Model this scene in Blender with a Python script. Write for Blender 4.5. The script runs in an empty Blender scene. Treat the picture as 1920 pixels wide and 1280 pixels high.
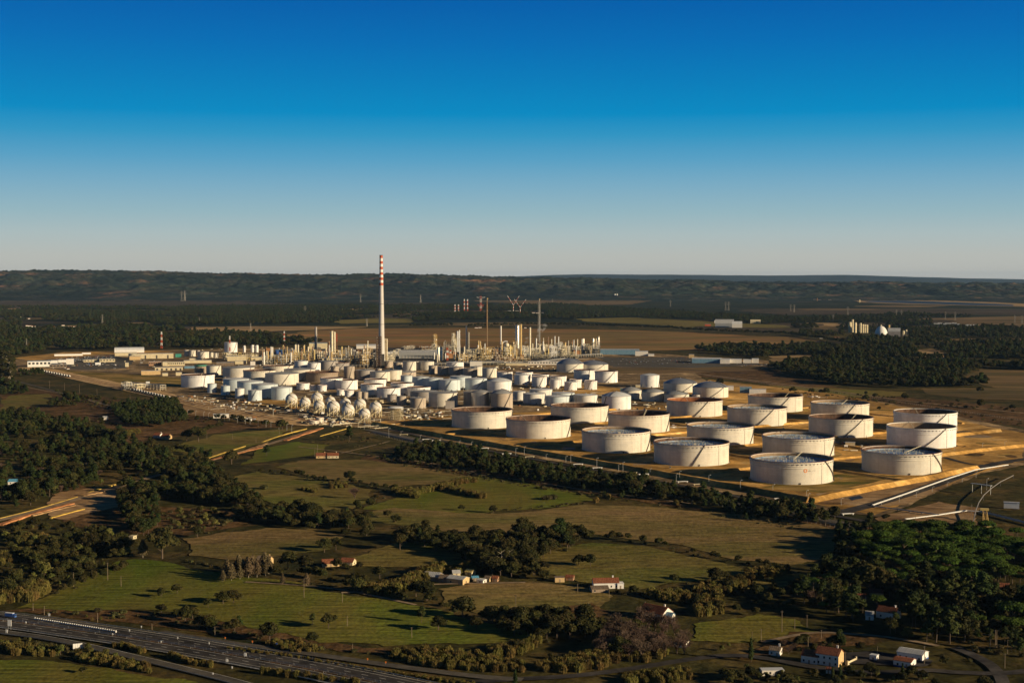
import bpy, bmesh, math, random
import numpy as np
from mathutils import Vector, Matrix
random.seed(7); RS = np.random.RandomState(11)
S = bpy.context.scene; COL = S.collection
R_ = math.radians
# ------------------------------------------------------------ camera, world, sun, exposure
CAMH = 211.0; FPX = 2667.0; PITCH = math.atan(122 / FPX)
cd = bpy.data.cameras.new('camera'); cam = bpy.data.objects.new('camera', cd); COL.objects.link(cam)
cd.sensor_width = 36.0; cd.lens = 36.0 * FPX / 1920; cd.clip_start = 1.0; cd.clip_end = 200000.0
cam.location = (0, 0, CAMH); cam.rotation_euler = (math.pi / 2 - PITCH, 0, 0); S.camera = cam
S.render.resolution_x = 1024; S.render.resolution_y = 682
SUN_EL = R_(14.5); SUN_AZ = R_(114.0)          # azimuth clockwise from +Y (view direction)
W = bpy.data.worlds.new('World'); S.world = W; W.use_nodes = True
nt = W.node_tree; nt.nodes.clear()
out = nt.nodes.new('ShaderNodeOutputWorld'); bg = nt.nodes.new('ShaderNodeBackground')
sky = nt.nodes.new('ShaderNodeTexSky'); sky.sky_type = 'NISHITA'; sky.sun_disc = False
sky.sun_elevation = SUN_EL; sky.sun_rotation = SUN_AZ; sky.altitude = 200; sky.air_density = 1.0; sky.dust_density = 0.6; sky.ozone_density = 3.0
tc = nt.nodes.new('ShaderNodeTexCoord'); sp = nt.nodes.new('ShaderNodeSeparateXYZ'); rp = nt.nodes.new('ShaderNodeValToRGB')
mr = nt.nodes.new('ShaderNodeMapRange'); mr.inputs['From Min'].default_value = 0.0; mr.inputs['From Max'].default_value = 0.27
nt.links.new(tc.outputs['Generated'], sp.inputs[0]); nt.links.new(sp.outputs['Z'], mr.inputs['Value']); nt.links.new(mr.outputs[0], rp.inputs[0])
def lin(c):
    return tuple(((v / 255.) / 12.92 if v / 255. <= .04045 else ((v / 255. + .055) / 1.055) ** 2.4) for v in c)
SKYR = [(515, (186, 185, 178)), (480, (184, 187, 181)), (440, (172, 188, 189)), (400, (150, 182, 192)), (350, (124, 172, 196)), (300, (88, 160, 197)), (255, (48, 149, 195)),
        (215, (0, 138, 194)), (160, (0, 126, 188)), (80, (0, 109, 181)), (0, (0, 94, 171)), (-60, (2, 58, 108)), (-110, (3, 34, 66))]
while len(rp.color_ramp.elements) < len(SKYR): rp.color_ramp.elements.new(0.5)
for e, (y, c) in zip(rp.color_ramp.elements, SKYR):
    e.position = min(1, max(0, math.sin(math.atan((640 - y) / FPX) - PITCH) / 0.27)); e.color = (*lin(c), 1)
mx = nt.nodes.new('ShaderNodeMix'); mx.data_type = 'RGBA'; mx.blend_type = 'MIX'; mx.inputs[0].default_value = 0.985
SKYS = 0.08
scl = nt.nodes.new('ShaderNodeMix'); scl.data_type = 'RGBA'; scl.blend_type = 'MULTIPLY'; scl.inputs[0].default_value = 1.0
EXPO = 0.36; KS = 1 / SKYS / 2 ** EXPO
scl.inputs[7].default_value = (KS, KS, KS, 1)
nt.links.new(rp.outputs[0], scl.inputs[6]); nt.links.new(sky.outputs[0], mx.inputs[6]); nt.links.new(scl.outputs[2], mx.inputs[7])
nt.links.new(mx.outputs[2], bg.inputs[0]); bg.inputs[1].default_value = SKYS; nt.links.new(bg.outputs[0], out.inputs[0])
sd = bpy.data.lights.new('sun', 'SUN'); so = bpy.data.objects.new('sun', sd); COL.objects.link(so)
sd.energy = 5.0; sd.angle = R_(0.5); sd.color = (1.0, 0.79, 0.50)
SDIR = Vector((math.sin(SUN_AZ) * math.cos(SUN_EL), math.cos(SUN_AZ) * math.cos(SUN_EL), math.sin(SUN_EL)))
so.rotation_euler = (-SDIR).to_track_quat('-Z', 'Y').to_euler(); so.location = (500, -300, 900)
vs = S.view_settings; vs.view_transform = 'Standard'; vs.look = 'None'; vs.exposure = EXPO; vs.gamma = 1.0

# ------------------------------------------------------------ placing: a spot of the ground seen at photo pixel (px, py)
def G(px, py, z=0.0):
    a = (px - 960) / FPX; b = (640 - py) / FPX
    dy = math.cos(PITCH) + b * math.sin(PITCH); dz = -math.sin(PITCH) + b * math.cos(PITCH)
    t = (z - CAMH) / dz
    return (a * t, dy * t)
def GZ(px, py, dist):      # height of a pixel at ground distance dist
    b = (640 - py) / FPX
    return CAMH + dist * (-math.sin(PITCH) + b * math.cos(PITCH)) / (math.cos(PITCH) + b * math.sin(PITCH))
def PX(x, y, z=0.0):
    zz = z - CAMH; f = y * math.cos(PITCH) - zz * math.sin(PITCH); u = y * math.sin(PITCH) + zz * math.cos(PITCH)
    return 960 + FPX * x / f, 640 - FPX * u / f

# ------------------------------------------------------------ helpers
def tag(o, label=None, cat=None, group=None, kind=None):
    if label: o['label'] = label
    if cat: o['category'] = cat
    if group: o['group'] = group
    if kind: o['kind'] = kind
    return o
def empty(name, loc=(0, 0, 0), rz=0, **k):
    o = bpy.data.objects.new(name, None); COL.objects.link(o); o.location = loc; o.rotation_euler = (0, 0, rz); o.empty_display_size = 1
    return tag(o, **k)
class MB:
    def __init__(s): s.v = []; s.f = []
    def add(s, vs_, fs):
        n = len(s.v); s.v.extend([tuple(q) for q in vs_]); s.f.extend([tuple(i + n for i in f) for f in fs]); return s
    def box(s, x0, y0, z0, x1, y1, z1):
        return s.add([(x0, y0, z0), (x1, y0, z0), (x1, y1, z0), (x0, y1, z0), (x0, y0, z1), (x1, y0, z1), (x1, y1, z1), (x0, y1, z1)],
                     [(0, 3, 2, 1), (4, 5, 6, 7), (0, 1, 5, 4), (1, 2, 6, 5), (2, 3, 7, 6), (3, 0, 4, 7)])
    def cbox(s, c, d, rz=0):
        ca, sa = math.cos(rz), math.sin(rz); P = []
        for dz in (-.5, .5):
            for dx, dy in ((-.5, -.5), (.5, -.5), (.5, .5), (-.5, .5)):
                x, y = dx * d[0], dy * d[1]; P.append((c[0] + x * ca - y * sa, c[1] + x * sa + y * ca, c[2] + dz * d[2]))
        return s.add(P, [(0, 3, 2, 1), (4, 5, 6, 7), (0, 1, 5, 4), (1, 2, 6, 5), (2, 3, 7, 6), (3, 0, 4, 7)])
    def bar(s, p, q, r, r2=None, n=6, cap=True):
        p = Vector(p); q = Vector(q); d = q - p
        if d.length < 1e-6: return s
        r2 = r if r2 is None else r2
        d.normalize(); a = Vector((0, 0, 1)) if abs(d.z) < .9 else Vector((1, 0, 0)); a = d.cross(a).normalized(); b = d.cross(a)
        P = []
        for c, rr in ((p, r), (q, r2)):
            for i in range(n):
                t = 2 * math.pi * i / n; P.append(c + (a * math.cos(t) + b * math.sin(t)) * rr)
        F = [(i, (i + 1) % n, n + (i + 1) % n, n + i) for i in range(n)]
        if cap: F += [tuple(range(n))[::-1], tuple(range(n, 2 * n))]
        return s.add(P, F)
    def lathe(s, prof, n=32, c=(0, 0)):
        P = []; F = []
        for r, z in prof:
            for i in range(n):
                t = 2 * math.pi * i / n; P.append((c[0] + r * math.cos(t), c[1] + r * math.sin(t), z))
        for k in range(len(prof) - 1):
            for i in range(n):
                j = (i + 1) % n; F.append((k * n + i, k * n + j, (k + 1) * n + j, (k + 1) * n + i))
        return s.add(P, F)
    def disc(s, r, z, n=32, c=(0, 0), up=True):
        P = [(c[0] + r * math.cos(2 * math.pi * i / n), c[1] + r * math.sin(2 * math.pi * i / n), z) for i in range(n)]
        return s.add(P, [tuple(range(n)) if up else tuple(range(n))[::-1]])
    def poly(s, pts, z0, z1):      # prism
        n = len(pts); P = [(x, y, z0) for x, y in pts] + [(x, y, z1) for x, y in pts]
        return s.add(P, [tuple(range(n))[::-1], tuple(range(n, 2 * n))] + [(i, (i + 1) % n, n + (i + 1) % n, n + i) for i in range(n)])
    def build(s, name, m, parent=None, smooth=False):
        me = bpy.data.meshes.new(name); me.from_pydata(s.v, [], s.f); me.materials.append(m)
        if smooth:
            try: me.shade_auto_smooth(angle=0.7)
            except Exception: me.polygons.foreach_set('use_smooth', [True] * len(me.polygons))
        me.update()
        o = bpy.data.objects.new(name, me); COL.objects.link(o); o.parent = parent
        return o
def auto_smooth(me):
    me.polygons.foreach_set('use_smooth', [True] * len(me.polygons))
    bm = bmesh.new(); bm.from_mesh(me)
    for e in bm.edges:
        if len(e.link_faces) == 2 and e.calc_face_angle(0) > 0.6: e.smooth = False
    bm.to_mesh(me); bm.free()
def copy_tree(o, parent=None):
    c = o.copy(); COL.objects.link(c); c.parent = parent
    for ch in o.children: copy_tree(ch, c)
    return c
# ------------------------------------------------------------ materials
def mat(name, cols, scale=1.0, stretch=(1, 1, 1), rough=.85, metal=0, bump=0, bscale=None, detail=6, rnd=0, spec=.3, pos=(.3, .7), rot=0, second=None, fine=None, plates=False):
    m = bpy.data.materials.new(name); m.use_nodes = True; t = m.node_tree; b = t.nodes['Principled BSDF']
    b.inputs['Roughness'].default_value = rough; b.inputs['Metallic'].default_value = metal; b.inputs['Specular IOR Level'].default_value = spec
    co = t.nodes.new('ShaderNodeTexCoord'); mp = t.nodes.new('ShaderNodeMapping'); mp.inputs['Scale'].default_value = stretch; mp.inputs['Rotation'].default_value = (0, 0, rot)
    t.links.new(co.outputs['Object'], mp.inputs[0])
    nz = t.nodes.new('ShaderNodeTexNoise'); nz.inputs['Scale'].default_value = scale; nz.inputs['Detail'].default_value = detail; nz.inputs['Roughness'].default_value = .62
    t.links.new(mp.outputs[0], nz.inputs[0])
    cr = t.nodes.new('ShaderNodeValToRGB'); t.links.new(nz.outputs[0], cr.inputs[0])
    while len(cr.color_ramp.elements) < len(cols): cr.color_ramp.elements.new(.5)
    for i, (e, c) in enumerate(zip(cr.color_ramp.elements, cols)):
        e.position = pos[0] + (pos[1] - pos[0]) * i / max(1, len(cols) - 1); e.color = (*c, 1)
    res = cr.outputs[0]
    if second:      # (scale, strength, darkest) a second, coarser or finer mottling
        n2 = t.nodes.new('ShaderNodeTexNoise'); n2.inputs['Scale'].default_value = second[0]; n2.inputs['Detail'].default_value = 4
        t.links.new(co.outputs['Object'], n2.inputs[0])
        m2 = t.nodes.new('ShaderNodeMapRange'); m2.inputs['From Min'].default_value = .35; m2.inputs['From Max'].default_value = .65
        m2.inputs['To Min'].default_value = second[1]; m2.inputs['To Max'].default_value = second[2]; t.links.new(n2.outputs[0], m2.inputs[0])
        mm = t.nodes.new('ShaderNodeVectorMath'); mm.operation = 'SCALE'; t.links.new(res, mm.inputs[0]); t.links.new(m2.outputs[0], mm.inputs['Scale']); res = mm.outputs[0]
    if plates:      # rows of welded plates, each a little different, with faint seams
        sx_ = t.nodes.new('ShaderNodeSeparateXYZ'); t.links.new(co.outputs['Object'], sx_.inputs[0]); at_ = t.nodes.new('ShaderNodeMath'); at_.operation = 'ARCTAN2'; t.links.new(sx_.outputs[0], at_.inputs[0]); t.links.new(sx_.outputs[1], at_.inputs[1])
        mu_ = t.nodes.new('ShaderNodeMath'); mu_.operation = 'MULTIPLY'; mu_.inputs[1].default_value = 30; t.links.new(at_.outputs[0], mu_.inputs[0]); cx_ = t.nodes.new('ShaderNodeCombineXYZ'); t.links.new(mu_.outputs[0], cx_.inputs[0]); t.links.new(sx_.outputs[2], cx_.inputs[1])
        bk = t.nodes.new('ShaderNodeTexBrick'); t.links.new(cx_.outputs[0], bk.inputs[0]); bk.inputs['Scale'].default_value = 1; bk.inputs['Brick Width'].default_value = 7; bk.inputs['Row Height'].default_value = 2.8; bk.inputs['Mortar Size'].default_value = .06; bk.inputs['Color1'].default_value = (.94, .94, .94, 1); bk.inputs['Color2'].default_value = (1.04, 1.035, 1.02, 1); bk.inputs['Mortar'].default_value = (.80, .76, .72, 1)
        mb_ = t.nodes.new('ShaderNodeMix'); mb_.data_type = 'RGBA'; mb_.blend_type = 'MULTIPLY'; mb_.inputs[0].default_value = 1; t.links.new(res, mb_.inputs[6]); t.links.new(bk.outputs[0], mb_.inputs[7]); res = mb_.outputs[2]
    if fine:        # (stretch, low, high) small mottling, grass tufts and furrows
        mp2 = t.nodes.new('ShaderNodeMapping'); mp2.inputs['Scale'].default_value = fine[0]; mp2.inputs['Rotation'].default_value = (0, 0, rot + .2); t.links.new(co.outputs['Object'], mp2.inputs[0])
        n3 = t.nodes.new('ShaderNodeTexNoise'); n3.inputs['Scale'].default_value = 1; n3.inputs['Detail'].default_value = 5; n3.inputs['Roughness'].default_value = .7; t.links.new(mp2.outputs[0], n3.inputs[0])
        m5 = t.nodes.new('ShaderNodeMapRange'); m5.inputs['From Min'].default_value = .34; m5.inputs['From Max'].default_value = .66; m5.inputs['To Min'].default_value = fine[1]; m5.inputs['To Max'].default_value = fine[2]; t.links.new(n3.outputs[0], m5.inputs[0])
        mm = t.nodes.new('ShaderNodeVectorMath'); mm.operation = 'SCALE'; t.links.new(res, mm.inputs[0]); t.links.new(m5.outputs[0], mm.inputs['Scale']); res = mm.outputs[0]
    if rnd:
        oi = t.nodes.new('ShaderNodeObjectInfo'); m3 = t.nodes.new('ShaderNodeMapRange'); m3.inputs['To Min'].default_value = 1 - rnd; m3.inputs['To Max'].default_value = 1 + rnd
        t.links.new(oi.outputs['Random'], m3.inputs[0]); mm = t.nodes.new('ShaderNodeVectorMath'); mm.operation = 'SCALE'; t.links.new(res, mm.inputs[0]); t.links.new(m3.outputs[0], mm.inputs['Scale']); res = mm.outputs[0]
        hs = t.nodes.new('ShaderNodeHueSaturation'); m4 = t.nodes.new('ShaderNodeMapRange'); m4.inputs['To Min'].default_value = .5 - rnd * .09; m4.inputs['To Max'].default_value = .5 + rnd * .06
        mu = t.nodes.new('ShaderNodeMath'); mu.operation = 'FRACT'; ml = t.nodes.new('ShaderNodeMath'); ml.operation = 'MULTIPLY'; ml.inputs[1].default_value = 37.31
        t.links.new(oi.outputs['Random'], ml.inputs[0]); t.links.new(ml.outputs[0], mu.inputs[0]); t.links.new(mu.outputs[0], m4.inputs[0]); t.links.new(m4.outputs[0], hs.inputs['Hue'])
        t.links.new(res, hs.inputs['Color']); res = hs.outputs[0]
    t.links.new(res, b.inputs['Base Color'])
    if bump:
        nb = t.nodes.new('ShaderNodeTexNoise'); nb.inputs['Scale'].default_value = bscale or scale; nb.inputs['Detail'].default_value = 3
        t.links.new((mp.outputs[0] if not bscale else co.outputs['Object']), nb.inputs[0])
        bp = t.nodes.new('ShaderNodeBump'); bp.inputs['Strength'].default_value = 1.0; bp.inputs['Distance'].default_value = bump; t.links.new(nb.outputs[0], bp.inputs['Height']); t.links.new(bp.outputs[0], b.inputs['Normal'])
    return m
def k(c, f): return tuple(v * f for v in c)
M = {}
def paint(name, c, dirt=(.5, .45, .38), streak=.35, rough=.6, rnd=.0):
    c2 = tuple(c[i] * (1 - streak * .35) + dirt[i] * streak * .35 for i in range(3)); c3 = tuple(c[i] * (1 - streak) + dirt[i] * streak for i in range(3))
    M[name] = mat(name, [c3, c2, c, k(c, 1.03)], scale=1.0, stretch=(.45, .45, .03), rough=rough, pos=(.22, .62), rnd=rnd, second=(.06, .86, 1.06), plates=True)
paint('white_paint', (.78, .77, .76)); paint('crude_paint', (.66, .62, .54), dirt=(.38, .29, .19), streak=.46)
paint('cream_paint', (.44, .37, .30), dirt=(.30, .22, .15), streak=.5); paint('pale_blue_paint', (.56, .64, .68), streak=.25)
paint('grey_paint', (.34, .31, .29), dirt=(.26, .2, .15), streak=.5); paint('rusty_white_paint', (.70, .69, .66), dirt=(.42, .24, .07), streak=.95)
paint('brown_paint', (.30, .23, .17), streak=.4); paint('sphere_paint', (.70, .67, .63), streak=.2, rough=.45)
M['silver_cladding'] = mat('silver_cladding', [(.42, .38, .33), (.58, .54, .48)], scale=1, stretch=(.8, .8, .05), rough=.35, metal=.85)
M['aluminium'] = mat('aluminium', [(.38, .40, .44), (.56, .58, .60)], scale=.25, rough=.38, metal=.7)
M['roof_grey'] = mat('roof_grey', [(.24, .25, .26), (.36, .36, .36)], scale=.15, rough=.6, second=(.03, .85, 1.1))
M['roof_white'] = mat('roof_white', [(.50, .52, .54), (.64, .65, .66)], scale=.2, rough=.6)
M['deck'] = mat('deck', [(.16, .30, .48), (.30, .42, .56), (.50, .50, .50)], scale=.12, rough=.3, metal=.2, second=(.3, .6, 1.2))  # blues put the reflected sky into the deck colour
M['deck_dull'] = mat('deck_dull', [(.10, .07, .05), (.22, .17, .12), (.34, .28, .20)], scale=.12, rough=.7, second=(.4, .7, 1.2))
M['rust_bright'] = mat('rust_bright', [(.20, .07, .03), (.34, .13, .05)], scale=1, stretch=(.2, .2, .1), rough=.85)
M['shaded_rust'] = mat('shaded_rust', [(.05, .03, .022), (.10, .055, .035), (.17, .095, .06)], scale=1, stretch=(.2, .2, .1), rough=.85)  # rust darkened in its colour for the shadow inside the tanks
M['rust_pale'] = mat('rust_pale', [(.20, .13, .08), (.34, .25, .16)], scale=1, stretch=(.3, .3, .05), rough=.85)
M['rim_red'] = mat('rim_red', [(.12, .035, .025), (.20, .06, .04)], scale=.5, rough=.7)
M['dark_steel'] = mat('dark_steel', [(.05, .045, .04), (.10, .09, .08)], scale=.5, rough=.6)
M['steel'] = mat('steel', [(.22, .20, .18), (.34, .31, .27)], scale=.5, rough=.5, metal=.3)
M['galvanised'] = mat('galvanised', [(.34, .34, .34), (.48, .48, .46)], scale=.6, rough=.45, metal=.4)
M['pale_steel'] = mat('pale_steel', [(.56, .49, .34), (.80, .72, .54)], scale=.4, rough=.5)
M['ochre_steel'] = mat('ochre_steel', [(.42, .27, .08), (.62, .42, .15)], scale=.4, rough=.6)
M['rust_steel'] = mat('rust_steel', [(.16, .07, .03), (.30, .15, .06)], scale=.4, rough=.8)
M['yellow_steel'] = mat('yellow_steel', [(.62, .44, .10), (.72, .58, .25)], scale=.5, rough=.6)
M['leg_steel'] = mat('leg_steel', [(.50, .42, .24), (.66, .58, .38)], scale=.5, rough=.6)
M['red_paint'] = mat('red_paint', [(.42, .07, .03), (.55, .12, .05)], scale=.3, rough=.6)
M['white'] = mat('white', [(.68, .67, .64), (.80, .79, .77)], scale=.3, rough=.6)
M['black'] = mat('black', [(.02, .02, .02), (.05, .05, .05)], scale=.5, rough=.6)
M['orange'] = mat('orange', [(.75, .20, .03), (.85, .28, .05)], scale=.3, rough=.6)
M['blue'] = mat('blue', [(.03, .08, .30), (.06, .14, .40)], scale=.3, rough=.5)
M['blue_roof'] = mat('blue_roof', [(.10, .20, .30), (.18, .30, .40)], scale=.2, rough=.5)
M['teal'] = mat('teal', [(.03, .20, .16), (.06, .30, .24)], scale=.3, rough=.6)
M['green_net'] = mat('green_net', [(.04, .16, .10), (.10, .26, .18)], scale=.4, rough=.8)
M['glass'] = mat('glass', [(.02, .025, .03), (.04, .05, .06)], scale=.4, rough=.15, spec=.6)
M['concrete'] = mat('concrete', [(.30, .27, .22), (.42, .38, .32)], scale=.2, rough=.9, second=(.03, .8, 1.1))
M['chimney_concrete'] = mat('chimney_concrete', [(.50, .48, .46), (.62, .60, .58)], scale=1, stretch=(.1, .1, .02), rough=.85)
M['plaster_white'] = mat('plaster_white', [(.62, .58, .52), (.80, .77, .72)], scale=.4, rough=.85)
M['plaster_ochre'] = mat('plaster_ochre', [(.48, .33, .16), (.62, .45, .24)], scale=.5, rough=.85)
M['plaster_cream'] = mat('plaster_cream', [(.50, .42, .26), (.66, .58, .40)], scale=.2, rough=.85)
M['brick_wall'] = mat('brick_wall', [(.30, .17, .10), (.42, .26, .16)], scale=.6, rough=.9)
M['tile_roof'] = mat('tile_roof', [(.12, .04, .025), (.22, .075, .035), (.30, .12, .06)], scale=1.0, stretch=(1, 1, 1), rough=.85, bump=.1)
M['brown_roof'] = mat('brown_roof', [(.12, .09, .06), (.24, .18, .13)], scale=.5, rough=.9)
M['sheet_roof'] = mat('sheet_roof', [(.30, .31, .32), (.50, .50, .50)], scale=.4, stretch=(1, .1, 1), rough=.5)
M['tarp_blue'] = mat('tarp_blue', [(.08, .30, .50), (.16, .42, .60)], scale=1, rough=.5)
M['wood_pole'] = mat('wood_pole', [(.16, .12, .08), (.26, .20, .14)], scale=1, rough=.9)
M['bark'] = mat('bark', [(.07, .05, .035), (.15, .11, .08)], scale=2, stretch=(1, 1, .2), rough=.95)
M['pale_bark'] = mat('pale_bark', [(.26, .22, .17), (.40, .35, .28)], scale=1.5, stretch=(1, 1, .2), rough=.9)
M['debris'] = mat('debris', [(.30, .24, .18), (.55, .50, .44), (.75, .72, .68)], scale=.6, rough=.8, pos=(.35, .6))
# ------------------------------------------------------------ ground sheets
def gm(name, cols, sc=.01, stretch=(1, 1, 1), rot=0, bump=.6, bs=.25, second=(.002, .75, 1.2), pos=(.32, .68), fine=((.12, .12, .1), .72, 1.3)):
    M[name] = mat(name, cols, scale=sc, stretch=stretch, rot=rot, rough=1, spec=.05, bump=bump, bscale=bs, detail=9, second=second, pos=pos, fine=fine)
gm('scrub_ground', [(0.023, 0.028, 0.009), (0.063, 0.053, 0.016), (0.138, 0.090, 0.032)], sc=.018, bump=1.2, bs=.12, fine=((.09, .09, .1), .5, 1.5))
gm('grass_green', [(0.177, 0.127, 0.031), (0.142, 0.139, 0.024), (0.094, 0.142, 0.014)], sc=.012, stretch=(1, .35, 1), rot=.3, bump=.6, fine=((.03, .30, .1), .5, 1.55))
gm('grass_olive', [(0.162, 0.120, 0.036), (0.186, 0.146, 0.041), (0.120, 0.134, 0.024)], sc=.010, stretch=(.6, 1.4, 1), bump=.6, fine=((.05, .16, .1), .5, 1.5))
gm('grass_brown', [(0.132, 0.124, 0.030), (0.207, 0.149, 0.053), (0.270, 0.172, 0.076)], sc=.010, stretch=(.5, 1.6, 1), bump=.6, fine=((.05, .18, .1), .5, 1.55))
gm('plough', [(.19, .145, .048), (.25, .155, .055), (.33, .165, .062)], sc=.0028, stretch=(.35, 2.2, 1), bump=.6, bs=.1, fine=((.005, .04, .1), .55, 1.4), pos=(.38, .62))
gm('stubble', [(.24, .16, .07), (.38, .25, .12), (.48, .33, .16)], sc=.006, stretch=(.4, 2, 1), bump=.4, fine=((.006, .05, .1), .6, 1.3), pos=(.38, .62))
gm('dry_field', [(.10, .084, .036), (.17, .115, .05), (.23, .15, .075)], sc=.004, stretch=(.4, 2, 1), bump=.4, bs=.1, fine=((.01, .06, .1), .6, 1.35), pos=(.38, .62))
gm('heath', [(.040, .034, .012), (.12, .068, .028), (.19, .11, .05)], sc=.03, bump=1.0, bs=.2, fine=((.11, .11, .1), .5, 1.5))
gm('sand', [(.17, .10, .035), (.48, .27, .075), (.64, .37, .11), (.76, .49, .19)], sc=.022, bump=.5, bs=.15, second=(.006, .55, 1.2), fine=((.07, .13, .1), .6, 1.3), pos=(.3, .66))
gm('bund_grass', [(.42, .27, .09), (.22, .15, .04), (.09, .10, .02)], sc=.016, stretch=(.7, 1.5, 1), bump=.3, pos=(.38, .62), fine=((.06, .15, .1), .65, 1.35))
gm('bare_earth', [(.22, .13, .06), (.38, .24, .12), (.52, .36, .20)], sc=.02, bump=.5, bs=.2, fine=((.05, .15, .1), .55, 1.4))
gm('red_earth', [(.24, .11, .05), (.40, .18, .08), (.54, .26, .12)], sc=.05, bump=.5, bs=.3)
gm('yellow_strip', [(.30, .21, .07), (.48, .33, .08), (.60, .42, .09)], sc=.12, bump=.1)
gm('yard', [(.07, .055, .038), (.24, .165, .085), (.52, .36, .19)], sc=.02, bump=.5, bs=.2, second=(.006, .6, 1.25), fine=((.08, .08, .1), .5, 1.6))
gm('asphalt', [(.036, .034, .036), (.060, .055, .052), (.085, .075, .066)], sc=.05, bump=.05, second=(.02, .7, 1.25))
gm('lot', [(.085, .078, .068), (.13, .115, .095)], sc=.01, bump=.1)
gm('track_dirt', [(.22, .16, .10), (.34, .25, .16)], sc=.05, bump=.3)
gm('ballast', [(.30, .19, .09), (.62, .40, .19), (.80, .56, .30)], sc=.03, bump=.3, fine=((.05, .1, .1), .6, 1.3))
gm('bright_sand', [(.62, .40, .17), (.86, .62, .34)], sc=.03, bump=.3, fine=((.05, .1, .1), .7, 1.25))
gm('far_heath', [(.030, .030, .018), (.075, .055, .034), (.12, .085, .05)], sc=.004, stretch=(.4, 1.6, 1), bump=4, bs=.04, fine=((.012, .04, .1), .55, 1.45))
gm('dark_forest', [(.010, .016, .008), (.022, .028, .012), (.055, .045, .022)], sc=.004, bump=9, bs=.03, second=(.0008, .7, 1.25), fine=((.02, .05, .1), .5, 1.5))
gm('hill_forest', [(.010, .017, .012), (.022, .030, .018), (.050, .046, .030), (.24, .125, .07)], sc=.0020, bump=40, bs=.010, second=(.0004, .6, 1.35), pos=(.36, .72), fine=((.012, .012, .01), .5, 1.5))
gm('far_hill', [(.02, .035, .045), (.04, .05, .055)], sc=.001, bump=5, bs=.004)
gm('road_paint', [(.55, .53, .48), (.66, .64, .60)], sc=.3, bump=0)
M['water'] = mat('water', [(.012, .03, .06), (.02, .045, .08)], scale=.01, rough=.6, spec=.2, bump=.15, bscale=.08)

ZL = [0]
CLEAR = []     # ground polygons where no scattered tree stands
def inside(w, x, y):
    c = False; n = len(w)
    for i in range(n):
        (x1, y1), (x2, y2) = w[i], w[(i + 1) % n]
        if (y1 > y) != (y2 > y) and x < (x2 - x1) * (y - y1) / (y2 - y1) + x1: c = not c
    return c
def jag(w, amp=1.0):
    o = []
    n = len(w)
    for i in range(n):
        a = Vector(w[i]); b = Vector(w[(i + 1) % n]); d = (a.y + b.y) / 2; L = (b - a).length; m = max(1, min(60, int(L / max(4, d * .006))))
        nrm = Vector((-(b - a).y, (b - a).x)).normalized() if L > 0 else Vector((0, 0)); ph = random.random() * 50
        for j in range(m):
            t = j / m; q = a.lerp(b, t); s = math.sin(math.pi * t)
            off = (math.sin(ph + t * L * .021) * .7 + math.sin(ph * 2 + t * L * .067) * .4 + random.uniform(-.4, .4)) * amp * min(1, 3 * s) * (2 + d * .0016)
            o.append(tuple(q + nrm * off))
    return o
def patch(name, px, m, label, layer=1, amp=1.0, clear=False, world=False, kind='structure'):
    w = [p if world else G(*p) for p in px]
    if clear: CLEAR.append(w)
    w2 = jag(w, amp) if amp else w
    dm = sum(p[1] for p in w) / len(w)
    ZL[0] += 1
    z = layer * .10 + (ZL[0] % 25) * .0035
    b = MB(); b.add([(x, y, z) for x, y in w2], [tuple(range(len(w2)))])
    o = b.build(name, M[m]); me = o.data
    me.update()
    if me.polygons[0].normal.z < 0: me.flip_normals()
    return tag(o, label, kind=kind)
def ribbon(name, pts, width, m, label, layer=3, world=False, z=None, kind='structure', close=False, h=0):
    w = [Vector(p if world else G(*p)) for p in pts]
    q = []      # smooth by Catmull-Rom
    for i in range(len(w) - 1):
        p0 = w[max(0, i - 1)]; p1 = w[i]; p2 = w[i + 1]; p3 = w[min(len(w) - 1, i + 2)]; nn = 8 if len(w) > 2 else (14 if h else 1)
        for j in range(nn):
            t = j / nn; q.append(.5 * ((2 * p1) + (p2 - p0) * t + (2 * p0 - 5 * p1 + 4 * p2 - p3) * t * t + (3 * p1 - p0 - 3 * p2 + p3) * t ** 3))
    q.append(w[-1]); ZL[0] += 1
    zz = (layer * .10 + (ZL[0] % 25) * .0035) if z is None else z; b = MB(); P = []
    for i, c in enumerate(q):
        d = (q[min(len(q) - 1, i + 1)] - q[max(0, i - 1)]).normalized(); n = Vector((-d.y, d.x)) * width / 2 * (random.uniform(.55, 1.35) if h else 1)
        P += [(c.x + n.x, c.y + n.y, zz), (c.x - n.x, c.y - n.y, zz)]
    b.add(P, [(2 * i, 2 * i + 1, 2 * i + 3, 2 * i + 2) for i in range(len(q) - 1)])
    if h:
        b2 = MB()
        for i in range(len(q) - 1):
            A, B_, C_, D_ = P[2 * i], P[2 * i + 1], P[2 * i + 3], P[2 * i + 2]
            b2.add([(*A[:2], 0), (*B_[:2], 0), (*C_[:2], 0), (*D_[:2], 0), (*A[:2], h), (*B_[:2], h), (*C_[:2], h), (*D_[:2], h)],
                   [(4, 5, 6, 7), (0, 1, 5, 4), (1, 2, 6, 5), (2, 3, 7, 6), (3, 0, 4, 7)])
        b = b2
    o = b.build(name, M[m])
    return tag(o, label, kind=kind), q
HAZE = 8e-6
# ------------------------------------------------------------ SETTING: ground
b = MB(); b.add([(-30000, -3000, 0), (30000, -3000, 0), (30000, 60000, 0), (-30000, 60000, 0)], [(0, 1, 2, 3)])
tag(b.build('ground', M['scrub_ground']), 'dark olive scrubland stretching across the whole plain', kind='structure')
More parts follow.
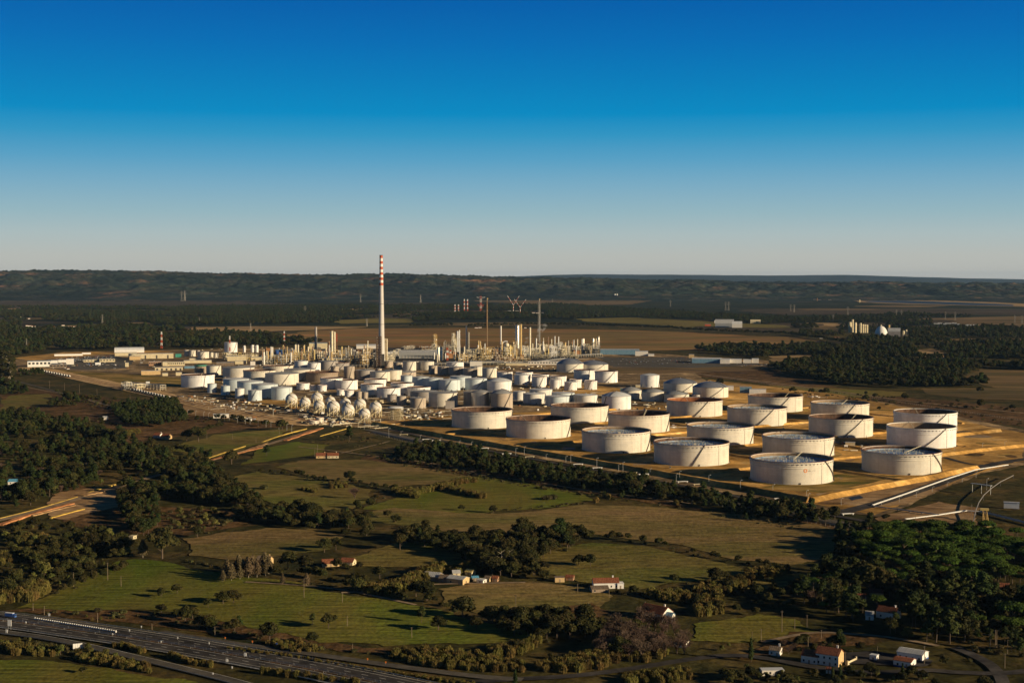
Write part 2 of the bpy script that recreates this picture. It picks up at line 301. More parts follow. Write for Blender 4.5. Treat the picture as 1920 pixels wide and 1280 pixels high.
# far forest floor and hills: one bumpy height field from 8.5 km, one blue range beyond
def hnoise(x, y, sc, seed, octv=4):
    r = np.zeros_like(x); rs = np.random.RandomState(seed); a = 1.0; tot = 0
    for o_ in range(octv):
        for _ in range(4):
            th = rs.rand() * 6.283; ph = rs.rand() * 6.283; f = 6.283 / sc * (2 ** o_) * (.7 + .6 * rs.rand())
            r += a * np.sin(x * f * math.cos(th) + y * f * math.sin(th) + ph + 1.3 * np.sin(x * f * .6 * math.sin(th) + ph * 2 + y * f * .4)) / 4
        tot += a; a *= .5
    return r / tot
SKYL = [(-200, 506), (0, 508), (60, 506), (200, 507), (330, 509), (400, 512), (600, 515), (680, 513), (800, 514.5), (900, 517), (960, 519), (1050, 520), (1150, 522), (1230, 525), (1300, 524), (1400, 528), (1500, 529), (1640, 528), (1750, 531), (1850, 530), (1920, 532), (2200, 534)]
def grid_terrain(name, d0, d1, nr, nc, fz, m, label, half=.50):
    ds = d0 * (d1 / d0) ** (np.arange(nr) / (nr - 1)); us = np.linspace(-half, half, nc)
    D, U = np.meshgrid(ds, us, indexing='ij'); X = D * U; Y = D; Z = fz(X, Y, D, U)
    V = np.stack([X, Y, Z], -1).reshape(-1, 3); idx = np.arange(nr * nc).reshape(nr, nc)
    Fc = np.stack([idx[:-1, :-1], idx[:-1, 1:], idx[1:, 1:], idx[1:, :-1]], -1).reshape(-1, 4)
    me = bpy.data.meshes.new(name); me.from_pydata(V.tolist(), [], Fc.tolist()); me.materials.append(M[m]); me.polygons.foreach_set('use_smooth', [True] * len(me.polygons)); me.update()
    o = bpy.data.objects.new(name, me); COL.objects.link(o); return tag(o, label, kind='structure')
def f_hill(X, Y, D, U):
    sx = 960 + U * FPX; ys = np.interp(sx, [a for a, _ in SKYL], [b_ for _, b_ in SKYL]) 
    top = CAMH + (518.5 - ys) * 17000 / FPX
    t = np.clip((D - 12300) / 4700, 0, 1); s = t * t * (3 - 2 * t)
    R1 = np.abs(hnoise(X + 300 * np.sin(Y / 1400), Y * .7, 1900, 5, 4)) * 2.2; R2 = np.abs(hnoise(X, Y, 650, 8, 4)) * 2.0
    z = s * top * (1 - .50 * (1 - t) * (1 - np.clip(R1, 0, 1))) - s * (1 - t * .9) * 125 * (1 - np.clip(R2, 0, 1)) + s * (1 - t) * 78
    z = z + s * hnoise(X, Y, 420, 3, 4) * 14 + hnoise(X, Y, 130, 4, 3) * (1.2 + 6 * s)
    rw = np.random.RandomState(4).rand(*X.shape); z = z + (s ** 6) * (rw ** 4) * 15
    back = np.clip((D - 17000) / 3000, 0, 1); z = z * (1 - back * .8)
    edge = np.clip((D - 11000) / 600, 0, 1)
    z = np.maximum(z, .1 + 0 * z) * edge - 3 * (1 - edge)
    return z
grid_terrain('hills', 10800, 20500, 240, 800, f_hill, 'hill_forest', 'long dark wooded ridge along the skyline')
def f_far(X, Y, D, U):
    sx = 960 + U * FPX
    ys = np.interp(sx, [400, 900, 1040, 1100, 1250, 1400, 1600, 1700, 1800, 1950], [527, 522, 517, 515, 516, 517.5, 517, 520, 523, 526])
    top = CAMH + (519 - ys) * 36000 / FPX + hnoise(X, Y, 4500, 9, 3) * 22
    t = np.clip((D - 30000) / 6000, 0, 1); return t * top + np.sin(math.pi * t) * hnoise(X, Y, 5000, 2) * 40 + .2
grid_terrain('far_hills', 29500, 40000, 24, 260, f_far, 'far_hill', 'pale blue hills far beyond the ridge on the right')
# woods floor and fields of the far plain
patch('forest_floor', [(-1500, 578), (3400, 578), (3400, 566.5), (-1500, 566.5)], 'dark_forest', 'dark wooded plain below the hills', 1, amp=3)
patch('forest_floor', [(-600, 612), (300, 614), (700, 609), (1050, 604), (1500, 622), (2400, 640), (2400, 579), (-600, 577)], 'dark_forest', 'dark wooded plain behind the refinery', 1, amp=2)
FAR = [
 ([(345, 625), (360, 613), (560, 611.5), (690, 613), (600, 618), (480, 622), (420, 627)], 'stubble', 'pale straw field behind the left tanks'),
 ([(560, 622), (660, 616), (860, 614), (1000, 616), (1180, 619), (1290, 623), (1480, 634), (1500, 642), (1440, 652), (1300, 656), (1150, 659), (900, 655), (700, 652), (560, 641), (520, 632)], 'plough', 'broad reddish brown field behind the process units'),
 ([(640, 622), (760, 619), (900, 620), (1050, 622), (1030, 630), (880, 634), (700, 632)], 'dry_field', 'olive strip within the reddish brown field'),
 ([(590, 583), (640, 579.5), (690, 577.5), (694, 582), (640, 584)], 'stubble', 'small pale field left of the chimney'),
 ([(730, 586), (860, 583), (850, 588), (740, 590)], 'dry_field', 'narrow brown field right of the chimney'),
 ([(620, 601), (720, 596), (780, 598), (770, 605), (640, 607)], 'grass_olive', 'olive clearing behind the chimney'),
 ([(790, 608), (860, 605), (1010, 604), (1030, 610), (870, 611)], 'dry_field', 'brown clearing between dark woods'),
 ([(870, 560), (960, 556), (1100, 556), (1230, 562), (1180, 571), (1060, 572), (900, 566)], 'dry_field', 'brown upland field behind the masts'),
 ([(1000, 551.5), (1160, 551), (1170, 552.5), (1010, 553)], 'stubble', 'thin pale strip at the foot of the ridge'),
 ([(1080, 598), (1180, 595), (1300, 601), (1470, 610), (1500, 618), (1330, 616), (1210, 608), (1100, 603)], 'grass_olive', 'olive field in front of the arched shed'),
 ([(1700, 598), (1920, 592.5), (2200, 592), (2200, 622), (1920, 619), (1850, 612), (1760, 603)], 'dry_field', 'tan field behind the white hamlet'),
 ([(1466, 609), (1520, 605), (1588, 606), (1588, 612), (1490, 612)], 'stubble', 'pale field left of the silos'),
 ([(1710, 657), (1745, 654), (1780, 664), (1782, 671), (1722, 671)], 'stubble', 'small tan clearing between the right woods'),
 ([(1440, 668), (1520, 665), (1585, 674), (1560, 679), (1450, 678)], 'stubble', 'tan clearing right of the long shed'),
 ([(1840, 690), (1920, 694), (2300, 700), (2300, 760), (1920, 750), (1840, 748), (1740, 738), (1730, 728), (1870, 727), (1800, 712)], 'dry_field', 'brown field at the right edge'),
 ([(0, 579), (38, 577), (40, 580), (0, 583)], 'stubble', 'small tan field at the far left'),
 ([(40, 596), (165, 594), (160, 598), (60, 600)], 'dry_field', 'dark brown field at the left edge'),
 ([(120, 610), (190, 607), (200, 612), (140, 617), (60, 620), (40, 616)], 'grass_olive', 'green clearing beside the far left hamlet'),
 ([(330, 554), (400, 556), (390, 557.2), (320, 555.5)], 'stubble', 'thin far field under the ridge'),
 ([(1640, 551), (1700, 549.8), (1710, 553), (1650, 554.5)], 'grass_green', 'green meadow on the far hillside'),
 ([(1305, 628), (1500, 632), (1590, 645), (1500, 650), (1340, 648), (1290, 640)], 'plough', 'brown field above the right wood'),
 ([(1150, 692), (1300, 684), (1440, 690), (1600, 735), (1700, 745), (1920, 765), (2300, 785), (2300, 830), (1920, 800), (1700, 770), (1560, 742), (1400, 715), (1250, 700)], 'heath', 'brown rough grassland right of the tank farm'),
 ([(1440, 722), (1700, 735), (1700, 742), (1600, 745), (1450, 732)], 'grass_olive', 'olive verge below the right wood'),
]
FAR += [([(-200, 577), (120, 576), (330, 577), (480, 574), (560, 569), (300, 562), (-200, 564)], 'far_heath', 'greenish brown plateau under the left ridge'), ([(1470, 590), (1700, 588), (1960, 591), (1960, 580), (1500, 578), (1380, 583)], 'far_heath', 'purplish heath below the reservoir'), ([(1300, 612), (1460, 615), (1600, 618), (1570, 626), (1400, 622), (1310, 618)], 'far_heath', 'brown strip before the far shed')]
rf = random.Random(21)
for i in range(26):
    cx, cy = rf.uniform(560, 1440), rf.uniform(617, 650); hw = rf.uniform(30, 150); hh = rf.uniform(.5, 1.8)
    FAR.append(([(cx + hw * math.cos(t) * rf.uniform(.7, 1.1), cy + hh * math.sin(t) * rf.uniform(.6, 1.1)) for t in np.linspace(0, 5.8, 9)], rf.choice(['dry_field', 'stubble', 'grass_olive', 'plough', 'far_heath']), 'faint strip within the broad field behind the plant'))
for i in range(46):
    cx, cy = rf.uniform(-40, 1960), rf.uniform(566, 646); hw = rf.uniform(30, 130); hh = rf.uniform(1.2, 3.4) * (.6 + (cy - 560) / 60)
    if 560 < cx < 1300 and cy > 606: continue
    FAR.insert(0, ([(cx + hw * math.cos(t) * rf.uniform(.7, 1.1), cy + hh * math.sin(t) * rf.uniform(.6, 1.1)) for t in np.linspace(0, 5.8, 9)], rf.choice(['far_heath', 'far_heath', 'far_heath', 'dry_field']), 'brownish clearing in the far woods'))
for i, (p, m_, l) in enumerate(FAR): patch('field', p, m_, l, 2 + (i % 3) * .4, clear=True)
# reservoir with its pale shore
patch('shore', [(1600, 562.5), (1700, 561.5), (1850, 566), (1960, 571), (2150, 574), (2150, 579), (1940, 575.5), (1800, 572.5), (1660, 569), (1610, 566.5)], 'stubble', 'pale shore of the reservoir', 3.3, amp=.6)
patch('reservoir_water', [(1614, 564.2), (1690, 563.6), (1800, 567), (1900, 571), (1900, 573.8), (1800, 571.6), (1700, 568.6), (1630, 566.4)], 'water', 'thin blue reservoir below the right hills', 4, amp=.5)
# near fields
NEAR = [
 ([(30, 1140), (80, 1122), (110, 1098), (170, 1075), (232, 1050), (300, 1052), (345, 1062), (425, 1075), (480, 1084), (560, 1092), (640, 1112), (740, 1128), (850, 1148), (900, 1165), (985, 1182), (975, 1202), (860, 1208), (720, 1212), (620, 1205), (500, 1180), (400, 1160), (300, 1146), (150, 1146)], 'grass_green', 'long green meadow above the motorway'),
 ([(0, 1238), (100, 1240), (200, 1252), (330, 1272), (460, 1300), (460, 1400), (-200, 1400), (-100, 1238)], 'grass_green', 'green meadow in the lower left corner'),
 ([(342, 1010), (420, 998), (500, 990), (590, 992), (650, 1003), (620, 1030), (530, 1042), (430, 1050), (355, 1042)], 'grass_brown', 'brown pasture between hedgerows'),
 ([(600, 1062), (680, 1040), (740, 1018), (820, 1018), (900, 1040), (860, 1062), (760, 1064)], 'grass_olive', 'small pasture behind the sheds'),
 ([(515, 876), (560, 864), (680, 862), (770, 870), (850, 888), (880, 893), (810, 908), (740, 914), (640, 902), (570, 890)], 'grass_brown', 'oval pasture below the red roofed farm'),
 ([(400, 905), (480, 882), (560, 894), (640, 906), (700, 918), (700, 935), (650, 962), (560, 956), (480, 938)], 'grass_olive', 'pasture below the first hedge'),
 ([(680, 955), (740, 935), (820, 905), (900, 893), (980, 902), (1070, 922), (1118, 938), (1050, 950), (930, 958), (860, 975), (800, 965)], 'grass_green', 'green pasture beside the reed strip'),
 ([(650, 966), (740, 952), (860, 962), (950, 962), (1100, 946), (1250, 952), (1400, 965), (1540, 985), (1590, 1000), (1560, 1045), (1480, 1060), (1380, 1050), (1250, 1018), (1120, 1002), (980, 1010), (880, 1006), (780, 985), (700, 982)], 'grass_brown', 'large brown pasture across the middle'),
 ([(980, 1062), (1040, 1030), (1110, 1018), (1200, 1024), (1320, 1048), (1420, 1072), (1380, 1082), (1270, 1092), (1200, 1105), (1120, 1094), (1040, 1078)], 'grass_olive', 'pasture behind the white farmhouse'),
 ([(820, 1104), (900, 1094), (1010, 1092), (1090, 1100), (1150, 1118), (1120, 1140), (1020, 1160), (900, 1152), (830, 1128)], 'grass_brown', 'dark pasture below the shacks'),
 ([(310, 842), (400, 815), (480, 808), (555, 803), (500, 830), (400, 858), (330, 868)], 'grass_olive', 'meadow left of the pipeline trench'),
 ([(480, 845), (560, 828), (620, 835), (600, 850), (520, 862), (450, 872)], 'grass_green', 'small meadow right of the trench'),
 ([(20, 742), (90, 738), (100, 758), (0, 770), (0, 750)], 'grass_olive', 'pale meadow at the left edge'),
 ([(1300, 1170), (1420, 1150), (1500, 1165), (1540, 1185), (1400, 1205), (1290, 1200)], 'grass_green', 'rough green plot right of the bare trees'),
 ([(1420, 1085), (1500, 1075), (1560, 1090), (1540, 1110), (1440, 1115), (1400, 1100)], 'grass_olive', 'narrow plot by the pine wood'),
 ([(1030, 1142), (1110, 1130), (1150, 1148), (1120, 1160), (1040, 1158)], 'heath', 'brown garden plot among the hedges'),
 ([(1790, 818), (1920, 812), (2100, 812), (2100, 838), (1920, 830), (1830, 838), (1795, 836)], 'grass_olive', 'dark green plot right of the last tanks'),
]
for i, (p, m_, l) in enumerate(NEAR): patch('field', p, m_, l, 3 + (i % 3) * .4, clear=True)
patch('heath', [(60, 1140), (300, 1148), (420, 1166), (560, 1192), (700, 1215), (860, 1225), (860, 1240), (640, 1222), (420, 1190), (250, 1168), (0, 1146)], 'heath', 'rusty heath between meadow and motorway', 2)
patch('heath', [(120, 900), (300, 950), (480, 960), (560, 975), (430, 990), (340, 1008), (240, 1000), (130, 985), (90, 950)], 'heath', 'brown heath beside the trench', 2)
patch('heath', [(680, 850), (900, 880), (1150, 925), (1400, 965), (1640, 990), (1900, 1000), (1900, 1012), (1600, 1003), (1350, 962), (1100, 925), (850, 890), (680, 866)], 'heath', 'brown heath below the tree belt', 2)
patch('heath', [(0, 720), (200, 745), (420, 790), (560, 798), (400, 812), (240, 830), (100, 780), (0, 765)], 'heath', 'scrubby ground below the railway', 2)
patch('bare_ground', [(95, 925), (180, 912), (250, 925), (240, 945), (130, 975), (95, 968)], 'bare_earth', 'churned pale earth beside the trench', 4)
patch('bare_ground', [(1385, 1235), (1480, 1185), (1600, 1190), (1720, 1196), (1640, 1210), (1500, 1215), (1440, 1230)], 'heath', 'bare verge behind the roadside houses', 4)
patch('bare_ground', [(1640, 972), (1760, 940), (1840, 952), (1830, 1000), (1700, 995)], 'bare_earth', 'bare ground outside the fence corner', 3)
# refinery platform
patch('yard', [(20, 700), (30, 672), (120, 660), (330, 656), (520, 652), (700, 652), (900, 652), (1130, 655), (1300, 668), (1440, 676), (1440, 690), (1300, 700), (1330, 716), (1560, 738), (1700, 762), (1920, 806), (2200, 850), (1920, 872), (1840, 888), (1650, 970), (1500, 950), (1200, 895), (900, 838), (690, 802), (560, 795), (330, 745), (85, 700)], 'yard', 'grey brown working yard of the refinery', 4.4, amp=.5, clear=True)
SANDS = [
 ([(700, 792), (850, 780), (1250, 760), (1330, 712), (1560, 738), (1720, 768), (1850, 800), (1920, 812), (1920, 865), (1840, 886), (1640, 966), (1512, 944), (1200, 888), (900, 832)], 'sand', 'sandy platform under the large open tanks', 5.4),
 ([(80, 692), (300, 706), (420, 716), (340, 727), (220, 722), (120, 704)], 'bund_grass', 'dry grass plot left of the white tank', 5.4),
 ([(20, 672), (120, 661), (300, 657), (330, 662), (200, 664), (60, 676)], 'sand', 'sandy strip behind the office blocks', 5.2),
 ([(1000, 722), (1130, 724), (1200, 735), (1130, 742), (1000, 738)], 'sand', 'sandy strip between white tanks', 5.2),
 ([(470, 752), (600, 745), (610, 760), (560, 768), (460, 758)], 'sand', 'sandy apron in front of the pale blue tanks', 5.2),
 ([(330, 775), (420, 785), (560, 795), (620, 792), (560, 785), (440, 765), (350, 757)], 'bare_earth', 'sandy yard beside the sidings', 5.3),
 ([(1140, 690), (1300, 684), (1430, 688), (1420, 695), (1240, 700), (1150, 700)], 'dry_field', 'rough field right of the domed tanks', 5.3),
 ([(1120, 670), (1300, 670), (1440, 683), (1300, 690), (1150, 688)], 'lot', 'dark paved lot with parked machines', 5.4),
 ([(1530, 944), (1790, 880), (1830, 884), (1700, 946), (1640, 950)], 'bare_earth', 'bare ground between dike and road', 6.0),
 ([(1500, 900), (1600, 885), (1760, 880), (1700, 892), (1540, 925), (1420, 915)], 'bund_grass', 'mottled grass around the front tanks', 6.2),
 ([(90, 676), (215, 667), (250, 676), (240, 690), (160, 694), (95, 690)], 'lot', 'car parks among the office blocks', 6.0),
]
for p, m_, l, ly in SANDS: patch('platform', p, m_, l, ly, amp=.5)
# grassy circles in tank bunds are laid with the tanks

rf = random.Random(5); platw = [G(*p) for p in SANDS[0][0]]; n = 0
while n < 90:
    px, py = rf.uniform(700, 1900), rf.uniform(715, 965); x, y = G(px, py)
    if not inside(platw, x, y): continue
    r = rf.uniform(5, 26); a0 = rf.random() * 3; el = rf.uniform(.25, .8)
    w_ = [(x + r * math.cos(t) * rf.uniform(.7, 1.2) * math.cos(a0) - r * el * math.sin(t) * math.sin(a0), y + r * math.cos(t) * math.sin(a0) + r * el * math.sin(t) * rf.uniform(.7, 1.2) * math.cos(a0)) for t in np.linspace(0, 5.7, 11)]
    patch('worn_patch', w_, rf.choice(['bund_grass', 'bund_grass', 'heath', 'bare_earth', 'yard', 'track_dirt']), 'worn patch of soil and weeds on the tank farm ground', 6.5, amp=.4, world=True); n += 1
patch('puddle', [(1590, 934), (1612, 930), (1618, 935), (1598, 939)], 'water', 'shallow puddle between dike and road', 7.5, amp=.3); patch('puddle', [(1060, 838), (1085, 841), (1082, 845), (1052, 843)], 'water', 'shallow puddle beside a front open tank', 7.5, amp=.3)
# ------------------------------------------------------------ ROADS
def aspt(name, pts, w, label, m='asphalt', layer=7, **kk): return ribbon(name, pts, w, m, label, layer, **kk)
aspt('perimeter_road', [(640, 786), (760, 812), (900, 842), (1060, 872), (1200, 897), (1350, 925), (1500, 955), (1660, 985)], 8, 'service road below the front dike')
aspt('pipe_trench_floor', [(690, 806), (760, 820), (900, 851), (1060, 882), (1200, 908), (1350, 937), (1500, 966), (1620, 990)], 13, 'sunken pipe trench beside the service road', m='lot')
aspt('service_road', [(1560, 966), (1640, 946), (1720, 921), (1800, 893), (1860, 872), (1920, 862), (2050, 845)], 15, 'dark service road climbing right from the corner', layer=8)
aspt('service_road', [(1770, 858), (1830, 872), (1900, 868)], 7, 'short link road behind the front right tank', layer=8.5)
aspt('service_road', [(610, 792), (700, 770), (850, 762), (1000, 745), (1150, 740)], 9, 'dark road behind the spheres')
aspt('service_road', [(560, 752), (720, 770), (830, 790)], 9, 'dark road beneath the spheres', layer=7.5)
aspt('service_road', [(345, 738), (500, 758), (640, 790)], 8, 'dark road in front of the pale blue tanks', layer=7.6)
aspt('service_road', [(780, 705), (1000, 698), (1060, 700), (1180, 690), (1400, 700)], 12, 'dark road in front of the process units', layer=7.6)
aspt('service_road', [(60, 690), (200, 696), (420, 712)], 8, 'road past the office blocks', layer=7.6, m='track_dirt')
aspt('service_road', [(120, 693), (260, 697), (430, 699)], 8, 'pale road through the left yard', layer=7.7, m='track_dirt')
aspt('dirt_track', [(1300, 700), (1480, 722), (1600, 738), (1700, 752), (1920, 775)], 7, 'pale perimeter track beyond the tanks', m='track_dirt')
aspt('dirt_track', [(880, 888), (1000, 904), (1100, 920), (1160, 928), (1300, 945)], 3.5, 'pale track below the tree belt', m='track_dirt')
aspt('dirt_track', [(560, 838), (700, 855), (800, 868), (900, 888)], 3.5, 'track past the red roofed farm', m='track_dirt', layer=7.2)
aspt('dirt_track', [(640, 850), (690, 838), (730, 828)], 3, 'short track across the scrub', m='track_dirt')
aspt('dirt_track', [(640, 1112), (690, 1110), (760, 1100), (830, 1096), (920, 1094), (985, 1093)], 3.5, 'track in front of the shacks', m='track_dirt')
aspt('dirt_track', [(460, 1092), (560, 1098), (650, 1108), (700, 1118), (780, 1135)], 3, 'hedge track along the meadow', m='track_dirt', layer=7.1)
aspt('dirt_track', [(0, 716), (60, 728), (130, 742), (200, 760), (230, 768)], 5, 'pale track at the far left', m='track_dirt')
aspt('dirt_track', [(1430, 1205), (1520, 1188), (1600, 1190), (1680, 1198), (1760, 1212)], 4, 'dirt track behind the roadside houses', m='track_dirt')
aspt('local_road', [(860, 1282), (960, 1275), (1080, 1268), (1190, 1254), (1290, 1238), (1370, 1230), (1440, 1236), (1540, 1254), (1640, 1262), (1740, 1258), (1800, 1262), (1900, 1262), (2050, 1240)], 7, 'dark local road winding past the houses')
aspt('local_road', [(1790, 1215), (1830, 1232), (1862, 1252), (1880, 1280), (1890, 1330)], 7, 'side road in the lower right corner', layer=7.3)
patch('forecourt', [(1590, 1225), (1640, 1222), (1680, 1230), (1750, 1240), (1730, 1252), (1640, 1248), (1560, 1244)], 'asphalt', 'dark forecourt beside the blue and white buildings', 8, amp=.4)
# railway: sandy bed, dark track strips, rails
ribbon('railway_bed', [(60, 690), (110, 700), (200, 719), (330, 747), (440, 772), (540, 790), (600, 796)], 52, 'ballast', 'sandy railway bed sweeping below the tanks', 6.5)
for i, off in enumerate((-17, -9, 2, 12)):
    pts = [G(*p) for p in [(70, 692), (110, 700), (200, 719), (330, 747), (440, 772), (540, 790)]]
    w = []
    for j, p in enumerate(pts):
        a = Vector(pts[max(0, j - 1)]); c = Vector(pts[min(len(pts) - 1, j + 1)]); d = (c - a).normalized(); w.append((p[0] - d.y * off, p[1] + d.x * off))
    ribbon('railway_track', w, 3.2, 'rust_steel', 'dark railway track, number %d from the meadow side' % (i + 1), 7.4 + i * .1, world=True)
RAILW = w
for i, off in enumerate((-22, -13, -4, 7, 17)):
    w2 = []
    for j, p in enumerate(pts):
        a = Vector(pts[max(0, j - 1)]); c = Vector(pts[min(len(pts) - 1, j + 1)]); d = (c - a).normalized(); w2.append((p[0] - d.y * off, p[1] + d.x * off))
    ribbon('sandy_strip', w2, 5.2, 'bright_sand', 'bright sandy strip along the railway, number %d from the meadow side' % (i + 1), 7.0 + i * .06, world=True)
ribbon('canal', [(0, 708), (60, 722), (130, 741), (200, 758), (250, 772)], 7, 'lot', 'narrow grey drainage channel at the left', 5)
# motorway
def off_line(pts, off):
    P = [Vector(G(*p)) for p in pts]; o = []
    for j, p in enumerate(P):
        d = (P[min(len(P) - 1, j + 1)] - P[max(0, j - 1)]).normalized(); o.append((p.x - d.y * off, p.y + d.x * off))
    return o
HWY = [(-260, 1139), (0, 1164), (150, 1184), (300, 1206), (480, 1237), (640, 1268), (800, 1302), (960, 1345)]
ribbon('motorway', HWY, 31, 'asphalt', 'dark dual carriageway crossing the lower left', 8)
for off, wd, lb in ((15, .45, 'far edge'), (2.6, .35, 'far carriageway inner edge'), (-2.6, .35, 'near carriageway inner edge'), (-15, .45, 'near edge'), (11.4, .3, 'far shoulder'), (-11.4, .3, 'near shoulder')):
    ribbon('road_marking', off_line(HWY, off), wd, 'road_paint', 'white line along the motorway, ' + lb, 9.5, world=True)
bm_ = MB(); q = [Vector(p) for p in off_line(HWY, 0)]
def along(q, step, start=0):
    q = [Vector(p) for p in q]; L = 0; nxt = start; o = []
    for a, c in zip(q[:-1], q[1:]):
        s = (c - a).length
        while nxt <= L + s:
            t = (nxt - L) / s; o.append((a.lerp(c, t), math.atan2((c - a).y, (c - a).x))); nxt += step
        L += s
    return o
SH = []      # smoothed centre line
_, SH = ribbon('motorway_median', HWY, 3.4, 'heath', 'narrow planted median of the motorway', 9.0)
for off in (7.0, -7.0):
    b = MB()
    for c, a in along(SH, 12):
        x, y = c.x - math.sin(a) * off, c.y + math.cos(a) * off; b.cbox((x, y, 1.02), (4.5, .3, .02), a)
    tag(b.build('lane_dashes', M['road_paint']), 'dashed lane line of the %s carriageway' % ('far' if off > 0 else 'near'), kind='structure')
for off, lb in ((15.8, 'far side'), (1.1, 'median, far rail'), (-1.1, 'median, near rail'), (-15.8, 'near side')):
    g = empty('guard_rail', (0, 0, 0), label='grey steel guard rail along the motorway, ' + lb, cat='guard rail', group='guard rails of the motorway')
    b = MB(); p2 = MB(); L = along(SH, 4)
    pts = [(c.x - math.sin(a) * off, c.y + math.cos(a) * off, a) for c, a in L]
    for (x, y, a), (x2, y2, a2) in zip(pts[:-1], pts[1:]): b.cbox(((x + x2) / 2, (y + y2) / 2, 1.55), (4.05, .12, .35), math.atan2(y2 - y, x2 - x))
    for x, y, a in pts[::2]: p2.cbox((x, y, 1.35), (.15, .15, .9), a)
    b.build('rail', M['galvanised'], g); o = p2.build('posts', M['galvanised'], g); o['kind'] = 'stuff'
# white reflector posts of the median
proto = None
for i, (c, a) in enumerate(along(SH, 12, 3)):
    u, v_ = PX(c.x, c.y)
    if -20 < u < 980 and v_ < 1300:
        for off in (1.7, -1.7)[:1 + i % 2]:
            if proto is None:
                b = MB(); b.cbox((0, 0, .45), (.24, .24, .9)); proto = b.build('marker_post', M['galvanised']); o = proto
            else: o = proto.copy(); COL.objects.link(o)
            o.location = (c.x - math.sin(a) * off, c.y + math.cos(a) * off, .9); tag(o, 'small white marker post in the motorway median', 'marker post', 'white marker posts in the median')
# white slatted barrier on the far carriageway
b = MB(); g = empty('work_barrier', (0, 0, 0), label='row of white slats along the far left shoulder', cat='barrier')
for i in range(38):
    x, y = G(66 + i * 4.1, 1163.2 + i * .66); b.cbox((x, y, 1.5), (.7, .35, 1.3), .4)
o = b.build('slats', M['white'], g); o['kind'] = 'stuff'
SLIP = [(-200, 1160), (0, 1186), (75, 1196), (160, 1212), (250, 1233), (350, 1257), (450, 1282), (600, 1325)]
_, SL = ribbon('slip_road', SLIP, 7.5, 'lot', 'slip road below the motorway', 8)
ribbon('slip_road', [(300, 1186), (440, 1208), (560, 1224), (690, 1243), (800, 1258), (900, 1270), (980, 1276)], 7, 'lot', 'slip road above the motorway', 8)
for off in (3.2, -3.2): ribbon('road_marking', off_line(SLIP, off), .35, 'road_paint', 'white edge line of the lower slip road, %s side' % ('far' if off > 0 else 'near'), 9.5, world=True)
g = empty('guard_rail', (0, 0, 0), label='low guard rail on the near side of the slip road', cat='guard rail', group='guard rails of the motorway')
b = MB(); L = [(c.x + math.sin(a) * 4.3, c.y - math.cos(a) * 4.3, a) for c, a in along(SL, 4)]
for (x, y, a), (x2, y2, a2) in zip(L[:-1], L[1:]): b.cbox(((x + x2) / 2, (y + y2) / 2, 1.4), (4.05, .1, .3), math.atan2(y2 - y, x2 - x))
b.build('rail', M['galvanised'], g)
# pipeline trench: yellow edge strips and red earth
for pts, w_, m_, l in [
    ([(-20, 977), (60, 957), (145, 932)], 1.9, 'yellow_strip', 'yellow sheeted berm beside the trench, left part'), ([(165, 925), (215, 909)], 3.0, 'yellow_strip', 'yellow berm end beside the heaps'),
    ([(268, 893), (300, 886)], 3, 'yellow_strip', 'yellow berm glimpsed between trees'), ([(352, 873), (400, 856), (460, 837)], 2.0, 'yellow_strip', 'yellow berm leaving the wood'),
    ([(492, 829), (530, 816), (575, 804)], 2.0, 'yellow_strip', 'yellow berm running up to the refinery'), ([(95, 972), (158, 955)], 2.4, 'yellow_strip', 'second short yellow berm'),
    ([(0, 985), (60, 965), (135, 945)], 5, 'red_earth', 'red earth bank left of the trench'), ([(60, 967), (140, 948)], 3.5, 'bare_earth', 'pale earth bank of the trench'),
    ([(395, 863), (440, 851), (490, 839)], 6, 'red_earth', 'red earth bank leaving the wood'), ([(535, 826), (570, 814), (603, 803)], 7, 'red_earth', 'red earth bank near the refinery'),
    ([(150, 930), (190, 922), (212, 918)], 12, 'bare_earth', 'heaped pale earth beside the trench'), ([(440, 852), (500, 832)], 5, 'bare_earth', 'pale earth bank beside the track'),
    ([(600, 818), (660, 801)], 1.3, 'yellow_strip', 'thin yellow berm near the gate')]:
    ribbon('trench_bank', pts, w_, m_, l, z=0, h=random.uniform(.8, 1.4))
ribbon('trench_road', [(-40, 985), (80, 955), (180, 925), (300, 890), (400, 862), (500, 834), (590, 806)], 9, 'track_dirt', 'dirt road of the pipeline works', 5)
# dikes of the tank farm: frame u = (.568, -.823) towards the near right, v = (.823, .568)
def UV(u, v): return (.568 * u + .823 * v, -.823 * u + .568 * v)
def dike(pts, h, wb, wt, label, world=True, m='sand', cat='dike'):
    w = [c + Vector((random.uniform(-.5, .5), random.uniform(-.5, .5))) for c, a in along(pts, 11)] + [Vector(pts[-1])]; b = MB(); P = []; h0 = h; wt0 = wt
    for j, p in enumerate(w):
        d = (w[min(len(w) - 1, j + 1)] - w[max(0, j - 1)]).normalized(); n = Vector((-d.y, d.x)); h = h0 + random.uniform(-.3, .3); wt = wt0 * random.uniform(.8, 1.2)
        for off, z in ((wb / 2, 0), (wt / 2, h), (-wt / 2, h), (-wb / 2, 0)): P.append((p.x + n.x * off, p.y + n.y * off, z))
    F = []
    for j in range(len(w) - 1):
        for i in range(3): F.append((4 * j + i, 4 * j + i + 1, 4 * j + i + 5, 4 * j + i + 4))
    F += [(0, 1, 2, 3), tuple(4 * (len(w) - 1) + i for i in (3, 2, 1, 0))]
    b.add(P, F); o = b.build('dike', M[m]); tag(o, label, cat, 'earth dikes between the tanks'); return o
dike([UV(-1770, 983), UV(-1600, 983), UV(-1437, 983), UV(-1280, 983), UV(-1120, 983), UV(-930, 980)], 5.2, 11, 4, 'long dark shaded dike along the front of the tank farm')
dike([UV(-930, 980), UV(-948, 1080), UV(-962, 1180), UV(-985, 1295)], 5.0, 14, 4, 'sunlit paved dike slope right of the front tanks')
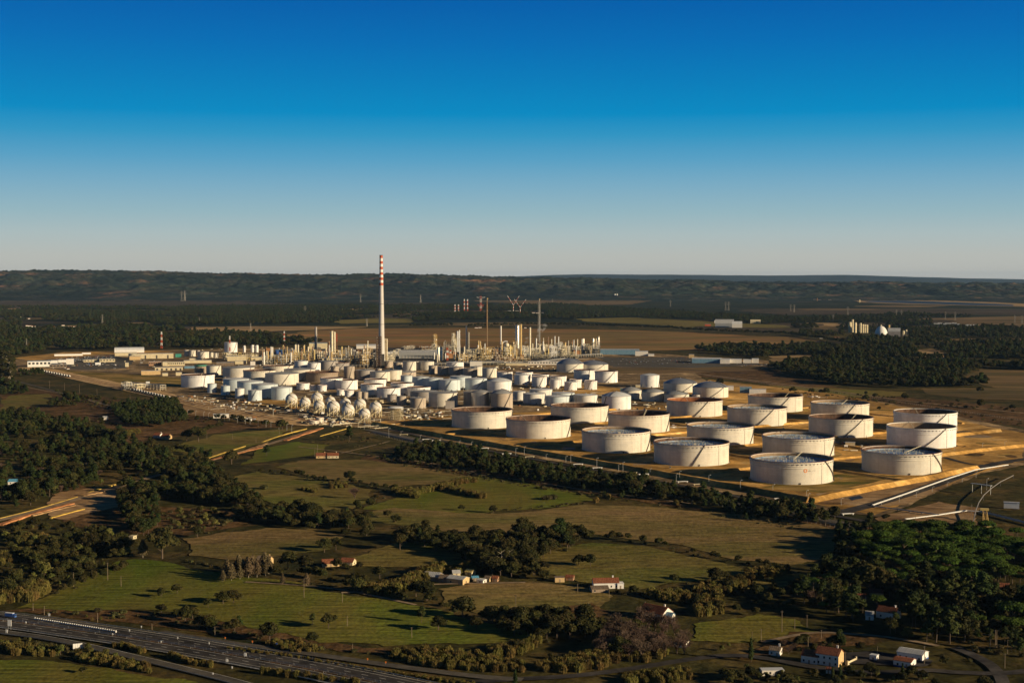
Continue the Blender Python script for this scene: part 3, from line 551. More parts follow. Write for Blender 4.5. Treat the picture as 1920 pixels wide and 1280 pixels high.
dike([UV(-1080, 1330), UV(-1085, 1420), UV(-1085, 1650)], 4, 11, 4, 'dike behind the front right tank')
dike([UV(-1205, 1520), UV(-1210, 1640)], 4, 12, 4, 'short sunlit dike at the right end')
for i, (u, v0, v1) in enumerate([(-1128, 990, 1330), (-1283, 990, 1500), (-1436, 990, 1520), (-1597, 990, 1680), (-1750, 990, 1420)]):
    dike([UV(u, v0), UV(u, v1)], 2.8, 8, 3, 'low sandy dike between two rows of open tanks, number %d from the right' % (i + 1))
for i, (v, u0, u1) in enumerate([(1160, -1740, -965), (1335, -1740, -1085), (1510, -1690, -1200), (1680, -1650, -1300)]):
    dike([UV(u0, v), UV(u1, v)], 2.6, 8, 3, 'low sandy dike running along the tank rows, number %d from the front' % (i + 1))
# ------------------------------------------------------------ TANKS
def locate(x0, x1, yb):
    cx = (x0 + x1) / 2; X, Y = G(cx, yb); R = (x1 - x0) / 2 * Y / FPX; R = (x1 - x0) / 2 * (Y + R) / FPX
    f = (Y + R) / Y; return X * f, Y + R, R
def helix(R, h, a0, a1, w=1.3, th=.35, n=14, base=0.):
    b = MB(); P = []
    for i in range(n + 1):
        t = i / n; a = a0 + (a1 - a0) * t; z = base + .4 + (h - .6) * t
        for rr, zz in ((R + .25, z), (R + w, z), (R + w, z + th), (R + .25, z + th)): P.append((rr * math.sin(a), -rr * math.cos(a), zz))
    F = []
    for i in range(n):
        for j in range(4): F.append((4 * i + j, 4 * i + (j + 1) % 4, 4 * i + 4 + (j + 1) % 4, 4 * i + 4 + j))
    b.add(P, F + [(0, 3, 2, 1), tuple(4 * n + j for j in range(4))])
    for i in range(0, n, 2):      # handrail
        t = i / n; t2 = (i + 2) / n
        p = [((R + w) * math.sin(a0 + (a1 - a0) * q), -(R + w) * math.cos(a0 + (a1 - a0) * q), base + .4 + (h - .6) * q + 1.3) for q in (t, min(1, t2))]
        b.bar(p[0], p[1], .09, n=4, cap=False); b.bar((p[0][0], p[0][1], p[0][2] - 1.3), p[0], .09, n=4, cap=False)
    return b
def ring(b, R, z, w, th, n=64):
    return b.lathe([(R, z), (R + w, z), (R + w, z + th), (R, z + th), (R, z)], n)
def tank(x0, x1, yt, yb, roof, paintn, label, cat='storage tank', group=None, stair=(2, 32), inner='shaded_rust', deck='low', rim='rim_red', apex=None, girders=1, deckm=None):
    X, Y, R = locate(x0, x1, yb); h = (GZ((x0 + x1) / 2, yt, Y - R)); h = max(4, h)
    az = math.atan2(X, Y)       # turn to face the viewer's side so that angles read from there
    T = empty('storage_tank', (X, Y, .4), -az, label=label, cat=cat, group=group)
    big = R > 30; n = 96 if big else (56 if R > 12 else 36); P = M[paintn]
    b = MB(); b.lathe([(R + 2.2, -.3), (R + 1.4, .25), (R * .5, .25)], n); b.build('foundation', M['concrete'], T)
    b = MB()
    if roof == 'open':
        b.lathe([(R, 0), (R, h), (R - .35, h), (R - .35, h - .5)], n)
        courses = 8 if big else 5
        for c in range(1, courses): b.lathe([(R, h * c / courses - .03), (R + .05, h * c / courses), (R, h * c / courses + .08)], n)
    else:
        b.lathe([(R, 0), (R, h)], n)
        for c in range(1, 5): b.lathe([(R, h * c / 5 - .03), (R + .05, h * c / 5), (R, h * c / 5 + .08)], n)
    o = b.build('tank_shell', P, T); auto_smooth(o.data)
    if roof == 'open':
        zi = h * (.35 if deck == 'low' else .82) if big else h * .6
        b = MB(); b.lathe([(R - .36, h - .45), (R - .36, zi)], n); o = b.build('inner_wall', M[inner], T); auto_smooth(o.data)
        b = MB(); dm = deckm or ('deck' if deck == 'high' else 'deck_dull')
        b.lathe([(R - .4, zi - .1), (R - 1.2, zi + .9), (R - 3.5, zi + .9), (R - 4, zi + .15), (R * .25, zi), (R * .05, zi + .3)], n); b.disc(R * .05, zi + .3, n); D = b.build('floating_roof', M[dm], T); auto_smooth(D.data)
        if big:
            b = MB(); rs = random.Random(int(x0))
            for rr in (.2, .38, .55, .7, .84):
                m_ = int(8 + rr * 34)
                for i in range(m_):
                    a = 2 * math.pi * i / m_ + rs.random() * .1; L = rs.uniform(.9, 1.7)
                    if rr > .8 and deck == 'low': continue
                    b.bar((rr * R * math.cos(a), rr * R * math.sin(a), zi), (rr * R * math.cos(a), rr * R * math.sin(a), zi + L), .13, n=4)
            b.cbox((R * .1, -R * .05, zi + 1.4), (3, 3, 1.4)); o = b.build('roof_legs', M['pale_steel'], D); o['kind'] = 'stuff'
        b = MB(); ring(b, R - .3, h - .05, .9, .35, n); b.build('rim', M[rim], T)
        g = MB()
        for gi in range(girders + 1):
            zg = h - 1.5 - gi * 2.4; ring(g, R, zg, 1.1 if gi == 0 else .6, .22, n)
            if gi == 0:
                m_ = int(2 * math.pi * R / 4.2)
                for i in range(m_):
                    a = 2 * math.pi * i / m_; g.cbox(((R + .45) * math.cos(a), (R + .45) * math.sin(a), zg - .55), (.9, .5, .9), a)
        g.build('wind_girder', P, T)
        if big:
            b = MB(); nn = n // 2
            for i in range(nn):
                a, a2 = 2 * math.pi * i / nn, 2 * math.pi * (i + 1) / nn; p = ((R + .9) * math.cos(a), (R + .9) * math.sin(a), h + .9); p2 = ((R + .9) * math.cos(a2), (R + .9) * math.sin(a2), h + .9)
                b.bar(p, p2, .06, n=3, cap=False); b.bar((p[0], p[1], h - .1), p, .06, n=3, cap=False)
            b.build('handrail', M['dark_steel'], T)
            a = R_(stair[1] + (0 if stair[1] > 0 else 0)); px_, py_ = R * math.sin(a), -R * math.cos(a)
            b = MB(); aa = R_(rs.choice([150, 165, 200, 215]))
            p = Vector((R * math.sin(aa), -R * math.cos(aa), h + 1)); q_ = Vector((R * .25 * math.sin(aa), -R * .25 * math.cos(aa), zi + 1))
            for s_ in (-.5, .5):
                sd_ = Vector((math.cos(aa), math.sin(aa), 0)) * s_; b.bar(p + sd_, q_ + sd_, .18, n=4)
            for i in range(12):
                c = p.lerp(q_, i / 11); b.bar(c - Vector((math.cos(aa), math.sin(aa), 0)) * .5, c + Vector((math.cos(aa), math.sin(aa), 0)) * .5, .1, n=3)
            b.build('rolling_ladder', M['pale_steel'], T)
    elif roof in ('cone', 'dome'):
        ap = (GZ((x0 + x1) / 2, apex, Y) - h) if apex else (R * .10 if roof == 'cone' else R * .2)
        ap = max(.6, ap); b = MB(); prof = []
        for i in range(9):
            t = i / 8; rr = (R + .15) * (1 - t); prof.append((max(rr, .02), h + (ap * t if roof == 'cone' else ap * (1 - (1 - t) ** 2))))
        b.lathe(prof, n); o = b.build('tank_roof', M['aluminium' if (roof == 'dome' and R > 25) else ('roof_white' if paintn in ('white_paint', 'pale_blue_paint', 'rusty_white_paint') else 'roof_grey')], T); auto_smooth(o.data)
        b = MB(); ring(b, R, h - .12, .35, .3, n)
        b.bar((0, 0, h + ap), (0, 0, h + ap + 1.2), R * .04 + .2, n=8)
        for i in range(24):
            a = math.pi + (i - 12) * .06 - R_(20); a2 = a + .06
            b.bar(((R - .2) * math.cos(a), (R - .2) * math.sin(a), h + 1), ((R - .2) * math.cos(a2), (R - .2) * math.sin(a2), h + 1), .06, n=3, cap=False)
        b.build('roof_fittings', M['steel'], T)
        if roof == 'dome':
            b = MB(); aa = R_(stair[1] + 15)
            for i in range(8):
                t, t2 = i / 8, (i + 1) / 8; f = lambda t: ((R * (1 - t)) * math.sin(aa), -(R * (1 - t)) * math.cos(aa), h + ap * (1 - (1 - t) ** 2) + .4)
                b.bar(f(t), f(t2), .35, n=4, cap=False)
            b.build('roof_stair', M['dark_steel'], T)
    if stair: helix(R, h, R_(stair[0]), R_(stair[1]), w=1.3 if R > 15 else .9, th=.45).build('staircase', M['dark_steel'], T)
    b = MB(); a = R_(46); b.bar(((R + .2) * math.sin(a), -(R + .2) * math.cos(a), .3), ((R + .2) * math.sin(a), -(R + .2) * math.cos(a), h - .5), .16, n=6)
    b.build('drain_pipe', M['steel'], T)
    b = MB(); a = R_(12); b.cbox(((R + .1) * math.sin(a), -(R + .1) * math.cos(a), 1.3), (1.6, .6, 1.6), a); b.build('manhole', M['dark_steel'], T)
    return T, R, h
# big open-top crude tanks: x0, x1, rim front y, base front y, deck, inner, label
OT = 'large open-top crude oil tanks'
BIG = [
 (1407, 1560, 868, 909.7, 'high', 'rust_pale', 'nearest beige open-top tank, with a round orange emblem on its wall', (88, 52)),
 (1617, 1762, 853, 891.6, 'high', 'shaded_rust', 'front right open-top tank standing in the grassy bund, no emblem', (85, 50)),
 (1226, 1366, 836, 875, 'high', 'shaded_rust', 'open-top tank directly left of the one with the orange emblem', (2, 20)),
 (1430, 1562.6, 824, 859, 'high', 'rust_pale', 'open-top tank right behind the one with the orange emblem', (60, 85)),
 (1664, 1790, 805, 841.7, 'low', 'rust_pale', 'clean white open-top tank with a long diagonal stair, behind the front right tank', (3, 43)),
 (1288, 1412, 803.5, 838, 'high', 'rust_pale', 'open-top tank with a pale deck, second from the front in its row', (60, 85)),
 (1091, 1219, 813.4, 850.5, 'high', 'rust_pale', 'open-top tank with sky reflection painted into its bluish deck, at the front middle', (60, 88)),
 (1517, 1635, 787, 821.5, 'low', 'shaded_rust', 'beige open-top tank with shaded inside, between the pale decked tanks', (5, 42)),
 (1677, 1792, 777, 810, 'low', 'shaded_rust', 'rearmost white open-top tank at the right end', (3, 40)),
 (1364, 1474, 768, 800, 'high', 'rust_pale', 'open-top tank with sky reflection painted into its blue deck, in the third row', (0, 33)),
 (1140, 1255, 780, 812.6, 'low', 'shaded_rust', 'open-top tank with a dark inside, left of the pale decked one', (60, 85)),
 (949, 1070, 790, 823.6, 'low', 'shaded_rust', 'second open-top tank from the left in the front row, dark inside', (60, 85)),
 (847, 960.6, 772.8, 804.8, 'low', 'shaded_rust', 'leftmost open-top tank of the front row', (60, 85)),
 (1032.5, 1141, 764.5, 796, 'low', 'shaded_rust', 'open-top tank with a dark inside, in front of the small rusty tanks', (60, 85)),
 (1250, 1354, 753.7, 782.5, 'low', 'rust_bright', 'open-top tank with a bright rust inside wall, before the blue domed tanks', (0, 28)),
 (1403, 1504, 745.3, 773.7, 'low', 'shaded_rust', 'rear open-top tank beside the small white sheds', (0, 30)),
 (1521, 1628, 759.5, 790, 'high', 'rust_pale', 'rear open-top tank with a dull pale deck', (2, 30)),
]
bigT = []
for i, (x0, x1, yt, yb, dk, inn, lb, st) in enumerate(BIG):
    T, R, h = tank(x0, x1, yt, yb, 'open', 'white_paint' if i in (4, 8) else 'crude_paint', lb, group=OT, stair=st, inner=inn, deck=dk, rim='rim_red' if i not in (4, 8) else 'crude_paint', girders=2,
                   deckm='deck' if i in (0, 6, 9, 3) else None)
    bigT.append((T, R, h))
    # paved ring round the tank
    c = T.location; bb = MB(); bb.lathe([(R + 2, .86 + i * .004), (R + 9, .83 + i * .004)], 64, (c.x, c.y)); tag(bb.build('tank_apron', M['bund_grass' if i % 3 == 0 else 'sand']), 'sandy ring around the foot of an open-top tank', kind='structure')
# emblem on the nearest tank: an orange ring with rays, then small grey writing
T, R, h = bigT[0]
def on_wall(mb_or_me, a0, z0, name, m, out=.12):
    V = mb_or_me.v if isinstance(mb_or_me, MB) else None
    nb = MB(); nb.f = mb_or_me.f; nb.v = [((R + out + y_) * math.sin(a0 + x_ / R), -(R + out + y_) * math.cos(a0 + x_ / R), z0 + z_) for x_, y_, z_ in V]
    return nb.build(name, M[m], T)
a_em = math.asin((1509 - 1483.5) / 76.5)
b = MB(); n = 32
P = [((1.15 if k_ else 1.8) * math.cos(2 * math.pi * i / n), (0, .1)[0], (1.15 if k_ else 1.8) * math.sin(2 * math.pi * i / n)) for k_ in (0, 1) for i in range(n)]
b.add([(x, .05, z) for x, y, z in P], [(i, (i + 1) % n, n + (i + 1) % n, n + i) for i in range(n)])
for i in range(12):
    a = 2 * math.pi * i / 12; c, s = math.cos(a), math.sin(a); b.add([(1.75 * c - .3 * -s, .08, 1.75 * s - .3 * c), (1.75 * c + .3 * -s, .08, 1.75 * s + .3 * c), (2.15 * c, .08, 2.15 * s)], [(0, 1, 2)])
on_wall(b, a_em, h * .64, 'emblem', 'orange')
def text_mesh(s, size):
    cu = bpy.data.curves.new('txt', 'FONT'); cu.body = s; cu.size = size; cu.resolution_u = 2; o = bpy.data.objects.new('txt', cu); COL.objects.link(o)
    bpy.context.view_layer.update(); me = o.to_mesh(); mb_ = MB(); mb_.v = [(v.co.x, .05, v.co.y) for v in me.vertices]; mb_.f = [tuple(p.vertices) for p in me.polygons]; o.to_mesh_clear()
    bpy.data.objects.remove(o); bpy.data.curves.remove(cu); return mb_
on_wall(text_mesh('galp', 1.7), a_em + 3.0 / R, h * .64 - .45, 'lettering', 'dark_steel')
on_wall(text_mesh('energia', 1.5), a_em + 6.9 / R, h * .64 - .45, 'lettering', 'steel')
# the other tanks, group by group, left to right: (x0, x1, wall top y, base y, roof, paint[, stair][, apex])
def tanks(desc, group, rows):
    rows = sorted(rows, key=lambda r: (r[0] + r[1]))
    names = ['leftmost', 'second from the left', 'third from the left', 'fourth from the left', 'fifth from the left', 'sixth from the left', 'seventh from the left', 'eighth from the left', 'ninth from the left', 'tenth from the left', 'eleventh from the left', 'twelfth from the left']
    for i, r in enumerate(rows):
        where = 'rightmost' if (i == len(rows) - 1 and i) else names[i]
        st = r[6] if len(r) > 6 and r[6] is not None else ((2, 34) if i % 3 else (-30, 10)); ap = r[7] if len(r) > 7 else None
        rf = {'open': 'open-top', 'cone': 'flat-roofed', 'dome': 'domed'}[r[4]]
        kinds = {'white_paint': 'white', 'crude_paint': 'beige', 'cream_paint': 'tan', 'pale_blue_paint': 'pale blue', 'grey_paint': 'grey', 'rusty_white_paint': 'rust streaked white', 'brown_paint': 'brown', 'silver_cladding': 'silver'}[r[5]]
        tank(r[0], r[1], r[2], r[3], r[4], r[5], '%s %s tank, %s of %s' % (kinds, rf, where, desc), group=group, stair=st, apex=ap, girders=0 if r[1] - r[0] < 30 else 1)
Wp, Cp, Bp, Gp, Rp, Br, Sv, Kp = 'white_paint', 'cream_paint', 'pale_blue_paint', 'grey_paint', 'rusty_white_paint', 'brown_paint', 'silver_cladding', 'crude_paint'
tanks('the small row by the sidings', 'pale blue tanks by the sidings', [(389, 406, 720, 737, 'cone', Bp, (60, 80)), (414.5, 431.7, 724, 741, 'cone', Bp, (60, 80)), (441, 458.3, 729, 746.8, 'cone', Wp, (60, 80)), (465.3, 491, 732.5, 752, 'cone', Bp)])
tanks('the wide pale blue row', 'wide pale blue tanks', [(418.7, 467.6, 712, 733, 'cone', Bp, (60, 80)), (445, 494, 716.5, 739.5, 'cone', Bp, (60, 80)), (471.5, 521.5, 722, 747, 'cone', Bp, (60, 80)), (508.5, 548, 727.5, 750.3, 'cone', Bp, (60, 80))])
tank(340.3, 402, 704.5, 727.2, 'open', Wp, 'wide white open-top tank alone at the left end', group='white open-top tanks', stair=(20, 26), girders=1)
tanks('the broad cluster at the left', 'broad tan tanks', [(497.4, 560, 702, 722.4, 'cone', Kp, (0, 26)), (456.7, 517, 696, 716.5, 'open', Kp, (5, 40)), (418, 477, 690.5, 709, 'cone', Kp, (15, 50)), (493.5, 549.5, 687, 703.5, 'open', Kp, (10, 50)), (532.5, 591, 694, 713.5, 'cone', Kp, (5, 45)), (573.4, 635, 699.5, 716.8, 'open', Br, (60, 80))])
tanks('the pair at the green scaffold', 'tanks by the green scaffold', [(387, 414.5, 686.5, 703.5, 'cone', Kp, (10, 50)), (366.5, 386.5, 688, 701, 'cone', Br)])
tanks('the tall row behind the broad tanks', 'tall tanks in the back row', [(552, 578, 677.5, 691.5, 'cone', Wp, (60, 80)), (576.5, 601.2, 681, 697, 'cone', Wp), (597.5, 634, 678, 694, 'cone', Gp), (616, 655, 681, 693.5, 'open', Gp), (620, 635.3, 687, 698.5, 'cone', Cp), (644.5, 665, 687.5, 711, 'cone', Cp)])
tanks('the low row below the chimney', 'brown grey tanks below the chimney', [(666, 703, 695, 711, 'cone', Gp, (60, 80)), (693.5, 731.5, 698, 715.5, 'cone', Kp, (-10, 35)), (721.5, 754, 695, 713, 'cone', Kp, (60, 80)), (742.5, 780.3, 698.5, 712, 'cone', Cp), (705, 716, 691.5, 697, 'cone', Cp, (60, 80))])
tanks('the small row below the chimney', 'small tan tanks near the chimney', [(719.5, 736.8, 677.5, 690, 'cone', Cp), (738, 754.8, 680, 692, 'cone', Cp), (755, 780.3, 678.5, 695.7, 'cone', Kp), (773, 788, 678, 693.5, 'cone', Kp), (788.5, 814, 678.5, 694.5, 'cone', Kp, (60, 80)), (803.5, 820, 686, 700.8, 'cone', Cp), (820.5, 842, 688, 702.8, 'cone', Cp), (842, 869, 689, 704, 'cone', Cp), (868.5, 895.3, 692, 707.3, 'cone', Cp), (881, 904.5, 688, 705.3, 'cone', Kp), (904, 931.4, 691, 708.6, 'cone', Kp)])
tanks('the pair near the process units', 'white tanks near the process units', [(837.5, 869.5, 680, 693, 'cone', Wp), (932.3, 961, 698, 713.6, 'open', Wp, (20, 24))])
tanks('the white tanks behind the spheres', 'white open-top tanks behind the spheres', [(556, 580.7, 719, 730.8, 'open', Wp, (60, 80)), (581.3, 595.8, 723.3, 733.8, 'open', Wp, (60, 80)), (595.6, 613, 722.5, 734.7, 'open', Wp, (60, 80)), (601, 642.8, 710, 730, 'open', Wp, (60, 80)), (628.8, 670.7, 713.8, 731.7, 'open', Wp), (631.5, 647, 731, 741.8, 'open', Wp, (60, 80)), (646.2, 663.5, 732.3, 744.5, 'open', Wp, (60, 80)), (668, 678.5, 734.6, 747.2, 'cone', Cp, (60, 80)), (679, 690.2, 735.8, 749, 'cone', Cp, (60, 80))])
tanks('the white tanks right of the spheres', 'white open-top tanks right of the spheres', [(683.4, 725, 712.3, 729.3, 'open', Wp, (60, 80)), (676.4, 718, 721.5, 742.5, 'open', Wp, (60, 80)), (707, 750.7, 728.3, 747, 'open', Wp), (732.5, 775.7, 719.4, 740.5, 'open', Wp, (60, 80)), (764, 807.4, 727, 744, 'open', Wp, (60, 80))])
tanks('the dull row before the silver domes', 'dull tanks right of the spheres', [(726, 743.7, 740.5, 753.2, 'cone', Gp, (60, 80)), (744.2, 761.8, 743.5, 760.4, 'cone', Cp, (60, 80)), (769.2, 798.7, 747, 766.5, 'cone', Cp), (769, 822, 735.5, 753, 'cone', Gp, (60, 80)), (804, 858.5, 738, 763.7, 'cone', Kp, (10, 45))])
tanks('the pale blue tanks in the centre', 'pale blue tanks in the centre', [(751, 773.5, 705, 719, 'cone', Bp, (60, 80)), (773, 805, 708, 730, 'cone', Bp, (60, 80)), (793, 831, 710.3, 731, 'cone', Bp, (60, 80)), (822.4, 863.2, 713.3, 733.3, 'cone', Bp, (-20, 10)), (844, 884, 707, 727.5, 'cone', Bp, (60, 80)), (872, 913, 711, 732.4, 'cone', Bp, (-5, 45)), (913, 960.2, 716, 734.2, 'dome', Wp, (60, 80), 708.5)])
tanks('the silver and tan domed tanks', 'silver domed tanks in the centre', [(869, 897, 735.5, 763, 'cone', Cp, (60, 80)), (883, 919.7, 737, 766, 'dome', Sv, (60, 80), 731), (920, 961.5, 738.5, 768, 'dome', Cp, (10, 50), 730)])
tanks('the white cluster right of centre', 'white tanks right of centre', [(967, 999.3, 698.4, 716, 'open', Wp, (60, 80)), (964, 993.8, 703.5, 721.8, 'cone', Wp, (60, 80)), (997.5, 1029.3, 703, 722, 'open', Wp, (60, 80)), (997, 1025, 707, 726.5, 'open', Wp), (1031, 1062.5, 706, 724, 'open', Wp, (60, 80)), (1031, 1052.3, 712.5, 729.4, 'cone', Wp, (60, 80)), (1067, 1090.7, 712, 727.8, 'open', Wp, (60, 80)), (1058, 1081.8, 717, 733, 'cone', Wp), (1095.4, 1119.3, 714.5, 731.2, 'open', Wp), (1115.2, 1158, 697, 718.2, 'open', Wp, (-5, 45)), (1076, 1118, 694.5, 714, 'open', Wp, (20, 24))])
tanks('the domed pair at the back', 'grey domed tanks at the back', [(1043.5, 1094.2, 683, 698.5, 'dome', Kp, (-10, 40), 671.5), (1086, 1140.3, 684.5, 697.5, 'dome', Kp, (0, 45), 675.5)])
tanks('the blue domed tanks at the right', 'blue domed tanks at the right', [(1244, 1307, 720, 736.5, 'dome', Kp, (5, 50), 709), (1298.7, 1365.2, 727.5, 746.6, 'dome', Kp, (0, 45), 715)])
tank(1200.6, 1236.2, 704.5, 726.8, 'dome', Wp, 'tall white domed tank standing alone right of centre', stair=(60, 85), apex=700.5)
tank(1128, 1183, 744, 769, 'dome', Wp, 'large white domed tank between rusty tanks and open tanks', stair=(-60, -40), apex=734.5)
tanks('the rusty tanks in the middle', 'rust streaked tanks in the middle', [(962.5, 985.5, 734.8, 752.2, 'cone', Rp, (60, 80)), (980.5, 1022, 739.5, 758, 'cone', Rp, (60, 80)), (993, 1036, 731.5, 746, 'cone', Rp, (60, 80)), (1022, 1068, 744.5, 763, 'cone', Bp, (60, 80)), (1034, 1077.5, 738, 755, 'cone', Bp, (10, 50)), (1076, 1120.6, 742, 757.5, 'cone', Rp, (60, 80))])
tanks('the dull row before the blue domes', 'dull domed tanks right of centre', [(1163, 1203, 733, 749, 'dome', Kp, (60, 80), 725.5), (1203.3, 1244.8, 736, 753, 'dome', Kp, (60, 80), 729), (1245, 1291.7, 740.5, 755.5, 'dome', Kp, (10, 50), 733), (1297, 1319, 740.3, 746, 'cone', Wp, (60, 80))])
tanks('the small tanks behind the offices', 'small tanks at the far left', [(345.5, 354, 656.5, 668, 'cone', Kp, (60, 80)), (355, 366.8, 657, 668.5, 'cone', Kp), (370.5, 391.8, 660, 672, 'cone', Kp), (368, 375, 657, 667, 'cone', Gp, (60, 80)), (393, 400, 661, 670.5, 'cone', Kp, (60, 80)), (400.5, 410, 662, 671.5, 'cone', Kp, (60, 80))])
# green scaffold wrapped round the brown tank
X, Y, R = locate(366.5, 386.5, 701); g = empty('tank_scaffold', (X, Y, 0), label='scaffold with green netting round the brown tank', cat='scaffold')
b = MB(); hh = GZ(376, 686.5, Y)
for z in np.arange(2, hh + 1, 2.4): ring(b, R + .7, z, 1.1, .25, 24)
for i in range(24): a = 2 * math.pi * i / 24; b.bar(((R + 1.8) * math.cos(a), (R + 1.8) * math.sin(a), 0), ((R + 1.8) * math.cos(a), (R + 1.8) * math.sin(a), hh + 1.5), .14, n=4)
b.build('scaffold_frame', M['pale_steel'], g); b = MB(); b.lathe([(R + 2.2, hh + .3), (R + 2.2, hh + 3.2), (R - 2, hh + 4)], 24); b.build('netting', M['green_net'], g)

# ------------------------------------------------------------ SPHERES
SPH = [(546.6, 749.4, 11.4, 766), (572, 756.4, 10.3, 771), (594.5, 747.8, 11.3, 764), (598.3, 760.5, 10.2, 777), (619.7, 753, 9.6, 768), (625, 764.2, 12.3, 781.5), (647.5, 757.2, 10.6, 774), (652.5, 769.8, 12.4, 787.8), (675, 760.3, 11.5, 776), (683.4, 776.5, 11, 794), (704.2, 765, 11.8, 784)]
SLB = ['leftmost white sphere of the cluster', 'small white sphere, front row, second from the left', 'rear white sphere above the third front one', 'front row white sphere with its stair, third from the left', 'small rear white sphere in the middle', 'large white sphere in the middle of the front row', 'rear white sphere with brownish rings', 'large white sphere with a pale sloping stair', 'rear white sphere second from the right', 'nearest white sphere, low at the front', 'rightmost white sphere with a diagonal stair']
for (cx, cy, r, yf), lb in zip(SPH, SLB):
    X, Y = G(cx, yf - 2); s = Y / FPX; R = r * s; zc = GZ(cx, cy, Y); zc = max(zc, R + 3)
    g = empty('gas_sphere', (X, Y, .5), -math.atan2(X, Y), label=lb + ' on yellow legs', cat='gas tank', group='white gas spheres')
    b = MB(); prof = [(max(.02, R * math.sin(math.pi * i / 20)), zc - R * math.cos(math.pi * i / 20)) for i in range(21)]; b.lathe(prof, 40); o = b.build('sphere_shell', M['sphere_paint'], g); auto_smooth(o.data)
    for i in range(10):
        a = 2 * math.pi * (i + .5) / 10; b = MB(); p = ((R * .99) * math.cos(a), (R * .99) * math.sin(a), zc); b.bar((p[0], p[1], 0), p, R * .045 + .1, n=8); b.build('leg', M['leg_steel'], g)
    b = MB()
    for i in range(10):
        a, a2 = 2 * math.pi * (i + .5) / 10, 2 * math.pi * (i + 1.5) / 10; p = lambda a, z: (R * .99 * math.cos(a), R * .99 * math.sin(a), z)
        b.bar(p(a, .5), p(a2, zc * .6), .14, n=4); b.bar(p(a2, .5), p(a, zc * .6), .14, n=4)
    b.build('bracing', M['leg_steel'], g)
    b = MB(); b.bar((-R * 1.1, -R * 1.25, .2), (R * .55, -R * .98, zc - R * .1), .55, n=4)
    for i in range(10):
        a, a2 = R_(35 - i * 10), R_(25 - i * 10); t = i / 10; t2 = (i + 1) / 10
        f = lambda a, t: ((R * math.cos(t * 1.35) + .5) * math.sin(a + .3), -(R * math.cos(t * 1.35) + .5) * math.cos(a + .3), zc + R * math.sin(t * 1.35))
        b.bar(f(a, t), f(a2, t2), .4, n=4)
    b.build('staircase', M['leg_steel'], g)
    b = MB(); b.bar((0, 0, zc + R - .3), (0, 0, zc + R + 1.6), R * .13, n=8); ring(b, R * .3, zc + R + .5, .5, .2, 12); b.bar((R * .1, 0, zc + R), (R * .1, 0, zc + R + 3), .2, n=4); b.build('top_platform', M['leg_steel'], g)
    b = MB(); ring(b, R * .99, zc + .2, .25, .5, 32); ring(b, R * .985, zc - R * .25, .2, .3, 32); b.build('spray_ring', M['pale_steel'], g)
# scaffold tower right of the spheres
X, Y = G(742, 789); g = empty('scaffold_tower', (X, Y, 0), -.4, label='square lattice scaffold with a pale dish roof beside the spheres', cat='scaffold')
b = MB(); hh = 19
for ix in range(6):
    for iy in range(4):
        b.bar((-9 + ix * 3.6, -6 + iy * 4, 0), (-9 + ix * 3.6, -6 + iy * 4, hh), .16, n=4)
for z in np.arange(2.4, hh + .1, 2.4):
    for iy in range(4): b.bar((-9, -6 + iy * 4, z), (9, -6 + iy * 4, z), .13, n=4)
    for ix in range(6): b.bar((-9 + ix * 3.6, -6, z), (-9 + ix * 3.6, 6, z), .13, n=4)
b.build('scaffold_frame', M['leg_steel'], g); b = MB(); b.lathe([(12, hh + .5), (9, hh + 2), (.1, hh + 2.6)], 32); b.lathe([(12, hh + .5), (.1, hh + .3)], 32); b.build('dish_roof', M['white'], g)
b = MB(); b.cbox((-8, 4, hh * .5), (3, 5, hh * .9)); b.build('stair_shaft', M['grey_paint'], g)
b = MB(); b.bar((9, -5, hh * .8), (20, -8, .5), .5, n=4); b.build('sloping_stair', M['leg_steel'], g)
# ------------------------------------------------------------ CHIMNEY
X, Y = G(715.5, 687); s = Y / FPX; Hc = GZ(715, 479, Y)
g = empty('chimney', (X, Y, 0), label='tall grey chimney with red and white bands around its top', cat='chimney')
r0, r1 = 8.0, 3.7
def rc(z): return r0 + (r1 - r0) * (z / Hc) ** .8
bands = [479, 484, 489.6, 494.6, 500, 505, 510.4, 515.2, 520, 525, 530, 535]
zb = [GZ(715, y, Y) for y in bands][::-1]
b = MB(); zs = [0, 40, 80, 120, 150, zb[0]]; b.lathe([(rc(z), z) for z in zs], 40); o = b.build('shaft', M['chimney_concrete'], g); auto_smooth(o.data)
b = MB()
for y in (570, 608): z = GZ(715, y, Y); ring(b, rc(z), z, .5, .7, 40)
b.build('shaft_ring', M['dark_steel'], g)
for i in range(len(zb) - 1):
    b = MB(); b.lathe([(rc(zb[i]), zb[i]), (rc(zb[i + 1]), zb[i + 1])], 40); o = b.build('band', M['red_paint' if i % 2 == 0 else 'white'], g); auto_smooth(o.data)
b = MB(); b.lathe([(r1, Hc), (r1 + .5, Hc), (r1 + .5, Hc + 1), (r1 - .8, Hc + 1), (r1 - .8, Hc - 3)], 40); b.disc(r1 - .8, Hc - 2.5, 40); b.build('rim', M['black'], g)
b = MB(); b.bar((rc(0) * .9 + 1, -3, 20), (r1 * .9 + .6, -2, Hc - 1), .22, n=4); b.build('ladder', M['steel'], g)
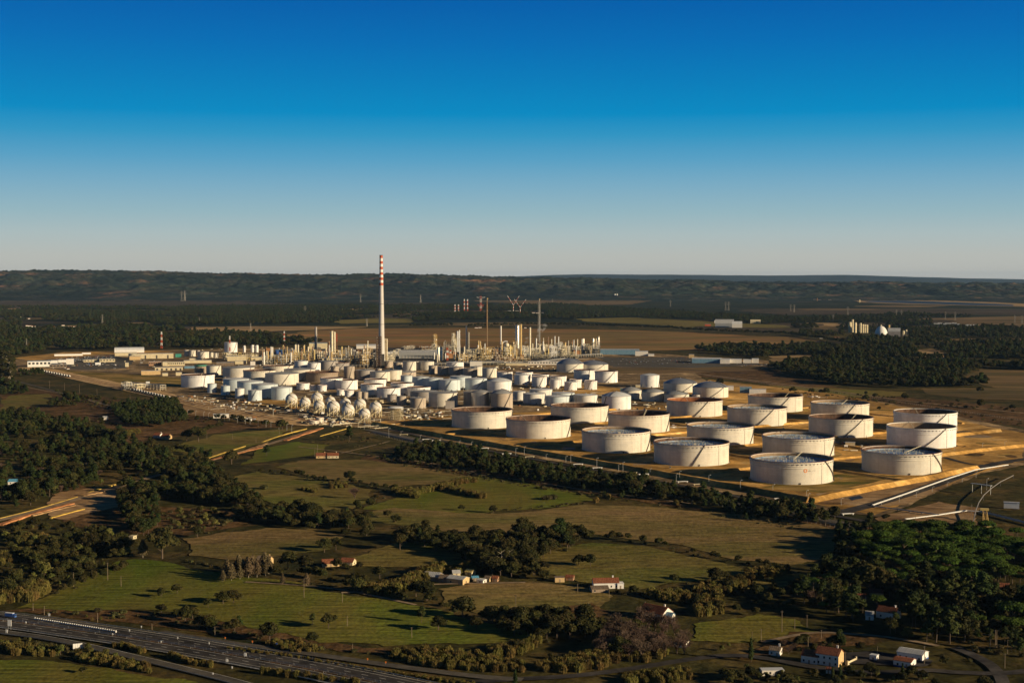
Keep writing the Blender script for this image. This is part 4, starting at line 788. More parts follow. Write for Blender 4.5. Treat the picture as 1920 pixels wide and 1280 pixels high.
# ------------------------------------------------------------ PROCESS EQUIPMENT
def column(px, yt, yb, wpx, m, label, plats=3, top='dome', name='process_column', cat='column', group='process columns', plat='pale_steel', legs=0):
    X, Y = G(px, yb); s = Y / FPX; h = GZ(px, yt, Y); r = max(.6, wpx * s / 2)
    g = empty(name, (X, Y, .5), -math.atan2(X, Y) + random.uniform(-.5, .5), label=label, cat=cat, group=group)
    b = MB(); z0 = legs
    prof = [(r, z0), (r, h - r * .6)] + ([(r * math.cos(t), h - r * .6 + r * .6 * math.sin(t)) for t in (.5, 1.0, 1.4)] + [(.02, h)] if top == 'dome' else [(r * .82, h)])
    b.lathe(prof, 20); o = b.build('vessel_shell', M[m], g); auto_smooth(o.data)
    if legs:
        b = MB()
        for i in range(4): a = math.pi / 4 + i * math.pi / 2; b.bar((r * .9 * math.cos(a), r * .9 * math.sin(a), 0), (r * .9 * math.cos(a), r * .9 * math.sin(a), z0 + 1), .3, n=4)
        b.build('support_frame', M['leg_steel'], g)
    b = MB()
    for i in range(plats):
        z = z0 + (h - z0) * (i + 1) / (plats + .25); a0 = random.random() * 6
        b.cbox(((r + .5) * math.cos(a0), (r + .5) * math.sin(a0), z), (2.6 + r * .7, 2.6 + r * .7, .25), a0); b.cbox(((r + 1.6) * math.cos(a0), (r + 1.6) * math.sin(a0), z + .9), (.12, 2.4, .12), a0)
        if r > 1.2: ring(b, r, z - .1, 1.0, .2, 16)
    if plats: b.build('platforms', M[plat], g)
    b = MB(); b.bar((r + .3, .5, 1), (r + .3, .5, h + .5), .16 + r * .05, n=5); b.bar((r + .3, .5, h + .5), (0, 0, h + .5), .16 + r * .05, n=5); b.bar((-.2, -r - .5, 1), (-.2, -r - .5, h), .14, n=4)
    b.build('riser_pipe', M[random.choice(['pale_steel', 'galvanised', 'steel'])], g)
    return g
def lattice(b, w0, w1, z0, z1, n, r=.18, cx=0, cy=0):
    P = lambda i, t: (cx + (w0 + (w1 - w0) * t) / 2 * (-1, 1, 1, -1)[i], cy + (w0 + (w1 - w0) * t) / 2 * (-1, -1, 1, 1)[i], z0 + (z1 - z0) * t)
    for i in range(4): b.bar(P(i, 0), P(i, 1), r * 1.3, r, n=4)
    for j in range(n):
        t, t2 = j / n, (j + 1) / n
        for i in range(4): b.bar(P(i, t), P((i + 1) % 4, t2), r * .7, n=3, cap=False); b.bar(P(i, t2), P((i + 1) % 4, t2), r * .7, n=3, cap=False)
def frame_unit(px, yt, yb, wpx, label, steel='ochre_steel', dens=1.0, dpt=None, name='process_structure', fill=.6):
    X, Y = G(px, yb); s = Y / FPX; h = GZ(px, yt, Y); w = wpx * s; d = dpt or max(8, min(30, w * .6))
    g = empty(name, (X, Y, .5), -math.atan2(X, Y) + random.choice([0, .5, .55]), label=label, cat='process structure', group='steel process structures')
    nx = max(2, int(w / 6)); nz = max(1, int(h / 5)); b = MB(); hs = [h * random.uniform(.45, 1) for _ in range(nx)]; hs[random.randrange(nx)] = h
    for i in range(nx + 1):
        hh = max(hs[min(i, nx - 1)], hs[max(0, i - 1)])
        for yy in (-d / 2, 0, d / 2): b.cbox((-w / 2 + w * i / nx, yy, hh / 2), (.6, .6, hh))
    for i in range(nx):
        x0, x1 = -w / 2 + w * i / nx, -w / 2 + w * (i + 1) / nx
        for j in range(1, nz + 1):
            z = h * j / nz
            if z > hs[i] + .1: break
            for yy in (-d / 2, 0, d / 2): b.cbox(((x0 + x1) / 2, yy, z), (x1 - x0, .45, .5))
            for xx in (x0, x1): b.cbox((xx, 0, z), (.3, d, .35))
            if random.random() < .5: b.bar((x0, -d / 2, z - h / nz), (x1, -d / 2, z), .14, n=3, cap=False)
    b.build('steel_frame', M[steel], g)
    b = MB(); c = MB()
    for i in range(nx):
        for j in range(0, nz):
            z = h * j / nz
            if z > hs[i]: break
            x = -w / 2 + w * (i + .5) / nx
            if random.random() < .7: b.cbox((x, 0, z + .1), (w / nx * .95, d * .95, .18))
            for _ in range(2):
                if random.random() < fill:
                    yy = random.uniform(-d * .4, d * .4); rr = random.uniform(.5, 1.5); L = random.uniform(1.5, w / nx * .6 + 1); q = random.random()
                    if q < .45: c.bar((x - L / 2, yy, z + rr + .4), (x + L / 2, yy, z + rr + .4), rr, n=10)
                    elif q < .8: c.bar((x, yy, z + .2), (x, yy, z + random.uniform(2, h / nz * .95)), rr * .8, n=10)
                    else: c.cbox((x, yy, z + 1.2), (L, rr * 1.6, 2.0))
    b.cbox((0, d * .25, h * .2), (w * .9, d * .3, h * .4)); b.build('floor_plates', M['dark_steel'], g); o = c.build('vessels', M[random.choice(['pale_steel', 'galvanised', 'white', 'pale_steel', 'silver_cladding'])], g); o['kind'] = 'stuff'  # dark back box and dark plates put shade between the beams
    b = MB()
    for _ in range(int(10 * dens * nx / 2) + 6):
        x = random.uniform(-w / 2, w / 2); yy = random.choice([-d / 2 - .7, d / 2 + .7, random.uniform(-d / 2, d / 2)]); z = random.uniform(1, h * .95); z2 = random.uniform(1, h * 1.05); r = random.uniform(.12, .4); x2 = min(w / 2, max(-w / 2, x + random.uniform(-12, 12)))
        b.bar((x, yy, z), (x2, yy, z), r, n=5); b.bar((x2, yy, z), (x2, yy, z2), r, n=5)
    o = b.build('piping', M[random.choice(['pale_steel', 'galvanised', 'leg_steel'])], g); o['kind'] = 'stuff'
    return g
def pipe_rack(p0, p1, h, w, label, m='pale_steel', pipes='galvanised', lv=2, world=False):
    a = Vector(p0 if world else G(*p0)); c = Vector(p1 if world else G(*p1)); L = (c - a).length; g = empty('pipe_rack', (a.x, a.y, .5), math.atan2((c - a).y, (c - a).x), label=label, cat='pipe rack', group='pipe racks')
    b = MB(); n = max(1, int(L / 9))
    for i in range(n + 1):
        x = L * i / n
        for yy in (-w / 2, w / 2): b.cbox((x, yy, h / 2), (.4, .4, h))
        for l in range(lv): b.cbox((x, 0, h * (1 - l * .3) - .3), (.35, w, .4))
    b.build('rack_frame', M[m], g); b = MB()
    for l in range(lv):
        for i in range(int(w / 1.1)): b.bar((0, -w / 2 + .7 + i * 1.1, h * (1 - l * .3) + .25), (L, -w / 2 + .7 + i * 1.1, h * (1 - l * .3) + .25), random.uniform(.18, .4), n=6)
    b.build('pipes', M[pipes], g); return g
def simple_building(x0, x1, yt, yb, m, label, depth=None, roof='flat', rm='sheet_roof', rz=None, name='industrial_building', windows=0, cat='building', group=None, doors=0, overhang=.5):
    X, Y = G((x0 + x1) / 2, yb); s = Y / FPX; w = (x1 - x0) * s; h = max(2.2, GZ((x0 + x1) / 2, yt, Y)); d = depth or max(6, w * .4); rzz = -math.atan2(X, Y) if rz is None else rz
    if roof in ('gable', 'arch'): h *= .72
    Y += d / 2 * math.cos(rzz)
    g = empty(name, (X, Y, .5), rzz, label=label, cat=cat, group=group)
    b = MB(); b.box(-w / 2, -d / 2, 0, w / 2, d / 2, h)
    if roof == 'gable': rr = h * .38; b.add([(-w / 2, -d / 2, h), (-w / 2, d / 2, h), (-w / 2, 0, h + rr), (w / 2, -d / 2, h), (w / 2, d / 2, h), (w / 2, 0, h + rr)], [(0, 2, 1), (3, 4, 5)])
    b.build('wall', M[m], g); b = MB(); o_ = overhang
    if roof == 'flat': b.box(-w / 2 - o_ * .5, -d / 2 - o_ * .5, h + .003, w / 2 + o_ * .5, d / 2 + o_ * .5, h + .45)
    elif roof == 'gable':
        for s_ in (-1, 1):
            e = rr * o_ / (d / 2)
            b.add([(-w / 2 - o_, s_ * (d / 2 + o_), h - e), (w / 2 + o_, s_ * (d / 2 + o_), h - e), (w / 2 + o_, 0, h + rr), (-w / 2 - o_, 0, h + rr), (-w / 2 - o_, s_ * (d / 2 + o_), h - e + .25), (w / 2 + o_, s_ * (d / 2 + o_), h - e + .25), (w / 2 + o_, 0, h + rr + .25), (-w / 2 - o_, 0, h + rr + .25)],
                  [(0, 1, 2, 3), (4, 7, 6, 5), (0, 4, 5, 1), (0, 3, 7, 4), (1, 5, 6, 2)])
    elif roof == 'arch':
        P = []; n = 10
        for xx in (-w / 2, w / 2):
            for i in range(n + 1): a = math.pi * i / n; P.append((xx, -d / 2 * math.cos(a), h + d * .28 * math.sin(a)))
        b.add(P, [(i, i + 1, n + 2 + i, n + 1 + i) for i in range(n)] + [tuple(range(n + 1)), tuple(range(n + 1, 2 * n + 2))[::-1]])
    b.build('roof', M[rm], g)
    if windows:
        for i in range(min(windows, 12)):
            b = MB(); x = -w / 2 + w * (i + .5) / windows; b.box(x - w / windows * .3, -d / 2 - .06, h * .45, x + w / windows * .3, -d / 2 - .003, h * .8); b.build('window', M['glass'], g)
    if doors:
        for i in range(doors): b = MB(); x = -w / 2 + w * (i + .5) / doors; b.box(x - min(2, w / doors * .3), -d / 2 - .08, 0, x + min(2, w / doors * .3), -d / 2 - .003, h * .7); b.build('door', M['dark_steel'], g)
    return g
# named columns seen in the photo
COLS = [
 (592.4, 613, 662, 4.2, 'grey_paint', 'dark grey tall column left of the chimney', 4), (622.3, 621, 663, 5.5, 'pale_steel', 'thick pale column, left of a twin pair', 5), (627.3, 622, 663, 3.6, 'pale_steel', 'thinner pale column touching the thick one', 4),
 (554, 646, 671, 3.8, 'pale_steel', 'left one of two equal short columns', 2), (558.8, 646.5, 670, 3.4, 'pale_steel', 'right one of two equal short columns', 2), (545.5, 661, 679.5, 3, 'white', 'small white column before a blue roof', 1),
 (570, 648, 671, 2.2, 'ochre_steel', 'slim yellowish column behind the small tanks', 2), (578, 650, 672, 2.6, 'pale_steel', 'slim pale column left of the dark one', 3), (587.5, 655, 672, 3, 'pale_steel', 'stubby pale column at the foot of the dark one', 1), (611, 653, 669, 3, 'pale_steel', 'stubby column before the thick pale one', 1), (617, 640, 668, 2.6, 'rust_steel', 'rusty latticed column left of the thick pale one', 5),
 (648, 652, 670, 2.2, 'pale_steel', 'slim column between two work areas', 2), (663, 655, 676, 2, 'galvanised', 'grey riser left of the chimney', 2), (681, 655, 672, 3, 'pale_steel', 'short fat column left of the chimney', 2),
 (822.2, 650, 677, 4.2, 'silver_cladding', 'left silver vessel of a pair', 1), (828.3, 650.5, 676, 4.4, 'silver_cladding', 'right silver vessel of a pair', 1), (857.8, 621, 660, 3.6, 'white', 'tall white column beside a lattice stair tower', 3), (861.2, 619, 677, 2.6, 'galvanised', 'tall thin grey column in front of the white one', 4),
 (874.3, 611, 664, 2, 'galvanised', 'very thin tall stack right of the white column', 3), (878.2, 623, 664, 3, 'pale_steel', 'thin pale column beside the thin stack', 4), (897.2, 639, 663, 2.2, 'ochre_steel', 'first of two close slim columns', 3), (900.6, 640, 662, 2.2, 'ochre_steel', 'second of two close slim columns', 3), (909, 644, 668, 2, 'galvanised', 'slim pipe stack before the lattice mast', 2),
 (939, 611, 646, 2.8, 'white', 'pale tall stack left of the curved duct', 2), (970, 609, 660, 7, 'silver_cladding', 'thick silver reactor column with platforms', 8), (976.5, 608, 671, 3.4, 'ochre_steel', 'orange brown column joined to the silver reactor', 9), (993.8, 614, 672, 3.2, 'pale_steel', 'tall pale stack right of the reactor', 4),
 (1005.2, 634, 662, 2.6, 'galvanised', 'shorter grey stack right of the tall pale one', 2), (1040, 630, 656, 2.4, 'galvanised', 'twin topped column at the right units', 4), (1047, 631, 656, 2.4, 'galvanised', 'column beside the twin topped one', 4), (1065.3, 639, 671.5, 2.4, 'steel', 'dark thin stack in front of the right units', 2),
 (1082.5, 636, 660, 2, 'pale_steel', 'thin stack in the right units', 3), (1094, 634, 660, 3, 'silver_cladding', 'silver column with a wide head', 5), (1112, 634, 664, 3, 'silver_cladding', 'silver column, second from the right end', 6), (1122, 631, 664, 3.4, 'silver_cladding', 'silver column at the right end of the units', 7), (1034, 636, 656, 2, 'pale_steel', 'thin pale stack left of the twin topped column', 2),
 (941, 640, 671, 2.4, 'ochre_steel', 'orange riser column in the centre', 4), (956.5, 647, 670, 4, 'yellow_steel', 'yellow regenerator column among rusty frames', 4), (928, 652, 670, 2.6, 'pale_steel', 'small pale column among yellow frames', 2),
 (706, 631, 688, 2, 'rust_steel', 'dark riser pipe left of the chimney foot', 4), (719.6, 634, 684, 1.8, 'ochre_steel', 'first of four thin pipes right of the chimney', 2), (721.8, 634.5, 683, 1.6, 'pale_steel', 'second of four thin pipes right of the chimney', 2), (723.8, 635, 683, 1.6, 'ochre_steel', 'third of four thin pipes right of the chimney', 2), (725.8, 635.5, 682, 1.6, 'pale_steel', 'last of four thin pipes right of the chimney', 2),
 (508, 650, 676, 2.6, 'galvanised', 'thin silvery mast column left of the blue roof', 3), (495, 660, 684, 3, 'white', 'white column in the left small unit', 2), (500, 658, 683, 2.2, 'pale_steel', 'pale column in the left small unit', 2), (517, 663, 681, 2.2, 'rust_steel', 'short rusty column near the left small unit', 1), (538, 650, 672, 2.2, 'ochre_steel', 'thin column left of the small white one', 2),
]
for px, yt, yb, w, m_, lb, pl in COLS: column(px, yt, yb, w, m_, lb, plats=pl)
# silos at the left
for px, w, yt, yb, lb in [(473.5, 6.2, 646.5, 664, 'left white silo of a raised pair'), (481.5, 6.2, 647, 664, 'right white silo of a raised pair'), (458, 5, 648, 664, 'single white silo with a yellow gantry')]:
    column(px, yt, yb, w, 'white', lb, plats=1, name='silo', cat='silo', group='white silos', legs=5)
tank(421, 445, 642.5, 661, 'cone', Wp, 'tall white round bin with a red and white mast before it', stair=(20, 60), cat='silo')
def mast(px, yt, yb, wpx, label, m1='red_paint', m2='white', bands=6, name='radio_mast', top=True, group='red and white masts', w1=.5):
    X, Y = G(px, yb); s = Y / FPX; h = GZ(px, yt, Y); w = wpx * s; g = empty(name, (X, Y, .3), .3, label=label, cat='mast', group=group)
    for i in range(bands):
        t, t2 = i / bands, (i + 1) / bands; b = MB(); lattice(b, w * (1 - (1 - w1) * t), w * (1 - (1 - w1) * t2), h * t, h * t2, 3, r=max(.2, .28 * s))
        b.build('mast_section', M[m1 if i % 2 == 0 else m2], g)
    return g, w, h, s
mast(303, 622, 653, 3.2, 'red and white mast behind the offices'); mast(533, 621, 645, 2.6, 'red topped mast behind the left units'); mast(431, 630, 672, 1.8, 'red and white mast by the white round bin', w1=1.0)
mast(838.6, 652, 676, 3, 'red and white banded mast, left of a pair', w1=1, bands=5); mast(844.2, 656, 672, 2.4, 'red and white banded mast, right of a pair', w1=1, bands=5); mast(631, 625, 655, 2, 'mast with a red tank near its top, left of the chimney', bands=2, m1='rust_steel', m2='red_paint', w1=1)
# flare stacks
for px, yt, yb, w, lb in [(913.5, 561, 665, 2.2, 'tall brown guyed flare stack with a hooked tip'), (1011, 562, 655, 5.0, 'tall lattice flare stack beside rising steam')]:
    X, Y = G(px, yb); s = Y / FPX; h = GZ(px, yt, Y); g = empty('flare_stack', (X, Y, .5), label=lb, cat='flare stack', group='flare stacks')
    b = MB(); lattice(b, w * s * 1.0, w * s * .8, 0, h * .96, int(h / 6), r=.32); b.build('lattice', M['steel' if w > 3 else 'rust_steel'], g)
    b = MB(); b.bar((0, 0, 0), (0, 0, h), .9, .6, n=8); b.bar((w * s * .2, 0, 0), (w * s * .2, 0, h * .9), .3, n=6); b.build('riser', M['leg_steel' if w < 3 else 'galvanised'], g)
    b = MB(); b.bar((0, 0, h), (1.2, 0, h + 3), 1.0, 1.2, n=8); b.bar((0, 0, h - 2), (3.5, 0, h + 2), .3, n=4); b.build('flare_tip', M['yellow_steel'], g)
# chimney foot: dark furnace structure
X, Y = G(710.5, 690); sx = Y / FPX; hT = GZ(710, 631, Y); g = empty('stair_tower', (X, Y, .5), label='dark stair structure clasping the foot of the chimney', cat='process structure'); w_ = 4.5 * sx
b = MB(); lattice(b, w_ * 2, w_ * 2, 0, hT, 12, r=.45)
for i in range(3): b.cbox((-w_ * .5 + i * w_ * .5, 0, hT / 2), (.8, w_ * 1.6, hT))
b.build('steel_frame', M['dark_steel'], g); b = MB()
for i in range(14): b.cbox((0, 0, hT * (i + .6) / 14), (w_ * 2.3, w_ * 2.3, .7))
b.build('floor_plates', M['rust_steel'], g); b = MB(); b.cbox((w_ * 1.6, 0, hT * .22), (w_ * 1.3, w_ * 1.5, hT * .44)); b.cbox((-w_ * 1.4, 0, hT * .12), (w_ * 1.2, w_ * 1.5, hT * .24)); b.build('furnace_box', M['dark_steel'], g)
patch('process_floor', [(484, 666), (560, 655), (700, 652), (1126, 652), (1130, 669), (1050, 676), (990, 684), (700, 687), (500, 688), (480, 680)], 'asphalt', 'dark floor laid to shade the sunlit ground of the process units', 6.4, amp=.6)  # asphalt tone darkens the bright ground between the units
for i in range(34):
    px = random.choice([random.uniform(495, 700), random.uniform(815, 1120), random.uniform(815, 1120)]); yb = random.uniform(660, 676) if px < 1000 else random.uniform(656, 666); X, Y = G(px, yb); b = MB(); h_ = random.uniform(6, 16); w_ = random.uniform(8, 22); b.box(-w_ / 2, -5, 0, w_ / 2, 5, h_); b.box(-w_ / 2 - .2, -5.2, h_ + .003, w_ / 2 + .2, 5.2, h_ + .4); b.bar((-w_ * .3, 0, h_), (-w_ * .3, 0, h_ + 4), .8, n=8); b.bar((w_ * .25, 0, h_), (w_ * .25, 0, h_ + 3), .6, n=8)
    o = b.build('gap_shade_block', M['dark_steel' if i % 3 else 'rust_steel']); o.location = (X, Y, .9); o.rotation_euler = (0, 0, .5); sd_ = 'left' if px < 705 else 'right'; tag(o, 'added dark block for shaded gaps among the process structures %s of the chimney' % sd_, 'furnace', 'added dark gap blocks %s of the chimney' % sd_)  # dark boxes added to imitate the dark gaps between the units
UNITS = [ # px, top, base, width, steel, label
 (815.5, 627, 652, 6, 'ochre_steel', 'yellow topped lattice tower right of the office block'), (851.5, 625, 661, 8, 'pale_steel', 'tall pale stair tower joined to the white column'), (842, 637, 662, 20, 'pale_steel', 'stepped pale structure left of the stair tower'),
 (818, 645, 662, 14, 'pale_steel', 'small structure beside the silver pair'), (911, 651, 672, 34, 'ochre_steel', 'long ochre rack structure in the centre'), (886, 656, 670, 24, 'pale_steel', 'pale exchanger structure in the centre left'), (935, 655, 676, 18, 'rust_steel', 'rusty structure before the curved duct'),
 (952, 650, 676, 16, 'yellow_steel', 'yellow structure beside the reactor'), (966, 640, 671, 12, 'ochre_steel', 'stepped structure at the foot of the silver reactor'), (985, 648, 668, 18, 'galvanised', 'grey structure right of the reactor'), (1002, 652, 666, 20, 'pale_steel', 'low pale structure between the stacks'),
 (1023, 645, 657, 30, 'pale_steel', 'white pipe structure before the steam'), (1038, 649, 671, 13, 'white', 'white blocky structure in the right units'), (1048, 642, 666, 12, 'galvanised', 'structure round the twin topped column'), (1060, 648, 668, 18, 'pale_steel', 'structure behind the dark thin stack'), (1080, 648, 662, 26, 'galvanised', 'long structure in the right units'),
 (1100, 645, 664, 24, 'pale_steel', 'dense structure near the right end'), (1116, 640, 665, 18, 'galvanised', 'dense silver structure at the right end'), (1074, 660, 672, 20, 'pale_steel', 'low structure before the right units'), (870, 664, 679, 36, 'ochre_steel', 'long low ochre structure behind white tanks'), (905, 667, 679, 34, 'ochre_steel', 'long low yellow structure in the centre front'),
 (945, 668, 680, 38, 'rust_steel', 'rust coloured low structure in the centre front'), (980, 668, 679, 30, 'ochre_steel', 'low ochre structure right of centre'), (1015, 662, 672, 34, 'pale_steel', 'low pale structure right of centre'),
 (540, 660, 678, 30, 'ochre_steel', 'dense yellow structure in the left units'), (562, 657, 674, 22, 'yellow_steel', 'yellow structure behind two equal columns'), (583, 656, 672, 20, 'ochre_steel', 'structure around the dark grey column'), (605, 658, 672, 22, 'pale_steel', 'pale structure left of the thick column'), (632, 656, 672, 22, 'ochre_steel', 'structure right of the thick pale column'),
 (652, 652, 676, 20, 'ochre_steel', 'stepped structure in the middle left'), (668, 657, 685, 16, 'rust_steel', 'rusty shaded structure left of the chimney'), (686, 653, 684, 22, 'ochre_steel', 'tall structure directly left of the chimney'), (700, 656, 686, 14, 'dark_steel', 'dark structure directly left of the chimney'), (732, 664, 680, 14, 'pale_steel', 'pale structure right of the chimney'),
 (505, 664, 683, 26, 'pale_steel', 'pale structure in the left small unit'), (525, 666, 683, 20, 'ochre_steel', 'ochre structure in the left small unit'), (460, 662, 676, 24, 'yellow_steel', 'yellow gantry below the white silos'), (432, 661, 674, 26, 'leg_steel', 'pale yellow structure below the round bin'), (476, 663, 673, 14, 'leg_steel', 'frame below the raised silos'),
 (812, 655, 666, 20, 'pale_steel', 'low structure right of the ribbed hall'), (645, 666, 682, 24, 'ochre_steel', 'low structure above the tall tanks'), (742, 655, 668, 16, 'galvanised', 'small structure behind the ribbed hall'), (798, 648, 656, 22, 'rust_steel', 'rusty heap of steel behind the ribbed hall'), (765, 648, 655, 22, 'steel', 'small works behind the ribbed hall'),
]
for px, yt, yb, w, st, lb in UNITS: frame_unit(px, yt, yb, w, lb, steel=st)
for i in range(130):
    px = random.choice([random.uniform(488, 700), random.uniform(488, 700), random.uniform(812, 1126), random.uniform(812, 1126), random.uniform(812, 1126)]); yb = random.uniform(664, 681) if px < 1000 else random.uniform(655, 669); hp = random.uniform(8, 20) if random.random() < .85 else random.uniform(20, 29); cm = random.choice(['pale_steel', 'ochre_steel', 'galvanised', 'white', 'pale_steel', 'rust_steel', 'yellow_steel'])
    ty = {'pale_steel': 'pale', 'ochre_steel': 'ochre', 'galvanised': 'grey', 'white': 'white', 'rust_steel': 'rusty', 'yellow_steel': 'yellow'}[cm]; sd_ = 'left' if px < 705 else 'right'
    column(px, yb - hp, yb, random.uniform(1.2, 2.6), cm, 'short %s vessel among the process structures %s of the chimney' % (ty, sd_), plats=1, name='process_vessel', cat='vessel', group='short %s vessels %s of the chimney' % (ty, sd_))
# curved duct
X, Y = G(948, 668); g = empty('curved_duct', (X, Y, .5), label='large pale curved duct over a round vessel in the centre', cat='duct'); s = Y / FPX; z = GZ(948, 652, Y)
b = MB(); P = [(-9 + 0 * i, 0, z) for i in range(1)] + [(-9 * math.cos(t), 0, z + 8 + 9 * math.sin(t)) for t in np.linspace(0, 2.2, 9)]
for p, q_ in zip(P[:-1], P[1:]): b.bar(p, q_, 1.5, n=10)
b.build('duct', M['white'], g); b = MB(); b.lathe([(6, 0), (6, z)], 20); b.lathe([(6.5 * max(.01, math.sin(math.pi * i / 12)), z + 6.5 - 6.5 * math.cos(math.pi * i / 12)) for i in range(13)], 20, (3, 0)); b.build('vessel_shell', M['pale_steel'], g)
for p0, p1, h, w, lb in [((520, 688), (690, 690), 7, 7, 'pipe rack behind the tall tanks'), ((735, 688), (1000, 683), 7, 8, 'long pipe rack along the front of the process units'), ((1000, 683), (1060, 676), 6, 7, 'pipe rack leading to the right units'), ((640, 672), (830, 672), 8, 7, 'pipe rack passing the chimney'), ((870, 660), (1120, 657), 8, 7, 'pipe rack through the right units'), ((1060, 672), (1128, 668), 7, 6, 'pipe rack at the right end'),
                         ((490, 672), (640, 668), 7, 6, 'pipe rack through the left units')]: pipe_rack(p0, p1, h, w, lb)
# steam
def steam(px, py, dist, wpx, hpx, lb):
    m = bpy.data.materials.get('steam')
    if not m:
        m = bpy.data.materials.new('steam'); m.use_nodes = True; t = m.node_tree; t.nodes.clear(); o_ = t.nodes.new('ShaderNodeOutputMaterial'); v = t.nodes.new('ShaderNodeVolumePrincipled'); n = t.nodes.new('ShaderNodeTexNoise'); n.inputs['Scale'].default_value = .09; n.inputs['Detail'].default_value = 4
        c = t.nodes.new('ShaderNodeTexCoord'); t.links.new(c.outputs['Object'], n.inputs[0]); mm = t.nodes.new('ShaderNodeMapRange'); mm.inputs['From Min'].default_value = .5; mm.inputs['From Max'].default_value = .75; mm.inputs['To Max'].default_value = .10
        t.links.new(n.outputs[0], mm.inputs[0]); t.links.new(mm.outputs[0], v.inputs['Density']); v.inputs['Color'].default_value = (.9, .9, .9, 1); t.links.new(v.outputs[0], o_.inputs['Volume'])
    s = dist / FPX; X = (px - 960) / FPX * dist; z = GZ(px, py, dist); b = MB(); W_, H_ = wpx * s, hpx * s
    prof = [(.02, 0), (W_ * .12, H_ * .05), (W_ * .2, H_ * .3), (W_ * .34, H_ * .6), (W_ * .4, H_ * .85), (.02, H_)]; P = MB(); P.lathe(prof, 14)
    P.v = [(x + zz * .55, y, zz) for x, y, zz in P.v]; o = P.build('steam_plume', m); o.location = (X, dist, z); tag(o, lb, kind='stuff')
steam(1004, 637, 4000, 22, 32, 'thin white steam drifting right beside the lattice flare stack'); steam(982, 649, 4000, 20, 18, 'low white steam between the stacks')
